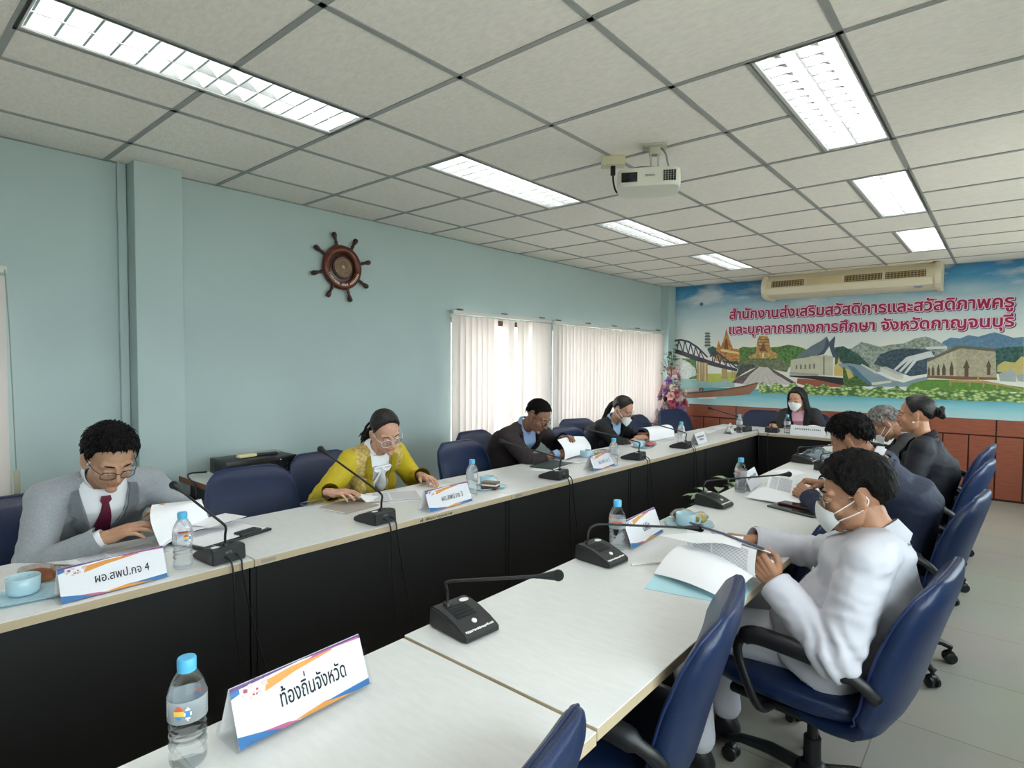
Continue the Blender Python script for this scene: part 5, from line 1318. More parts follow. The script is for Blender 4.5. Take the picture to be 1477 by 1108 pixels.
sheet('printed_sheet', 'printed page held upright in the hand of the man in navy', [(2.46, 2.33, .768), (2.62, 2.25, .772), (2.62, 2.30, .845), (2.46, 2.40, .84)], None, m=M_print)
sheet('folded_page', 'white leaf with dark print reaching out beyond the hand of the man in navy', [(2.36, 2.62, .80), (2.56, 2.42, .842), (2.62, 2.52, .85), (2.40, 2.74, .81)], lambda u, v: (0, 0, 0.015 * math.sin(PI * u)), m=M_paper)
flat('blank_sheet', 'white sheet right of the raised hand of the man in navy', 2.66, 2.62, 0.5, 0.26, 0.2, m=M_paper)
# farther right row
flat('blank_sheet', 'white sheets in front of the grey-haired man on the right row', 2.52, 4.05, 0.3, 0.30, 0.34, m=M_paper, th=0.004)
flat('blank_sheet', 'white sheet in front of the woman with tied-up hair', 2.62, 3.72, 0.2, 0.22, 0.3, m=M_paper)
bg = thing('plastic_bag', 'crumpled clear plastic bag beside the far microphone on the right row', 'bag', (2.40, 3.74, TT), 0.4)
bm = B(); lump(bm, (0, 0, 0.045), (0.085, 0.06, 0.052), 9.0, 0.75, sub=4); obj('film', bm, clear_mat('bag_film', (206, 214, 220), 0.3, rough=0.2, ior=1.15), bg, angle=20)
bm = B(); lump(bm, (0, 0, 0.026), (0.05, 0.035, 0.024), 4.0, 0.3); obj('content', bm, mat('bag_content', (186, 192, 198), 0.5), bg, angle=180)
ey = thing('glasses_case', 'small black case lying on the white sheets of the right row', 'case', (2.56, 4.12, TT + 0.006), 0.4)
bm = B(); lump(bm, (0, 0, 0.016), (0.07, 0.03, 0.015), 5.0, 0.05); obj('shell', bm, M_black, ey, angle=180)
bm = B(); tube(bm, [(0.07 * math.cos(a), 0.0302 * math.sin(a), 0.016) for a in np.linspace(0, 2 * PI, 28, endpoint=False)], 0.0012, 5, closed=True); obj('seam', bm, M_dark, ey)
# reading glasses / loop lying on the left table edge near the empty chair
lp = thing('cable_loop', 'thin coiled grey cable on the far table edge in front of the amplifier', 'cable', (0.83, 0.50, TT), 0)
bm = B()
for s in (0, 0.05): tube(bm, [(0.0 + 0.02 * math.sin(a), s + 0.035 * math.cos(a), 0.004 + 0.024 * (1 + math.sin(a - 0.3)) * 0.6) for a in np.linspace(0, 2 * PI, 24, endpoint=False)], 0.0022, 6, closed=True)
obj('coil', bm, mat('cable_mauve', (120, 108, 122), 0.4), lp, angle=180)

# ------------------------------------------------------------------ amplifier on a small wall table
st = thing('side_table', 'small white-topped side table with brown edge under the amplifier', 'table', (-0.08, 0.64, 0))
bm = B(); box(bm, (0, 0, 0.765), (0.42, 0.66, 0.022)); obj('top', bm, M_top, st, smooth=False)
bm = B(); box(bm, (0.212, 0, 0.762), (0.006, 0.664, 0.03)); box(bm, (0, -0.332, 0.762), (0.42, 0.006, 0.03)); box(bm, (0, 0.332, 0.762), (0.42, 0.006, 0.03)); obj('edge_band', bm, mat('edge_brown', (112, 66, 42), 0.5), st, smooth=False)
bm = B(); box(bm, (0, 0, 0.70), (0.34, 0.56, 0.09)); obj('apron', bm, M_black, st, smooth=False)
for sx in (-1, 1):
    for sy in (-1, 1):
        bm = B(); box(bm, (sx * 0.16, sy * 0.27, 0.33), (0.03, 0.03, 0.66)); obj('leg', bm, M_black, st, smooth=False)
am = thing('amplifier', 'black rack amplifier with a row of knobs on the side table', 'amplifier', (-0.02, 0.655, 0.776), -0.02)
bm = B(); box(bm, (-0.04, 0, 0.058), (0.24, 0.42, 0.088), bevel=0.003)
obj('case', bm, mat('amp_case', (34, 36, 36), 0.45), am)
bm = B(); box(bm, (0.084, 0, 0.058), (0.008, 0.43, 0.092), bevel=0.002); fp = obj('front_panel', bm, mat('amp_front', (26, 27, 28), 0.35), am)
for k in range(9):
    bm = B(); lathe(bm, [(0.014, 0), (0.013, 0.012), (0.011, 0.014)], 14, Matrix.Translation((0.088, -0.185 + k * 0.042, 0.05)) @ Matrix.Rotation(PI / 2, 4, 'Y')); obj('knob', bm, M_black, fp)
bm = B()
for k in range(9): box(bm, (0.0885, -0.185 + k * 0.042, 0.026), (0.001, 0.010, 0.003))
obj('panel_print', bm, M_wink, fp, smooth=False)
bm = B(); lathe(bm, [(0.004, 0), (0.003, 0.003)], 10, Matrix.Translation((0.088, 0.11, 0.083)) @ Matrix.Rotation(PI / 2, 4, 'Y')); obj('pilot_lamp', bm, M_wink, fp)
bm = B()
for sx in (-0.12, 0.05):
    for sy in (-0.17, 0.17): lathe(bm, [(0.012, 0.0), (0.014, 0.014)], 12, Matrix.Translation((sx, sy, 0)))
obj('foot', bm, M_black, am)
bm = B()
for k in range(4): box(bm, (-0.08 + 0.03 * k, -0.2105, 0.06), (0.012, 0.002, 0.05))
obj('side_vents', bm, M_black, am, smooth=False)
zt = 0.776 + 0.103
r1 = tag(obj('remote_control', (lambda b: (box(b, (0, 0, 0.012), (0.045, 0.115, 0.02), bevel=0.007), b)[1])(B()), mat('remote_cream', (222, 208, 160), 0.45)), 'cream remote control lying on the amplifier', 'remote control'); r1.location = (-0.03, 0.60, zt); r1.rotation_euler = (0, 0, 0.15)
r2 = tag(obj('remote_control', (lambda b: (box(b, (0, 0, 0.008), (0.06, 0.15, 0.014), bevel=0.004), b)[1])(B()), mat('remote_grey', (150, 152, 142), 0.45)), 'flat grey remote control at the back of the amplifier top', 'remote control'); r2.location = (-0.09, 0.76, zt); r2.rotation_euler = (0, 0, 0.1)
r3 = tag(obj('remote_control', (lambda b: (box(b, (0, 0, 0.009), (0.03, 0.15, 0.016), bevel=0.005), b)[1])(B()), M_dark), 'black remote control on the amplifier between two pale ones', 'remote control'); r3.location = (-0.035, 0.715, zt); r3.rotation_euler = (0, 0, -0.2)
bm = B(); tube(bm, crom([(-0.16, 0.42, 0.80), (-0.2, 0.33, 0.79), (0.02, 0.29, 0.74), (0.03, 0.28, 0.55), (0.0, 0.28, 0.25), (-0.05, 0.28, 0.01)], 6), 0.005, 7)
tag(obj('power_cable', bm, M_black, None, angle=180), 'black cable hanging down left of the amplifier table', 'cable')

# ------------------------------------------------------------------ flower stand in the far corner
M_leaf = mat('leaf_green', (84, 112, 74), 0.5, noise_amt=0.25, noise_scale=20)
fs = thing('flower_stand', 'tall artificial flower arrangement in pink, cream and purple beside the mural', 'flower arrangement', (-0.08, 6.62, 0))
bm = B(); lathe(bm, [(0.13, 0.0), (0.13, 0.02), (0.04, 0.04), (0.025, 0.1), (0.025, 0.42), (0.05, 0.46), (0.12, 0.55), (0.14, 0.60), (0.13, 0.60)], 20); obj('pedestal', bm, mat('pedestal_cream', (206, 198, 184), 0.5), fs)
def blossom(m, big):
    bm = B()
    for ring, (n, r, tilt) in enumerate(((6, 1.0, 0.35), (6, 0.75, 0.75), (5, 0.5, 1.1), (4, 0.28, 1.35))):
        for k in range(n):
            a = 2 * PI * (k + 0.5 * ring) / n; d = Vector((math.cos(a), math.sin(a), 0)); s = Vector((-d.y, d.x, 0)); up = Vector((0, 0, 1))
            o = d * 0.06; e = (d * math.cos(tilt) + up * math.sin(tilt)) * r * big
            w = s * r * big * 0.5
            rows = [[bm.verts.new(o + e * t + w * q * math.sin(PI * min(1, 0.25 + t * 0.75)) * (1.0 if t < 0.9 else 0.7) + up * (0.18 * big * q * q * t) * 1.0) for q in (-1, -0.4, 0.4, 1)] for t in (0, 0.45, 0.8, 1.0)]
            for u, v in zip(rows[:-1], rows[1:]):
                for j in range(3): bm.faces.new((u[j], u[j + 1], v[j + 1], v[j]))
    me = bpy.data.meshes.new('flower'); bm.to_mesh(me); bm.free(); me.materials.append(m)
    me.polygons.foreach_set('use_smooth', [True] * len(me.polygons)); return me
FL = [blossom(mat('petal_' + n_, c, 0.6), 1.0) for n_, c in (('pink', (226, 152, 162)), ('cream', (232, 214, 200)), ('blush', (232, 190, 188)), ('purple', (160, 122, 176)), ('white', (236, 232, 228)), ('rose', (190, 92, 112)), ('plum', (92, 50, 72)))]
rr = random.Random(12)
for k in range(92):
    zz = 0.56 + 0.64 * (k / 91.0) ** 1.1 + (0.25 * rr.random() if k > 82 else 0); R_ = 0.27 * max(0.03, 1 - ((zz - 0.5) / 0.86) ** 1.6) ** 0.6 * (0.35 + 0.65 * rr.random()) + 0.02
    a = rr.random() * 2 * PI; dd = Vector((math.cos(a), math.sin(a), 0.25)).normalized()
    f = bpy.data.objects.new('flower', FL[rr.choice((0, 0, 1, 1, 2, 2, 3, 4, 5, 6))]); COL.objects.link(f); f.parent = fs
    f.location = (dd.x * R_ * 0.92 - 0.06 * max(0, zz - 0.9), dd.y * R_ * 0.55, zz)
    f.rotation_mode = 'QUATERNION'; f.rotation_quaternion = dd.to_track_quat('Z', 'Y'); s = 0.044 + 0.032 * rr.random(); f.scale = (s, s, s)
bm = B()
def leaf(bm, p, d, ln, w, droop=0.3, mi=0, fold=0.15):
    d = Vector(d).normalized(); s = d.cross(Vector((0, 0, 1)));
    if s.length < 1e-3: s = Vector((1, 0, 0))
    s.normalize(); up = s.cross(d); rows = []
    for t in (0, 0.2, 0.45, 0.7, 0.9, 1.0):
        c = Vector(p) + d * ln * t - Vector((0, 0, 1)) * droop * ln * t * t; ww = w * math.sin(PI * (0.08 + 0.9 * t)) * 0.5 + 0.0005
        rows.append([bm.verts.new(c - s * ww + up * fold * ww), bm.verts.new(c), bm.verts.new(c + s * ww + up * fold * ww)])
    for a, b in zip(rows[:-1], rows[1:]):
        for j in range(2):
            f = bm.faces.new((a[j], a[j + 1], b[j + 1], b[j])); f.material_index = mi
for k in range(70):
    zz = 0.55 + 1.05 * rr.random(); R_ = 0.2 * (1 - (zz - 0.5) / 1.3); a = rr.random() * 2 * PI
    leaf(bm, (math.cos(a) * R_ * 0.7 - 0.07 * max(0, zz - 0.9), math.sin(a) * R_ * 0.6, zz), (math.cos(a), math.sin(a) * 0.7, rr.random()), 0.07 + 0.05 * rr.random(), 0.035)
obj('foliage', bm, M_leaf, fs, angle=180)
bm = B()
for k in range(7):
    p = [(0, 0, 1.0), (-0.05 + 0.03 * rr.random(), 0, 1.25), (-0.16 + 0.10 * k / 3, -0.02, 1.45 + 0.04 * k)]
    tube(bm, crom(p, 5), 0.003, 5)
    for q in range(4): leaf(bm, Vector(p[2]) - Vector((0, 0, 0.05 * q)), (rr.random() - 0.5, rr.random() - 0.5, 0.4), 0.06, 0.03)
obj('sprigs', bm, M_leaf, fs, angle=180)

# ------------------------------------------------------------------ leafy plants on the floor between the table rows
M_pl = mat('plant_leaf', (86, 118, 84), 0.42, noise_amt=0.4, noise_scale=14, rgb2=(150, 172, 132)); M_pot = mat('pot_white', (206, 204, 198), 0.4)
for (x, y, n, lb) in ((2.08, 2.62, 26, 'leafy plant standing in the gap beside the bottle of the man in navy'), (2.06, 3.08, 24, 'leafy plant in the gap between the table rows, second beyond the nearest'), (2.05, 3.47, 24, 'leafy plant in the gap left of the plastic bag, farthest of the three')):
    t = thing('potted_plant', lb, 'plant', (x, y, 0), 0, 'plants between the table rows')
    bm = B(); lathe(bm, [(0.085, 0), (0.11, 0.02), (0.125, 0.26), (0.13, 0.28), (0.118, 0.28), (0.112, 0.24), (0.001, 0.24)], 24, cap=False); obj('pot', bm, M_pot, t)
    bm = B(); r2_ = random.Random(int(y * 100))
    for k in range(n):
        a = 2.4 * k; h = 0.42 + 0.22 * r2_.random(); R_ = 0.03 + 0.07 * r2_.random()
        b0 = Vector((math.cos(a) * R_, math.sin(a) * R_, h)); tube(bm, [(0, 0, 0.24), b0 * 0.6 + Vector((0, 0, 0.1)), b0], 0.003, 5, mi=0)
        leaf(bm, b0, (math.cos(a), math.sin(a), 0.5), 0.11 + 0.04 * r2_.random(), 0.065, 0.45)
    obj('foliage', bm, M_pl, t, angle=180)
# ------------------------------------------------------------------ people
def skin_mat(name, rgb):
    return mat(name, rgb, 0.48, noise_amt=0.07, noise_scale=26, bump=0.06, bump_scale=260)
M_hair = mat('hair_black', (15, 12, 11), 0.55, spec=0.18, noise_amt=0.35, noise_scale=60, bump=1.0, bump_scale=240, stretch=(1, 1, 0.3))
M_hairs = mat('hair_sleek', (22, 17, 16), 0.40, spec=0.4, noise_amt=0.4, noise_scale=40, bump=0.4, bump_scale=160, stretch=(1, 0.35, 1))
M_hairg = mat('hair_grey', (112, 108, 104), 0.5, noise_amt=0.45, noise_scale=55, bump=0.5, bump_scale=140, rgb2=(158, 152, 146))
M_lip = mat('lips', (150, 84, 76), 0.45); M_eyew = mat('eye_white', (214, 208, 200), 0.3); M_eyed = mat('eye_dark', (30, 22, 20), 0.2)
M_mask = mat('mask_white', (228, 230, 228), 0.75, bump=0.05, bump_scale=300)

def capsule(bm, p0, p1, r0, r1, seg=14, flat=None, x_axis=None):
    p0, p1 = Vector(p0), Vector(p1); d = p1 - p0; L_ = d.length
    if L_ < 1e-6: d = Vector((0, 0, 1)); L_ = 1e-4
    Z = d.normalized()
    if x_axis is not None:
        X = Vector(x_axis) - Z * Vector(x_axis).dot(Z); X.normalize(); Y = Z.cross(X)
    else: X, Y, Z = frame_of(Z)
    M = Matrix(((X.x, Y.x, Z.x, p0.x), (X.y, Y.y, Z.y, p0.y), (X.z, Y.z, Z.z, p0.z), (0, 0, 0, 1)))
    if flat: M = M @ Matrix.Diagonal((flat[0], flat[1], 1, 1))
    pr = [(r0 * math.sin(a), -r0 * math.cos(a)) for a in (0.05, 0.5, 1.0, 1.4)] + [(r0, 0.0), (r1, L_)] + [(r1 * math.sin(a), L_ + r1 * math.cos(a)) for a in (1.4, 1.0, 0.5, 0.05)]
    lathe(bm, pr, seg, M)
def ell(bm, c, r, rot=None, sub=3):
    q = bmesh.ops.create_icosphere(bm, subdivisions=sub, radius=1.0)
    M = Matrix.Translation(c) @ (rot.to_4x4() if rot is not None else Matrix.Identity(4)) @ Matrix.Diagonal((r[0], r[1], r[2], 1))
    bmesh.ops.transform(bm, matrix=M, verts=q['verts'])
def fuse(bm, voxel, iters=4, fac=0.5):
    """weld overlapping closed solids into one continuous surface"""
    bmesh.ops.recalc_face_normals(bm, faces=bm.faces)
    me = bpy.data.meshes.new('tmp'); bm.to_mesh(me); bm.free()
    o = bpy.data.objects.new('tmp', me); COL.objects.link(o)
    r = o.modifiers.new('r', 'REMESH'); r.mode = 'VOXEL'; r.voxel_size = voxel
    s = o.modifiers.new('s', 'SMOOTH'); s.factor = fac; s.iterations = iters
    dg = bpy.context.evaluated_depsgraph_get()
    out = bpy.data.meshes.new_from_object(o.evaluated_get(dg))
    bpy.data.objects.remove(o); bpy.data.meshes.remove(me)
    return out
def tobm(me, M=None, flip=False):
    b = bmesh.new(); b.from_mesh(me)
    if M is not None: bmesh.ops.transform(b, matrix=M, verts=b.verts)
    if flip: bmesh.ops.reverse_faces(b, faces=b.faces)
    return b
def basis(X, Y, Z, o):
    return Matrix(((X.x, Y.x, Z.x, o.x), (X.y, Y.y, Z.y, o.y), (X.z, Y.z, Z.z, o.z), (0, 0, 0, 1)))

# ---- head, in its own frame: +Y out of the face, +Z up, origin midway between the ears
def build_head(female):
    bm = B(); w = 0.95 if female else 1.0
    ell(bm, (0, -0.014, 0.034), (0.0745 * w, 0.096, 0.083)); ell(bm, (0, 0.020, -0.022), (0.065 * w, 0.068, 0.088))
    ell(bm, (0, 0.030, -0.072), (0.049 * w, 0.046, 0.040)); ell(bm, (0, 0.066 if female else 0.068, -0.097), (0.017 if female else 0.021, 0.017, 0.014))
    for s in (-1, 1):
        ell(bm, (s * 0.037 * w, 0.056, -0.026), (0.026, 0.026, 0.026)); ell(bm, (s * 0.038 * w, 0.010, -0.060), (0.017, 0.040, 0.032))
        capsule(bm, (s * 0.012, 0.083 - 0.003 * female, 0.024), (s * 0.046, 0.067 - 0.003 * female, 0.024), 0.007 if female else 0.010, 0.009 if female else 0.012)
        ell(bm, (s * 0.031, 0.0765, 0.003), (0.0165, 0.0125, 0.0105))           # lidded eye
        ell(bm, (s * 0.0105, 0.098, -0.031), (0.0085, 0.0095, 0.0075))          # nostril wing
        R_ = Matrix.Rotation(s * 0.28, 3, 'Z') @ Matrix.Rotation(-0.18, 3, 'X')
        ell(bm, (s * 0.083 * w, -0.010, -0.003), (0.0085, 0.0178, 0.030), R_)   # ear shell
        ell(bm, (s * 0.0865 * w, -0.017, 0.009), (0.0075, 0.012, 0.020), R_); ell(bm, (s * 0.080 * w, -0.001, -0.027), (0.007, 0.009, 0.011), R_)
    capsule(bm, (0, 0.083, 0.014), (0, 0.1055, -0.027), 0.0072, 0.0092 if female else 0.0105); ell(bm, (0, 0.1005 if female else 0.102, -0.030), (0.0098 if female else 0.011, 0.0095, 0.0085))
    capsule(bm, (-0.017, 0.080, -0.0575), (0.017, 0.080, -0.0575), 0.0055, 0.0055); capsule(bm, (-0.013, 0.081, -0.068), (0.013, 0.081, -0.068), 0.0062, 0.0062)
    ell(bm, (0, 0.078, -0.057), (0.014, 0.012, 0.0075)); ell(bm, (0, 0.0785, -0.0675), (0.013, 0.0125, 0.0075))
    capsule(bm, (0, -0.026, -0.05), (0, -0.034, -0.115), 0.048 * w, 0.048 * w)
    me = fuse(bm, 0.0034, 6 if female else 4, 0.5)
    for p in me.polygons:
        c = p.center
        if c.y > 0.074 and abs(c.x) < 0.0235 and -0.0745 < c.z < -0.0525 and abs(c.x) < 0.0235 * (1 - ((c.z + 0.0635) / 0.0125) ** 2) ** 0.5 if abs((c.z + 0.0635) / 0.0125) < 1 else False: p.material_index = 1
    return me
HEAD = {False: build_head(False), True: build_head(True)}
HBVH = {}
for k_, me_ in HEAD.items():
    b_ = bmesh.new(); b_.from_mesh(me_); HBVH[k_] = BVHTree.FromBMesh(b_); b_.free()

# ---- hand, right: wrist at the origin, fingers to +Y, back of the hand +Z, thumb on the -X side
def build_hand(pose):
    bm = B()
    base = [(-0.028, 0.083), (-0.009, 0.088), (0.011, 0.085), (0.029, 0.076)]; ln = [(0.040, 0.024, 0.019), (0.044, 0.027, 0.020), (0.040, 0.025, 0.020), (0.032, 0.019, 0.018)]
    curl = {'flat': [(12, 18, 10), (10, 18, 12), (12, 22, 12), (16, 24, 14)], 'grip': [(42, 48, 25), (48, 56, 30), (54, 60, 32), (58, 60, 32)], 'relax': [(24, 34, 20), (28, 40, 24), (34, 46, 26), (38, 48, 28)], 'fist': [(62, 78, 40), (66, 82, 42), (68, 84, 42), (70, 82, 40)]}[pose]
    spread = {'flat': (9, 2, -5, -13), 'grip': (5, 1, -3, -8), 'relax': (6, 1, -4, -9), 'fist': (2, 0, -1, -3)}[pose]
    for i in range(4):
        b0 = Vector((base[i][0], base[i][1], 0.0)); capsule(bm, (base[i][0] * 0.55, 0.004, -0.002), b0, 0.0155, 0.0112, 12)
        a = 0; p = b0; z = math.radians(spread[i])
        for j in range(3):
            a += math.radians(curl[i][j]); d = Vector((-math.sin(z) * math.cos(a), math.cos(z) * math.cos(a), -math.sin(a))); q = p + d * ln[i][j]
            r0 = (0.0095, 0.0086, 0.0078)[j] * (0.9 if i == 3 else 1); capsule(bm, p, q, r0, r0 * 0.9, 12)
            ell(bm, p + Vector((0, 0, 0.001)), (r0 * 1.06,) * 3, sub=2); p = q
    t = {'flat': [(-0.018, 0.018, -0.006), (-0.044, 0.048, -0.012), (-0.060, 0.076, -0.016), (-0.066, 0.098, -0.02)], 'grip': [(-0.018, 0.018, -0.008), (-0.042, 0.046, -0.024), (-0.045, 0.072, -0.040), (-0.036, 0.094, -0.05)],
         'relax': [(-0.018, 0.018, -0.008), (-0.042, 0.046, -0.020), (-0.052, 0.074, -0.030), (-0.050, 0.097, -0.038)], 'fist': [(-0.018, 0.018, -0.010), (-0.040, 0.046, -0.026), (-0.030, 0.068, -0.042), (-0.010, 0.078, -0.048)]}[pose]
    for a, b, r0, r1 in zip(t[:-1], t[1:], (0.017, 0.0125, 0.0098), (0.0125, 0.0098, 0.0085)): capsule(bm, a, b, r0, r1, 12)
    ell(bm, (0.0, 0.045, -0.010), (0.034, 0.042, 0.013)); ell(bm, (0.022, 0.03, -0.010), (0.014, 0.032, 0.013))
    capsule(bm, (0, -0.028, 0), (0, 0.004, 0), 0.0255, 0.0245, 16, flat=(1.12, 0.86), x_axis=(1, 0, 0))
    return fuse(bm, 0.0026, 3, 0.5)
HANDS = {p: build_hand(p) for p in ('flat', 'grip', 'relax', 'fist')}

def interp(tab, a):
    a = abs(a)
    for (a0, v0), (a1, v1) in zip(tab[:-1], tab[1:]):
        if a <= a1:
            t = (a - a0) / (a1 - a0); t = t * t * (3 - 2 * t); return v0 + (v1 - v0) * t
    return tab[-1][1]
HL = {'short': [(0, 34), (35, 31), (55, 22), (68, -4), (78, -10), (88, 8), (104, 8), (118, -20), (150, -40), (180, -44)],
      'crew': [(0, 38), (35, 36), (58, 28), (70, 4), (78, -2), (88, 14), (104, 12), (118, -12), (150, -32), (180, -36)],
      'tied': [(0, 46), (14, 44), (30, 38), (45, 27), (57, 13), (67, -2), (76, -9), (86, -2), (96, 8), (108, 2), (125, -22), (150, -36), (180, -40)],
      'fringe': [(0, 25), (30, 23), (50, 14), (66, -10), (78, -16), (88, 4), (104, 4), (118, -24), (150, -48), (180, -52)],
      'long': [(0, 36), (25, 34), (42, 22), (58, -20), (75, -46), (100, -52), (140, -56), (180, -58)]}
HT = {'short': (0.032, 0.013), 'crew': (0.014, 0.007), 'tied': (0.020, 0.008), 'fringe': (0.034, 0.018), 'long': (0.018, 0.022)}
def build_hair(style, female, seed, tufts=260, messy=1.0, part=0.0, extras=None):
    """hair shell fitted to the head, plus separate locks, in head coordinates"""
    bv = HBVH[female]; c0 = Vector((0, -0.014, 0.03)); rr = random.Random(seed); bm = B(); tab = HL[style]; tt, ts = HT[style]
    na, ne = 72, 22
    def base(a, e):
        d = Vector((math.sin(a) * math.cos(e), math.cos(a) * math.cos(e), math.sin(e)))
        h = bv.ray_cast(c0 + d * 0.3, -d, 0.3)
        r = (h[0] - c0).length if h[0] is not None else 0.09
        if abs(d.x) > 0.5 and r > 0.083 and e < 0.5 and abs(d.y) < 0.5: r = min(r, 0.080 / max(0.5, math.sqrt(d.x * d.x + (d.y * 0.8) ** 2 + d.z * d.z)))
        return d, r
    O, I = [], []
    for i in range(na):
        a = -PI + 2 * PI * i / na; e0 = math.radians(interp(tab, math.degrees(a)) + messy * 2.5 * noise.noise(Vector((math.sin(a) * 6, math.cos(a) * 6, seed))))
        ro, ri = [], []
        for j in range(ne + 1):
            f = j / ne; e = e0 + (PI / 2 - e0) * f; d, r = base(a, e)
            th = (ts + (tt - ts) * max(0, math.sin(e))) * min(1, 0.12 + f * 5.0)
            th *= 1 + 0.28 * messy * noise.noise(d * 7 + Vector((seed, 0, 0))) + 0.14 * messy * noise.noise(d * 17 + Vector((0, seed, 0)))
            ro.append(bm.verts.new(c0 + d * (r + th))); ri.append(bm.verts.new(c0 + d * (r - 0.004)))
        O.append(ro); I.append(ri)
    for i in range(na):
        k = (i + 1) % na
        for j in range(ne):
            bm.faces.new((O[i][j], O[k][j], O[k][j + 1], O[i][j + 1])); bm.faces.new((I[i][j], I[i][j + 1], I[k][j + 1], I[k][j]))
        bm.faces.new((O[i][0], I[i][0], I[k][0], O[k][0]))
    bmesh.ops.remove_doubles(bm, verts=bm.verts, dist=2e-4)
    for q in range(tufts):
        a = rr.uniform(-PI, PI); e0 = math.radians(interp(tab, math.degrees(a))); e = e0 + 0.10 + (PI / 2 - e0 - 0.10) * rr.random() ** 0.8; d, r = base(a, e)
        th = ts + (tt - ts) * max(0, math.sin(e)); flow = Vector((part * 0.6 + d.x * 0.9, 0.55 if d.y > -0.1 else -0.3, -0.55 - 0.3 * abs(d.x))) - d * 0.0
        flow = (flow - d * flow.dot(d)); flow = flow.normalized() if flow.length > 1e-3 else Vector((0, 1, 0))
        flow = (flow + Vector((rr.uniform(-1, 1), rr.uniform(-1, 1), rr.uniform(-1, 1))) * 0.28 * messy).normalized()
        p = c0 + d * (r + th * 0.92); ln = rr.uniform(0.016, 0.030); up = d * (0.005 * messy)
        tube(bm, [p - flow * ln * 0.5, p + up * 0.75, p + flow * ln * 0.55 + up * 0.6, p + flow * ln + up * 0.1 - d * 0.004], [0.0012, 0.0024, 0.0018, 0.0004], 4, flat=(1.6, 0.7))
    if extras: extras(bm, rr, c0, base)
    return bm
def ex_bun(bm, rr, c0, base):
    for k in range(26):
        a = rr.uniform(0, 2 * PI); b = rr.uniform(-0.8, 0.8); c = Vector((0, -0.128, 0.022)); u = Vector((math.cos(a), 0.25 * math.sin(2 * a), math.sin(a)))
        tube(bm, [c + Vector((0.034 * math.cos(a + t) * math.cos(b), -0.014 * math.sin(b) - 0.012, 0.034 * math.sin(a + t) * math.cos(b))) for t in (0, 0.5, 1.0, 1.5, 2.0)], [0.006, 0.010, 0.011, 0.010, 0.005], 6)
    ell(bm, (0, -0.125, 0.022), (0.034, 0.028, 0.034), sub=2)
def ex_tail(bm, rr, c0, base, end=(0.03, -0.17, -0.17)):
    for k in range(34):
        o = Vector((rr.gauss(0, 0.014), rr.gauss(0, 0.008), rr.gauss(0, 0.012))); o2 = Vector((rr.gauss(0, 0.012), rr.gauss(0, 0.009), rr.gauss(0, 0.012)))
        tube(bm, crom([Vector((0, -0.085, 0.02)) + o * 0.8, Vector((0, -0.118, 0.005)) + o * 0.6, Vector((end[0] * 0.5, -0.135, -0.06)) + o, Vector(end) * 0.85 + o2, Vector(end) + o2 * 1.3 + Vector((0, 0, -0.03))], 3), [0.008] * 9 + [0.008, 0.007, 0.004, 0.001], 5)
    ell(bm, (0, -0.112, 0.008), (0.02, 0.016, 0.02), sub=2)
def ex_low_tail(bm, rr, c0, base):
    ex_tail(bm, rr, c0, base, (0.0, -0.15, -0.20))
def ex_side_tail(bm, rr, c0, base):
    ex_tail(bm, rr, c0, base, (0.06, -0.19, -0.13))
def ex_long(bm, rr, c0, base):
    for k in range(90):
        a = rr.uniform(math.radians(62), math.radians(298)); s = Vector((math.sin(a), math.cos(a), 0)); e = rr.uniform(-0.25, 0.35)
        d, r = base(((a + PI) % (2 * PI)) - PI, e); p = c0 + d * (r + 0.014)
        q = Vector((s.x * 0.098, s.y * 0.095 - 0.02, -0.07)); z = Vector((s.x * 0.098 + rr.gauss(0, .008), s.y * 0.085 - 0.03 + rr.gauss(0, .006), -0.145)); f = Vector((s.x * 0.092 + rr.gauss(0, .01), s.y * 0.08 - 0.03, -0.20 - rr.random() * 0.03))
        tube(bm, crom([p, q, z, f], 4), [0.010] * 9 + [0.008, 0.006, 0.004, 0.001], 6, flat=(1.5, 0.7))

def wrinkle(me, amp, scale, centers=(), seed=0.0):
    vs = me.vertices; n = len(vs)
    for v in vs:
        p = v.co; q = Vector((p.x * scale, p.y * scale, p.z * scale * 1.9)) + Vector((seed, seed, seed))
        h = noise.noise(q) * 0.6 + (0.5 - abs(noise.noise(q * 1.7 + Vector((3, 1, 2))))) * 0.8
        g = 1.0; e = 0.0
        for c, ax in centers:
            dd = (p - c); dist = dd.length
            if dist < 0.2:
                w = math.exp(-(dist / 0.085) ** 2); e += w * 0.9 * math.sin(dd.dot(ax) * 150 + 3 * noise.noise(p * 12)); g += w * 0.5
        v.co = p + v.normal * amp * (h * g + e)

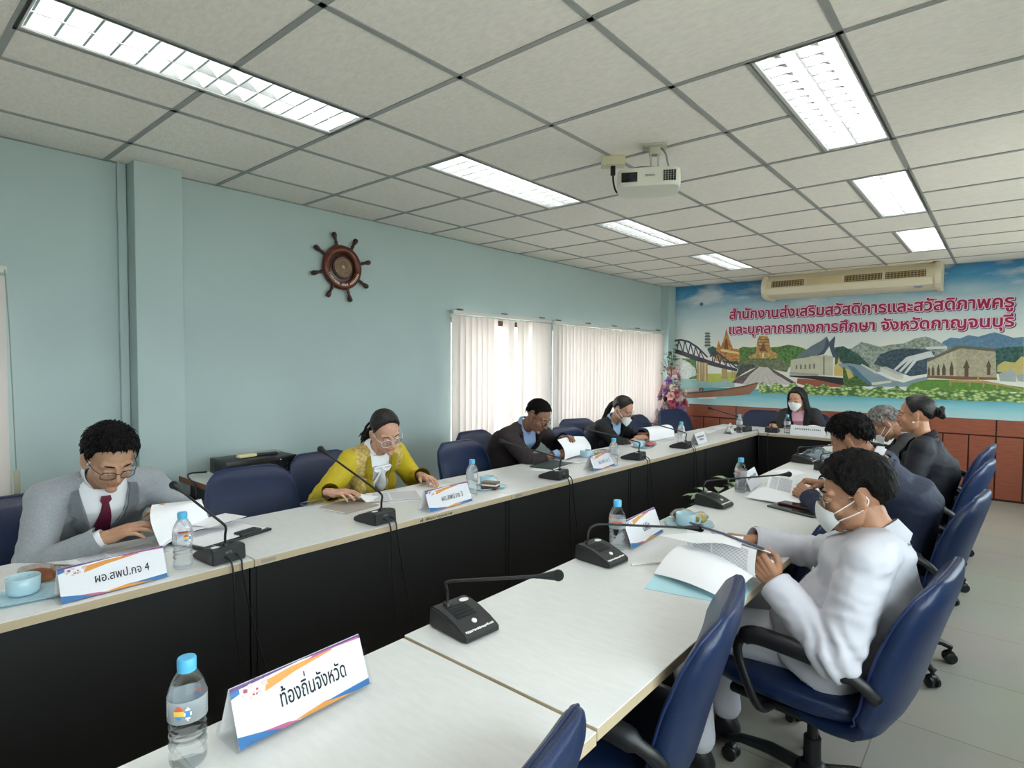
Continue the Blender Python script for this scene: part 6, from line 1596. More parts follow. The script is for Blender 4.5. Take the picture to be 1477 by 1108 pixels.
def person(label, hip, rz, head, pitch=25, yaw=0, roll=0, hands=None, skin=(176, 132, 104), female=False, hair='short', hair_mat=None, hair_kw=None, top='suit', top_mat=None, shirt_mat=None, tie_mat=None,
           panel_mat=None, glasses=None, mask=None, trouser_mat=None, build=1.0, shrug=0.0, torso_yaw=0.0, vdepth=0.27, vw=0.075, voxel=0.0095, wamp=0.006, brooch=None, head_s=1.0, shoulder_w=None, arch=0.06, lean=None, earring=False, bow=False):
    t0 = Matrix.Translation((hip[0], hip[1], 0)) @ Matrix.Rotation(rz, 4, 'Z'); inv = t0.inverted(); L_ = lambda p: inv @ Vector(p); RI = inv.to_3x3()
    Hc = L_(head); hipc = Vector((0, 0, 0.565))
    Rh = Matrix.Rotation(math.radians(yaw), 3, 'Z') @ Matrix.Rotation(math.radians(-pitch), 3, 'X') @ Matrix.Rotation(math.radians(roll), 3, 'Y')
    MH = Matrix.Translation(Hc) @ Rh.to_4x4() @ Matrix.Scale(head_s, 4)
    Rn = Matrix.Rotation(math.radians(yaw * 0.3), 3, 'Z') @ Matrix.Rotation(math.radians(-pitch * 0.45), 3, 'X')
    NB = Hc + (Rn @ Vector((0, -0.060 - 0.0012 * pitch, -0.160 + 0.0012 * pitch))) * head_s
    sp = NB - hipc; spd = sp.normalized()
    TY = Matrix.Rotation(math.radians(torso_yaw), 3, 'Z'); Xl = TY @ Vector((1, 0, 0)); Xl = (Xl - spd * Xl.dot(spd)).normalized(); Fw = spd.cross(Xl) * -1
    if Fw.y < 0: Fw = -Fw
    sw = (shoulder_w or (0.158 if female else 0.178)) * build
    mid = hipc + sp * 0.5 - Fw * arch
    S = {s: NB + Xl * s * sw - spd * (0.042 - shrug) + Fw * 0.012 for s in (-1, 1)}
    if lean: S = {s: S[s] + RI @ Vector(lean.get(s, (0, 0, 0))) for s in S}
    l1, l2 = 0.285 * (0.94 if female else 1), 0.25 * (0.94 if female else 1)
    arms = {}
    for s in (-1, 1):
        h = hands[s]; W = L_(h['wrist']); d = W - S[s]; D = min(d.length, (l1 + l2) * 0.985); W = S[s] + d.normalized() * D if d.length > (l1 + l2) * 0.985 else W
        dn = d.normalized(); a = (l1 * l1 - l2 * l2 + D * D) / (2 * D); hh = math.sqrt(max(0, l1 * l1 - a * a))
        pole = RI @ Vector(h['pole']) if 'pole' in h else Vector((s * 0.55, -0.2, -0.8)); pole = (pole - dn * pole.dot(dn)).normalized()
        E = S[s] + dn * a + pole * hh
        fd = (W - E).normalized(); fd = (fd * 0.45 + (RI @ Vector(h['dir'])).normalized() * 0.75).normalized() if 'dir' in h else fd
        up = RI @ Vector(h.get('up', (0, 0, 1))); Zh = (up - fd * up.dot(fd)).normalized(); Xh = fd.cross(Zh)
        arms[s] = (S[s], E, W, basis(Xh, fd, Zh, W), h.get('pose', 'relax'))
    def torso(bm, g, low=0.0, ring=26, nb=True):
        P = [hipc - Vector((0, 0.0, 0.09 + low)), hipc + Vector((0, 0, 0.0)), hipc + (mid - hipc) * 0.55, mid, mid + (NB - mid) * 0.45 + Fw * 0.004, NB - spd * 0.085, NB - spd * 0.03, NB + spd * 0.01]
        wd = [0.165, 0.172, 0.155 if female else 0.163, 0.150 if female else 0.165, 0.160 if female else 0.175, 0.155, 0.105, 0.062]
        dp = [0.12, 0.125, 0.112, 0.108, 0.117, 0.098, 0.075, 0.058]
        loft(bm, [supring(p, Xl, Fw, (w + g) * (build if i < 6 else 1), (d + g) * (build if i < 6 else 1), 2.4, ring) for i, (p, w, d) in enumerate(zip(P, wd, dp))])
        capsule(bm, S[-1] * 0.93 + S[1] * 0.07, S[1] * 0.93 + S[-1] * 0.07, 0.052 + g, 0.052 + g)
        for s in (-1, 1): capsule(bm, NB - spd * 0.005, S[s], 0.045 + g * 0.6, 0.05 + g)
        if female: 
            for s in (-1, 1): ell(bm, NB - spd * 0.19 + Fw * 0.085 + Xl * s * 0.07, (0.055 + g, 0.05 + g, 0.055 + g))
    # ---- one continuous body under the clothes
    body = B()
    b = B(); torso(b, -0.012)
    for s in (-1, 1):
        A, E, W, MHd, ps = arms[s]; capsule(b, A, E, 0.036, 0.028); capsule(b, E, W, 0.028, 0.022)
        hj = hipc + Vector((s * 0.085, 0.02, -0.02)); kn = Vector((s * 0.13, 0.42, 0.53)); an = Vector((s * 0.13, 0.36, 0.10))
        capsule(b, hj, kn, 0.075, 0.052); capsule(b, kn, an, 0.05, 0.036); capsule(b, an + Vector((0, 0.0, -0.04)), an + Vector((0, 0.13, -0.065)), 0.034, 0.028)
    me = fuse(b, 0.013, 3); q = tobm(me); 
    for src in (me,): body.from_mesh(src)
    q.free()
    b = B(); nw = 0.90 if female else 1.0; hb = Hc + Rh @ Vector((0, -0.016, -0.055))
    capsule(b, NB - spd * 0.07, NB + spd * 0.0, 0.060, 0.056 * nw, 20); capsule(b, NB - spd * 0.01, hb, 0.055 * nw, 0.052 * nw, 20)
    for s in (-1, 1): capsule(b, NB - spd * 0.03, S[s] * 0.4 + NB * 0.6 - spd * 0.02, 0.030, 0.022)
    me = fuse(b, 0.006, 8); body.from_mesh(me)
    tmp = tobm(HEAD[female], MH); m2 = bpy.data.meshes.new('t'); tmp.to_mesh(m2); tmp.free(); body.from_mesh(m2); bpy.data.meshes.remove(m2)
    for s in (-1, 1):
        MM = arms[s][3] @ Matrix.Scale(0.93 if female else 1.0, 4) @ (Matrix.Identity(4) if s > 0 else Matrix.Diagonal((-1, 1, 1, 1)))
        tmp = tobm(HANDS[arms[s][4]], MM, flip=s < 0); m2 = bpy.data.meshes.new('t'); tmp.to_mesh(m2); tmp.free(); body.from_mesh(m2); bpy.data.meshes.remove(m2)
    root = obj('person', body, [skin_mat('skin_%d_%d_%d' % skin, skin), mat('lips_%d_%d_%d' % skin, tuple(int(v * f) for v, f in zip(skin, (0.90, 0.78, 0.78))), 0.42)], None, angle=180)
    root.matrix_world = t0
    tag(root, label, 'person', 'seated people at the meeting')
    HM = lambda bm: bmesh.ops.transform(bm, matrix=MH, verts=bm.verts)
    # ---- face details
    for s in (-1, 1):
        bm = B()
        tube(bm, [(s * x, y, z) for x, y, z in ((0.014, 0.0930, 0.0275), (0.027, 0.0900, 0.0305), (0.040, 0.083, 0.0300), (0.051, 0.072, 0.025))], [0.0010, 0.0018, 0.0016, 0.0006] if female else [0.0014, 0.0026, 0.0022, 0.0008], 6, flat=(1, 1.3))
        HM(bm); obj('eyebrow', bm, hair_mat or M_hair, root, angle=180)
    bm = B()
    for s in (-1, 1): ell(bm, (s * 0.031, 0.0822, -0.0050), (0.0120, 0.0068, 0.0030), sub=3)
    HM(bm); ey_ = obj('eyes', bm, M_eyew, root, angle=180)
    bm = B()
    for s in (-1, 1):
        ell(bm, (s * 0.031, 0.0868, -0.0060), (0.0050, 0.0026, 0.0026), sub=2)
    HM(bm); obj('pupils', bm, M_eyed, ey_, angle=180)
    bm = B()
    for s in (-1, 1): tube(bm, [(s * x, y, z) for x, y, z in ((0.0185, 0.0855, -0.002), (0.025, 0.0893, 0.0012), (0.033, 0.0890, 0.0012), (0.040, 0.0845, -0.001), (0.0445, 0.0795, -0.003))], [0.0006, 0.0014, 0.0015, 0.0014, 0.0008], 6)
    HM(bm); obj('eyelashes', bm, M_eyed, root, angle=180)
    kw = dict(seed=1.0); kw.update(hair_kw or {}); bm = build_hair(hair, female, **kw); HM(bm); obj('hair', bm, hair_mat or (M_hairs if female else M_hair), root, angle=180)
    if earring:
        for s in (-1, 1):
            bm = B(); ell(bm, (s * 0.083, 0.002, -0.038), (0.006, 0.006, 0.006), sub=2); HM(bm); obj('earring', bm, mat('pearl', (232, 224, 214), 0.25), root, angle=180)
    # ---- glasses and mask
    if glasses:
        gm, cr, gw, gh = glasses; bm = B(); lens = B()
        for s in (-1, 1):
            ring = [Vector((s * 0.0335 + gw * math.copysign(abs(math.cos(a)) ** 0.75, math.cos(a)), 0.1015 - 0.010 * (abs(s * 0.0335 + gw * math.cos(a)) / 0.06) ** 2, -0.006 + gh * math.copysign(abs(math.sin(a)) ** 0.75, math.sin(a)))) for a in np.linspace(0, 2 * PI, 28, endpoint=False)]
            tube(bm, ring, cr, 6, closed=True); f = lens.faces.new([lens.verts.new(p) for p in ring])
            tube(bm, [(s * (0.0335 + gw), 0.090, 0.004), (s * 0.074, 0.065, 0.008), (s * 0.0825, 0.0, 0.012), (s * 0.081, -0.02, 0.002)], cr * 1.1, 6)
        tube(bm, [(-0.0335 + gw, 0.1005, 0.0), (0, 0.1045, 0.003), (0.0335 - gw, 0.1005, 0.0)], cr, 6)
        HM(bm); HM(lens); g = obj('glasses', bm, gm, root, angle=180); obj('lenses', lens, clear_mat('lens_clear', (236, 240, 242), 0.12, ior=1.2), g, smooth=False)
    if mask:
        bm = B(); n = 18; v = 12; kf = mask == 'fold'
        V = [[None] * (n + 1) for _ in range(v + 1)]
        for j in range(v + 1):
            f = j / v
            for i in range(n + 1):
                u = -1 + 2 * i / n; au = abs(u)
                zt = -0.004 - 0.030 * au ** 1.2; zb = -0.112 + 0.046 * au ** 1.5; z = zt + (zb - zt) * f
                wid = 0.071 - 0.010 * f; x = wid * math.sin(u * 1.25) / math.sin(1.25)
                bulge = math.sin(PI * min(1, 0.10 + 0.86 * f)) ** 0.7
                y = 0.030 + (0.074 + (0.020 if kf else 0.012) * bulge) * math.cos(u * 1.25) ** (0.62 if kf else 0.8) - 0.006 * f
                if not kf: z += 0.0016 * math.sin(f * PI * 6) * (1 - au); y += 0.0020 * math.sin(f * PI * 6) * (1 - au)
                h = HBVH[female].ray_cast(Vector((x * 1.0, 0.25, z)), Vector((0, -1, 0)), 0.3)
                if h[0] is not None: y = max(y, h[0].y + 0.0035)
                if kf: y += 0.006 * max(0, 1 - 3.2 * au) * bulge
                V[j][i] = Vector((x, y, z))
        A_ = [[bm.verts.new(p) for p in r] for r in V]; D_ = [[bm.verts.new(p - Vector((0, 0.002, 0))) for p in r] for r in V]
        for j in range(v):
            for i in range(n):
                bm.faces.new((A_[j][i], A_[j + 1][i], A_[j + 1][i + 1], A_[j][i + 1])); bm.faces.new((D_[j][i], D_[j][i + 1], D_[j + 1][i + 1], D_[j + 1][i]))
        HM(bm); mk = obj('face_mask', bm, M_mask, root, angle=180 if not kf else 50)
        bm = B()
        for s in (-1, 1):
            e0, e1 = V[1][n if s > 0 else 0], V[v - 1][n if s > 0 else 0]
            tube(bm, crom([e0, (s * 0.0795, 0.012, -0.005), (s * 0.087, -0.016, 0.016), (s * 0.0885, -0.032, 0.0), (s * 0.085, -0.022, -0.022), (s * 0.080, 0.006, -0.040), e1], 4), 0.0019, 6)
        HM(bm); obj('ear_loop', bm, M_mask, mk, angle=180)
    # ---- clothes
    def arm_tubes(b, g, short=0.0):
        for s in (-1, 1):
            A, E, W, _, _ = arms[s]; wd = (W - E).normalized(); W2 = W - wd * short
            capsule(b, A - Xl * s * 0.01, E, 0.058 + g, 0.050 + g * 0.9, 16); capsule(b, E, W2 + wd * 0.03, 0.050 + g * 0.9, 0.036 + g, 16)
    def cut(me, neck=0.012, V_=None, sleeves=True, short=0.0, nrad=0.070):
        b = tobm(me); dele = []
        for f in b.faces:
            c = f.calc_center_median(); q = c - NB; u = q.dot(spd); a = q.dot(Xl); fw = q.dot(Fw)
            lat = (q - spd * u).length
            if u > neck - 0.03 + (0.035 if fw < -0.015 and top != 'suit' else 0) and lat < nrad: dele.append(f); continue
            if V_ and fw > 0.0:
                d = -u
                if d < V_[0] and abs(a) < V_[1] * (1 - max(0, d) / V_[0]) ** 0.85 + 0.004 and (c - (hipc + sp * (1 - d / sp.length))).dot(Fw) > -0.02: dele.append(f); continue
        bmesh.ops.delete(b, geom=dele, context='FACES')
        bmesh.ops.delete(b, geom=[v for v in b.verts if not v.link_faces], context='VERTS')
        for s in ((-1, 1) if sleeves else ()):
            A, E, W, _, _ = arms[s]; wd = (W - E).normalized(); fs = [f for f in b.faces if (f.calc_center_median() - W - wd * 0.03).length < 0.10]
            if fs: bmesh.ops.bisect_plane(b, geom=fs + list({e for f in fs for e in f.edges}) + list({v for f in fs for v in f.verts}), dist=1e-5, plane_co=W - wd * short, plane_no=wd, clear_outer=True)
        # true up the cut edges: neck ring, front opening, sleeve ends
        for v in [v for v in b.verts if v.is_boundary]:
            q = v.co - NB; u = q.dot(spd); a = q.dot(Xl); fw = q.dot(Fw); rad = q - spd * u; d = -u; done = False
            if sleeves:
                for s in (-1, 1):
                    A, E, W, _, _ = arms[s]; wd = (W - E).normalized(); k = (v.co - W).dot(wd) + short
                    if (v.co - W).length < 0.08 and abs(k) < 0.01: done = True
            if done: continue
            if V_ and fw > 0.02 and d > -0.012 and d < V_[0]:
                ta = V_[1] * (1 - max(0, d) / V_[0]) ** 0.85 + 0.004
                if abs(abs(a) - ta) < 0.02: v.co += Xl * (math.copysign(ta, a) - a)
            elif abs(rad.length - nrad) < 0.02 and rad.length > 1e-3: v.co += rad.normalized() * (nrad - rad.length)
        return b
    def proj(bv, a, d, off, a_yaw=0):
        o = NB + Xl * a - spd * d + Fw * 0.5; h = bv.ray_cast(o, -Fw, 0.8)
        return (h[0] + Fw * off) if h[0] is not None else None
    def chest_bvh(me):
        # the front of the trunk only: forearms held in front of it must not catch lapels or buttons
        b = bmesh.new(); b.from_mesh(me); dele = []
        for f in b.faces:
            c = f.calc_center_median()
            for s in (-1, 1):
                A, E, W, _, _ = arms[s]
                t1 = (c - A).dot(E - A) / (E - A).length_squared; t2 = max(0, min(1, (c - E).dot(W - E) / (W - E).length_squared))
                if (c - E - (W - E) * t2).length < 0.072 or (0.3 < t1 < 1.1 and (c - A - (E - A) * t1).length < 0.072): dele.append(f); break
        bmesh.ops.delete(b, geom=dele, context='FACES'); bv = BVHTree.FromBMesh(b); b.free()
        return bv
    el = [(arms[s][1], (arms[s][2] - arms[s][0]).normalized()) for s in (-1, 1)]
    if top == 'suit':
        b = B(); torso(b, 0.004); me = fuse(b, 0.011, 4); wrinkle(me, 0.0015, 16, seed=2.0); b2 = cut(me, 0.03, None, False); sh = obj('shirt', b2, shirt_mat, root, angle=180)
        bS = bmesh.new(); bS.from_mesh(sh.data); bvS = BVHTree.FromBMesh(bS); bS.free()
        # collar: band round the neck with two points in front
        bm = B(); nk = NB + spd * 0.026 + Fw * 0.006; ax = (Hc + Rh @ Vector((0, -0.035, -0.09)) - nk).normalized(); cx = Xl; cy_ = ax.cross(cx) * -1
        if cy_.dot(Fw) < 0: cy_ = -cy_
        R0 = []; 
        for j, (hh_, r) in enumerate(((-0.022, 0.062), (0.012, 0.0585), (0.022, 0.0575), (0.018, 0.0620), (-0.010, 0.070))):
            R0.append([bm.verts.new(nk + ax * (hh_ - 0.016 * max(0, math.cos(a)) - (0.026 * max(0, math.cos(a)) ** 8 if j == 4 else 0)) + (cx * math.sin(a) + cy_ * math.cos(a)) * r) for a in np.linspace(0.16, 2 * PI - 0.16, 30)])
        for r0, r1 in zip(R0[:-1], R0[1:]):
            for k in range(29): bm.faces.new((r0[k], r0[k + 1], r1[k + 1], r1[k]))
        obj('collar', bm, shirt_mat, sh, angle=180)
        if tie_mat:
            bm = B(); rows = []
            for d, w in ((0.018, 0.016), (0.035, 0.020), (0.052, 0.012), (0.075, 0.017), (0.12, 0.024), (0.18, 0.031), (0.25, 0.037), (0.32, 0.040)):
                p = [proj(bvS, a * w, d, 0.016 if d < 0.05 else 0.010 - 0.003 * abs(a)) for a in (-1, -0.5, 0, 0.5, 1)]
                if all(x is not None for x in p): rows.append([bm.verts.new(x) for x in p])
            for r0, r1 in zip(rows[:-1], rows[1:]):
                for k in range(4): bm.faces.new((r0[k], r0[k + 1], r1[k + 1], r1[k]))
            obj('tie', bm, tie_mat, root, angle=180)
        b = B(); torso(b, 0.018, 0.03); arm_tubes(b, 0.010); me = fuse(b, voxel, 4); wrinkle(me, wamp, 9, el, seed=hip[1])
        mts = [top_mat] + ([panel_mat] if panel_mat else [])
        b2 = cut(me, 0.02, (vdepth, vw), True, 0.008)
        if panel_mat:
            for f in b2.faces:
                c = f.calc_center_median(); a = (c - NB).dot(Xl); on_arm = False
                for s in (-1, 1):
                    A, E, W, _, _ = arms[s]; t_ = max(0, min(1, (c - A).dot(E - A) / (E - A).length_squared)); on_arm |= (c - (A + (E - A) * t_)).length < 0.066 and t_ > 0.08
                if not on_arm and abs(a) < 0.155: f.material_index = 1
        jk = obj('jacket', b2, mts, root, angle=180)
        bvJ = chest_bvh(jk.data)
        for s in (-1, 1):
            bm = B(); rows = []
            for i in range(15):
                f = i / 14; d = -0.012 + f * (vdepth + 0.005); ve = vw * max(0.0, 1 - max(0, d) / vdepth) ** 0.85 + 0.001
                lw = (0.034 + 0.030 * min(1, f / 0.36)) if f < 0.36 else 0.068 * (1 - (f - 0.36) / 0.68) ** 0.8 + 0.006
                if 0.30 < f < 0.38: lw *= 0.70
                row = [proj(bvJ, s * (ve + lw * k / 4 - 0.003), d, 0.009 + 0.0012 * k) for k in range(5)]
                fb = [x for x in row if x is not None]
                if not fb: continue
                last = None
                for k in range(4, -1, -1):
                    if row[k] is None: row[k] = (last if last is not None else fb[0]) - Xl * s * lw / 4
                    last = row[k]
                rows.append([bm.verts.new(x) for x in row])
            for r0, r1 in zip(rows[:-1], rows[1:]):
                for k in range(4): bm.faces.new((r0[k], r0[k + 1], r1[k + 1], r1[k]))
            bmesh.ops.solidify(bm, geom=bm.faces, thickness=0.004)
            obj('lapel', bm, top_mat, jk, angle=60)
        # collar at the back of the neck
        bm = B(); nk = NB + spd * 0.004; R0 = []
        for j, (hh_, r) in enumerate(((-0.025, 0.074), (0.022, 0.0675), (0.028, 0.069), (0.022, 0.074), (-0.026, 0.089))):
            R0.append([bm.verts.new(nk + spd * (hh_ - 0.03 * max(0, math.cos(a))) + (Xl * math.sin(a) + Fw * math.cos(a) * 0.82) * r) for a in np.linspace(0.85, 2 * PI - 0.85, 22)])
        for r0, r1 in zip(R0[:-1], R0[1:]):
            for k in range(21): bm.faces.new((r0[k], r0[k + 1], r1[k + 1], r1[k]))
        obj('jacket_collar', bm, top_mat, jk, angle=180)
        for s in (() if female else (-1, 1)):
            bm = B(); A, E, W, _, _ = arms[s]; wd = (W - E).normalized()
            X, Y, Z = frame_of(wd); loft(bm, [supring(W + wd * z, X, Y, r, r, 2, 18) for z, r in ((-0.05, 0.0315), (0.002, 0.0315), (0.004, 0.029), (-0.04, 0.028))], cap=False)
            obj('shirt_cuff', bm, shirt_mat, sh, angle=60)
        if bow:
            p0_ = proj(bvS, 0.0, 0.055, 0.012)
            if p0_ is not None:
                bm = B()
                for s in (-1, 1):
                    tube(bm, crom([p0_, p0_ + Xl * s * 0.03 + spd * 0.012 + Fw * 0.008, p0_ + Xl * s * 0.052 + spd * 0.0, p0_ + Xl * s * 0.03 - spd * 0.018 + Fw * 0.006, p0_], 4), 0.010, 8, flat=(1.4, 0.7))
                    tube(bm, crom([p0_, p0_ - spd * 0.05 + Xl * s * 0.012 + Fw * 0.008, p0_ - spd * 0.11 + Xl * s * 0.030 + Fw * 0.006, p0_ - spd * 0.15 + Xl * s * 0.026 + Fw * 0.004], 4), [0.010] * 6 + [0.014] * 6 + [0.008], 8, flat=(1.5, 0.6))
                ell(bm, p0_ + Fw * 0.008, (0.013, 0.011, 0.014)); obj('blouse_bow', bm, shirt_mat, sh, angle=180)
        if brooch:
            p = proj(bvJ, brooch[0], brooch[1], 0.012)
            if p is not None:
                bm = B(); X, Y, Z = frame_of(Fw); lathe(bm, [(0.001, 0.004), (brooch[2], 0.003), (brooch[2], -0.004)], 14, basis(X, Y, Z, p)); obj('brooch', bm, brooch[3], jk)
    else:          # closed tunic jacket with stand collar and buttons
        b = B(); torso(b, 0.022, 0.0); arm_tubes(b, 0.014); me = fuse(b, voxel, 4); wrinkle(me, wamp, 8, el, seed=3.3); b2 = cut(me, 0.03, None, True, 0.004, 0.064)
        jk = obj('tunic', b2, top_mat, root, angle=180); bvJ = chest_bvh(jk.data)
        bm = B(); nk = NB + spd * 0.006; ax = (Hc + Rh @ Vector((0, -0.035, -0.09)) - nk).normalized(); cy_ = (Fw - ax * Fw.dot(ax)).normalized(); R0 = []
        for j, (hh_, r) in enumerate(((-0.030, 0.074), (-0.014, 0.067), (0.040, 0.0605), (0.043, 0.0585), (0.0, 0.061))):
            R0.append([bm.verts.new(NB - spd * 0.055 + (Xl * math.sin(a) + Fw * math.cos(a)) * 0.066 if j == 0 else nk + ax * (hh_ - 0.020 * max(0, math.cos(a))) + (Xl * math.sin(a) + cy_ * math.cos(a)) * r) for a in np.linspace(0.10, 2 * PI - 0.10, 32)])
        for r0, r1 in zip(R0[:-1], R0[1:]):
            for k in range(31): bm.faces.new((r0[k], r0[k + 1], r1[k + 1], r1[k]))
        obj('stand_collar', bm, top_mat, jk, angle=180)
        for d in (0.05, 0.13, 0.21, 0.29):
            p = proj(bvJ, 0.0, d, 0.002)
            if p is None: continue
            bm = B(); X, Y, Z = frame_of(Fw); lathe(bm, [(0.001, 0.005), (0.006, 0.004), (0.0075, 0.0)], 12, basis(X, Y, Z, p)); obj('button', bm, mat('button_pearl', (222, 220, 212), 0.3), jk)
        bm = B(); rows = [[bm.verts.new(x) for x in r] for r in ([proj(bvJ, a, d, 0.003) for a in (-0.004, 0.018)] for d in np.linspace(0.02, 0.34, 14)) if all(x is not None for x in r)]
        for r0, r1 in zip(rows[:-1], rows[1:]): bm.faces.new((r0[0], r0[1], r1[1], r1[0]))
        obj('placket', bm, top_mat, jk, angle=180)
        for s in (-1, 1):
            bm = B(); A, E, W, _, _ = arms[s]; wd = (W - E).normalized(); X, Y, Z = frame_of(wd)
            loft(bm, [supring(W + wd * z, X, Y, r, r, 2, 20) for z, r in ((-0.10, 0.052), (-0.098, 0.0545), (0.0, 0.051), (0.003, 0.047), (-0.02, 0.045))], cap=False)
            obj('cuff', bm, top_mat, jk, angle=60)
    b = B(); ell(b, hipc + Vector((0, -0.01, -0.02)), (0.175 * build, 0.135 * build, 0.10))
    for s in (-1, 1):
        hj = hipc + Vector((s * 0.085, 0.02, -0.01)); kn = Vector((s * 0.13, 0.42, 0.535)); an = Vector((s * 0.13, 0.36, 0.13)); capsule(b, hj, kn, 0.095, 0.072); capsule(b, kn, an, 0.072, 0.056)
    me = fuse(b, 0.014, 4); wrinkle(me, 0.004, 9, seed=1.2); obj_me('trousers', me, trouser_mat or MATS['trouser_dark'], root, angle=180)
    for s in (-1, 1):
        b = B(); an = Vector((s * 0.13, 0.36, 0.075)); capsule(b, an, an + Vector((0, -0.02, -0.035)), 0.042, 0.04); capsule(b, an + Vector((0, 0.0, -0.035)), an + Vector((0, 0.16, -0.042)), 0.040, 0.032)
        me = fuse(b, 0.010, 3); obj_me('shoe', me, M_black, root, angle=180)
    return root

mat('trouser_dark', (36, 37, 42), 0.75)
C_grey = mat('suit_grey', (142, 146, 150), 0.85, noise_amt=0.10, noise_scale=160, sheen=0.2, bump=0.08, bump_scale=400)
C_white = mat('shirt_white', (228, 228, 230), 0.75); C_tunic = mat('tunic_white', (192, 191, 198), 0.7, bump=0.05, bump_scale=500)
C_maroon = mat('tie_maroon', (96, 30, 52), 0.5, noise_amt=0.2, noise_scale=120)
C_yel = mat('jacket_yellow', (190, 168, 26), 0.6, noise_amt=0.06, noise_scale=90); C_broc = mat('jacket_brocade', (190, 160, 84), 0.55, noise_amt=0.30, noise_scale=55, rgb2=(212, 186, 110))
C_brown = mat('suit_dark_brown', (44, 34, 36), 0.8, noise_amt=0.1, noise_scale=150); C_sblue = mat('shirt_blue', (130, 152, 186), 0.75)
C_black = mat('jacket_black', (26, 27, 28), 0.75); C_lblue = mat('shirt_pale_blue', (158, 190, 220), 0.7); C_pink = mat('shirt_pink', (220, 170, 186), 0.7)
C_navy = mat('suit_navy', (24, 33, 56), 0.75, noise_amt=0.08, noise_scale=150); C_dnavy = mat('suit_midnight', (15, 16, 26), 0.75, noise_amt=0.1, noise_scale=120); C_char = mat('suit_charcoal', (40, 40, 42), 0.8)
G_dark = mat('glasses_dark', (32, 26, 26), 0.3); G_clear = mat('glasses_clear', (206, 196, 198), 0.2); G_metal = mat('glasses_metal', (190, 182, 170), 0.25, metal=0.9)
LEFT, RIGHT = 1, -1
R_, L_ = 1, -1      # hands: +1 the right hand, -1 the left hand

person('person in a light grey suit and maroon tie turning a page', (0.46, -0.31), FX, (0.775, -0.318, 1.075), pitch=30, yaw=4, skin=(176, 134, 106), hair='short', hair_kw=dict(seed=2.0, tufts=900, messy=1.25, part=0.4),
       hands={R_: dict(wrist=(0.890, -0.375, 0.800), dir=(0.35, 1.0, 0.12), up=(0.25, -0.1, 1), pose='flat', pole=(-0.1, -0.75, -0.8)), L_: dict(wrist=(0.80, -0.115, 0.815), dir=(0.55, -0.15, 0.3), up=(0.1, 1, 0.6), pose='grip', pole=(-0.2, 0.8, -0.8))},
       top_mat=C_grey, shirt_mat=C_white, tie_mat=C_maroon, glasses=(G_dark, 0.0013, 0.026, 0.0165), build=1.0, vdepth=0.29, vw=0.08)
person('person in a yellow jacket with gold brocade front and white blouse, wearing clear glasses', (0.48, 1.03), FX, (0.795, 1.005, 1.063), pitch=26, yaw=-12, roll=10, skin=(196, 150, 126), female=True, hair='tied', hair_kw=dict(seed=3.0, tufts=0, messy=0.35, extras=ex_side_tail),
       hands={R_: dict(wrist=(0.84, 0.625, 0.795), dir=(0.75, 0.62, -0.12), up=(0.1, -0.1, 1), pose='flat', pole=(-0.35, -0.65, -0.9)), L_: dict(wrist=(0.845, 1.235, 0.790), dir=(0.9, 0.0, -0.22), up=(0.2, 0.1, 1), pose='flat', pole=(-0.35, 0.75, -0.8))},
       top_mat=C_yel, panel_mat=C_broc, shirt_mat=C_white, glasses=(G_clear, 0.0017, 0.028, 0.022), vdepth=0.34, vw=0.066, bow=True, brooch=(0.09, 0.20, 0.008, mat('brass', (190, 160, 110), 0.35)))
person('person in a dark brown suit and open blue shirt lifting a page, with dark glasses', (0.46, 2.43), FX, (0.80, 2.40, 1.060), pitch=34, yaw=6, skin=(138, 98, 78), hair='crew', hair_kw=dict(seed=4.0, tufts=600, messy=0.7),
       hands={R_: dict(wrist=(0.94, 2.46, 0.790), dir=(0.35, 0.95, -0.1), up=(0.3, -0.2, 1), pose='fist', pole=(0.2, -1, -0.6)), L_: dict(wrist=(0.845, 2.67, 0.872), dir=(0.85, 0.1, 0.12), up=(-0.1, 0.3, 1), pose='grip', pole=(-0.3, 0.9, -0.6))},
       top_mat=C_brown, shirt_mat=C_sblue, glasses=(G_dark, 0.0012, 0.026, 0.017), build=1.08, vdepth=0.33, vw=0.08)
person('person in a black jacket and pale blue shirt, masked, hair tied back, by the blinds', (0.50, 3.70), FX - 0.12, (0.80, 3.665, 1.030), pitch=26, yaw=8, skin=(178, 132, 106), female=True, hair='tied', hair_kw=dict(seed=5.0, tufts=0, messy=0.3, extras=ex_low_tail),
       hands={R_: dict(wrist=(0.93, 3.73, 0.785), dir=(0.3, 0.95, -0.12), up=(0.2, -0.2, 1), pose='relax', pole=(0.1, -1, -0.7)), L_: dict(wrist=(0.86, 3.93, 0.79), dir=(0.9, 0.3, 0.0), up=(0, 0.5, 1), pose='grip', pole=(-0.3, 0.9, -0.6))},
       top_mat=C_black, shirt_mat=C_lblue, mask='pleat', glasses=(G_clear, 0.0010, 0.025, 0.018), vdepth=0.33, vw=0.07)
person('person with long black hair, black blazer, pink shirt and pale mask at the head table', (1.74, 6.10), PI, (1.705, 5.90, 1.075), pitch=14, yaw=-10, skin=(190, 142, 112), female=True, hair='long', hair_kw=dict(seed=6.0, tufts=0, messy=0.3, extras=ex_long),
       hands={R_: dict(wrist=(1.52, 5.70, 0.785), dir=(0.15, -1, 0), pose='fist', pole=(-0.6, 0.3, -1)), L_: dict(wrist=(1.93, 5.74, 0.785), dir=(-0.2, -1, -0.05), pose='flat', pole=(0.6, 0.3, -1))},
       top_mat=C_char, shirt_mat=C_pink, mask='pleat', vdepth=0.33, vw=0.065, brooch=(-0.10, 0.20, 0.022, mat('ribbon_purple', (110, 40, 96), 0.5)))
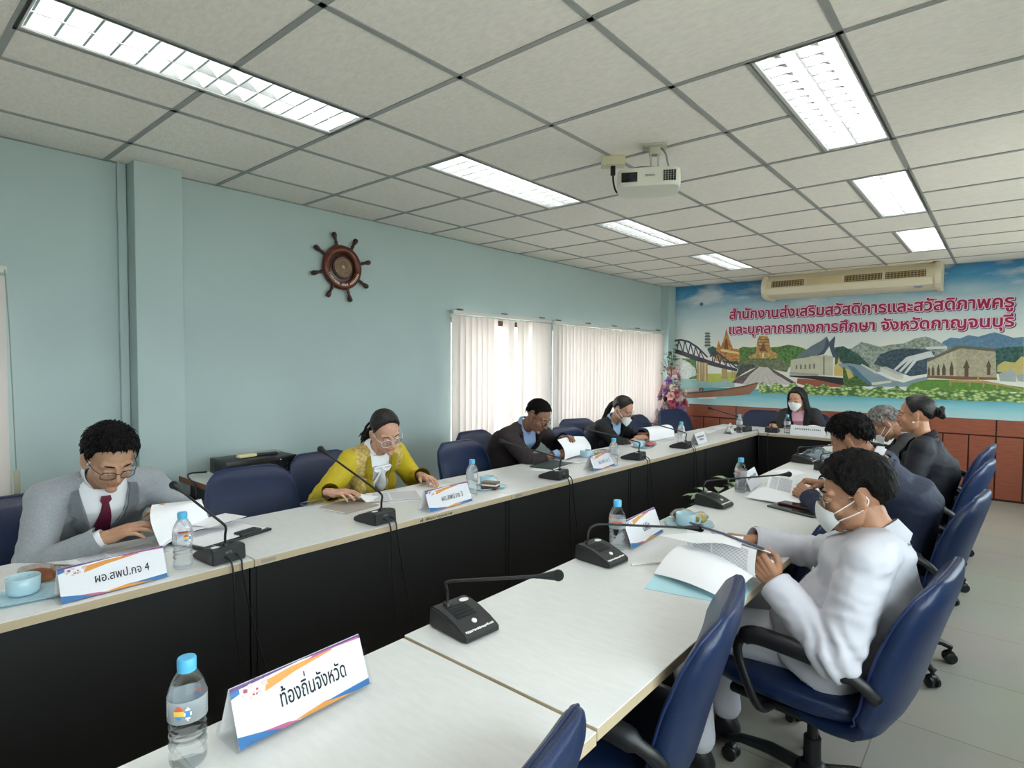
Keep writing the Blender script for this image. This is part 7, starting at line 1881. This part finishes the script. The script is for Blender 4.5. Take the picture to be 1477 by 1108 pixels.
person('person in a white high-collared jacket reading, with glasses and a white folded mask', (3.02, 1.09), PI / 2, (3.098, 1.115, 1.042), pitch=14, yaw=12, skin=(168, 122, 94), hair='fringe', hair_kw=dict(seed=7.0, tufts=00, messy=1.1, part=0.2),
       hands={R_: dict(wrist=(2.735, 1.255, 0.790), dir=(-0.95, -0.35, 0.05), up=(0, 0.35, 1), pose='relax', pole=(0.2, 1, -0.6)), L_: dict(wrist=(2.925, 0.885, 0.775), dir=(-0.55, 0.25, 0.42), up=(-0.35, -1.0, 0.35), pose='grip', pole=(0.6, -0.45, -1))},
       top='tunic', top_mat=C_tunic, mask='fold', glasses=(G_metal, 0.0010, 0.026, 0.018), trouser_mat=C_tunic, build=1.16, wamp=0.010, voxel=0.0085, shoulder_w=0.185, arch=0.035)
person('person in a navy suit bending over papers, seen from behind at the right row', (3.06, 2.38), PI / 2, (2.868, 2.345, 1.070), pitch=30, yaw=-4, skin=(158, 112, 86), hair='short', hair_kw=dict(seed=8.0, tufts=900, messy=1.35),
       hands={R_: dict(wrist=(2.69, 2.56, 0.80), dir=(-1, -0.15, 0.05), pose='grip', pole=(0.2, 1, -0.6)), L_: dict(wrist=(2.715, 2.17, 0.800), dir=(-0.8, 0.45, 0.1), up=(-0.2, -0.7, 0.8), pose='grip', pole=(0.4, -1, -0.8))},
       top_mat=C_navy, shirt_mat=C_white, build=1.16, shoulder_w=0.19, arch=0.09)
person('person in a midnight blue suit and pearl earring, black hair in a bun, upright', (3.06, 3.52), PI / 2, (3.020, 3.515, 1.135), pitch=2, yaw=0, skin=(178, 128, 98), female=True, hair='tied', hair_kw=dict(seed=9.0, tufts=0, messy=0.4, extras=ex_bun),
       hands={R_: dict(wrist=(2.80, 3.72, 0.79), dir=(-1, -0.1, 0), pose='flat', pole=(0.3, 1, -0.8)), L_: dict(wrist=(2.84, 3.34, 0.79), dir=(-1, 0.2, 0), pose='flat', pole=(0.5, -0.6, -1))},
       top_mat=C_dnavy, shirt_mat=C_dnavy, build=1.12, arch=0.05, earring=True)
person('person with grey hair and a white mask leaning far over the right-hand table', (3.02, 4.30), PI / 2, (2.765, 4.215, 1.000), pitch=40, yaw=10, skin=(160, 116, 90), hair='short', hair_mat=M_hairg, hair_kw=dict(seed=10.0, tufts=900, messy=1.3),
       hands={R_: dict(wrist=(2.62, 4.42, 0.79), dir=(-1, -0.2, 0), pose='flat', pole=(0.2, 1, -0.6)), L_: dict(wrist=(2.62, 4.05, 0.79), dir=(-1, 0.2, 0), pose='flat', pole=(0.4, -1, -0.6))},
       top_mat=C_char, shirt_mat=C_white, mask='fold', build=1.05)
bpy.context.view_layer.update()
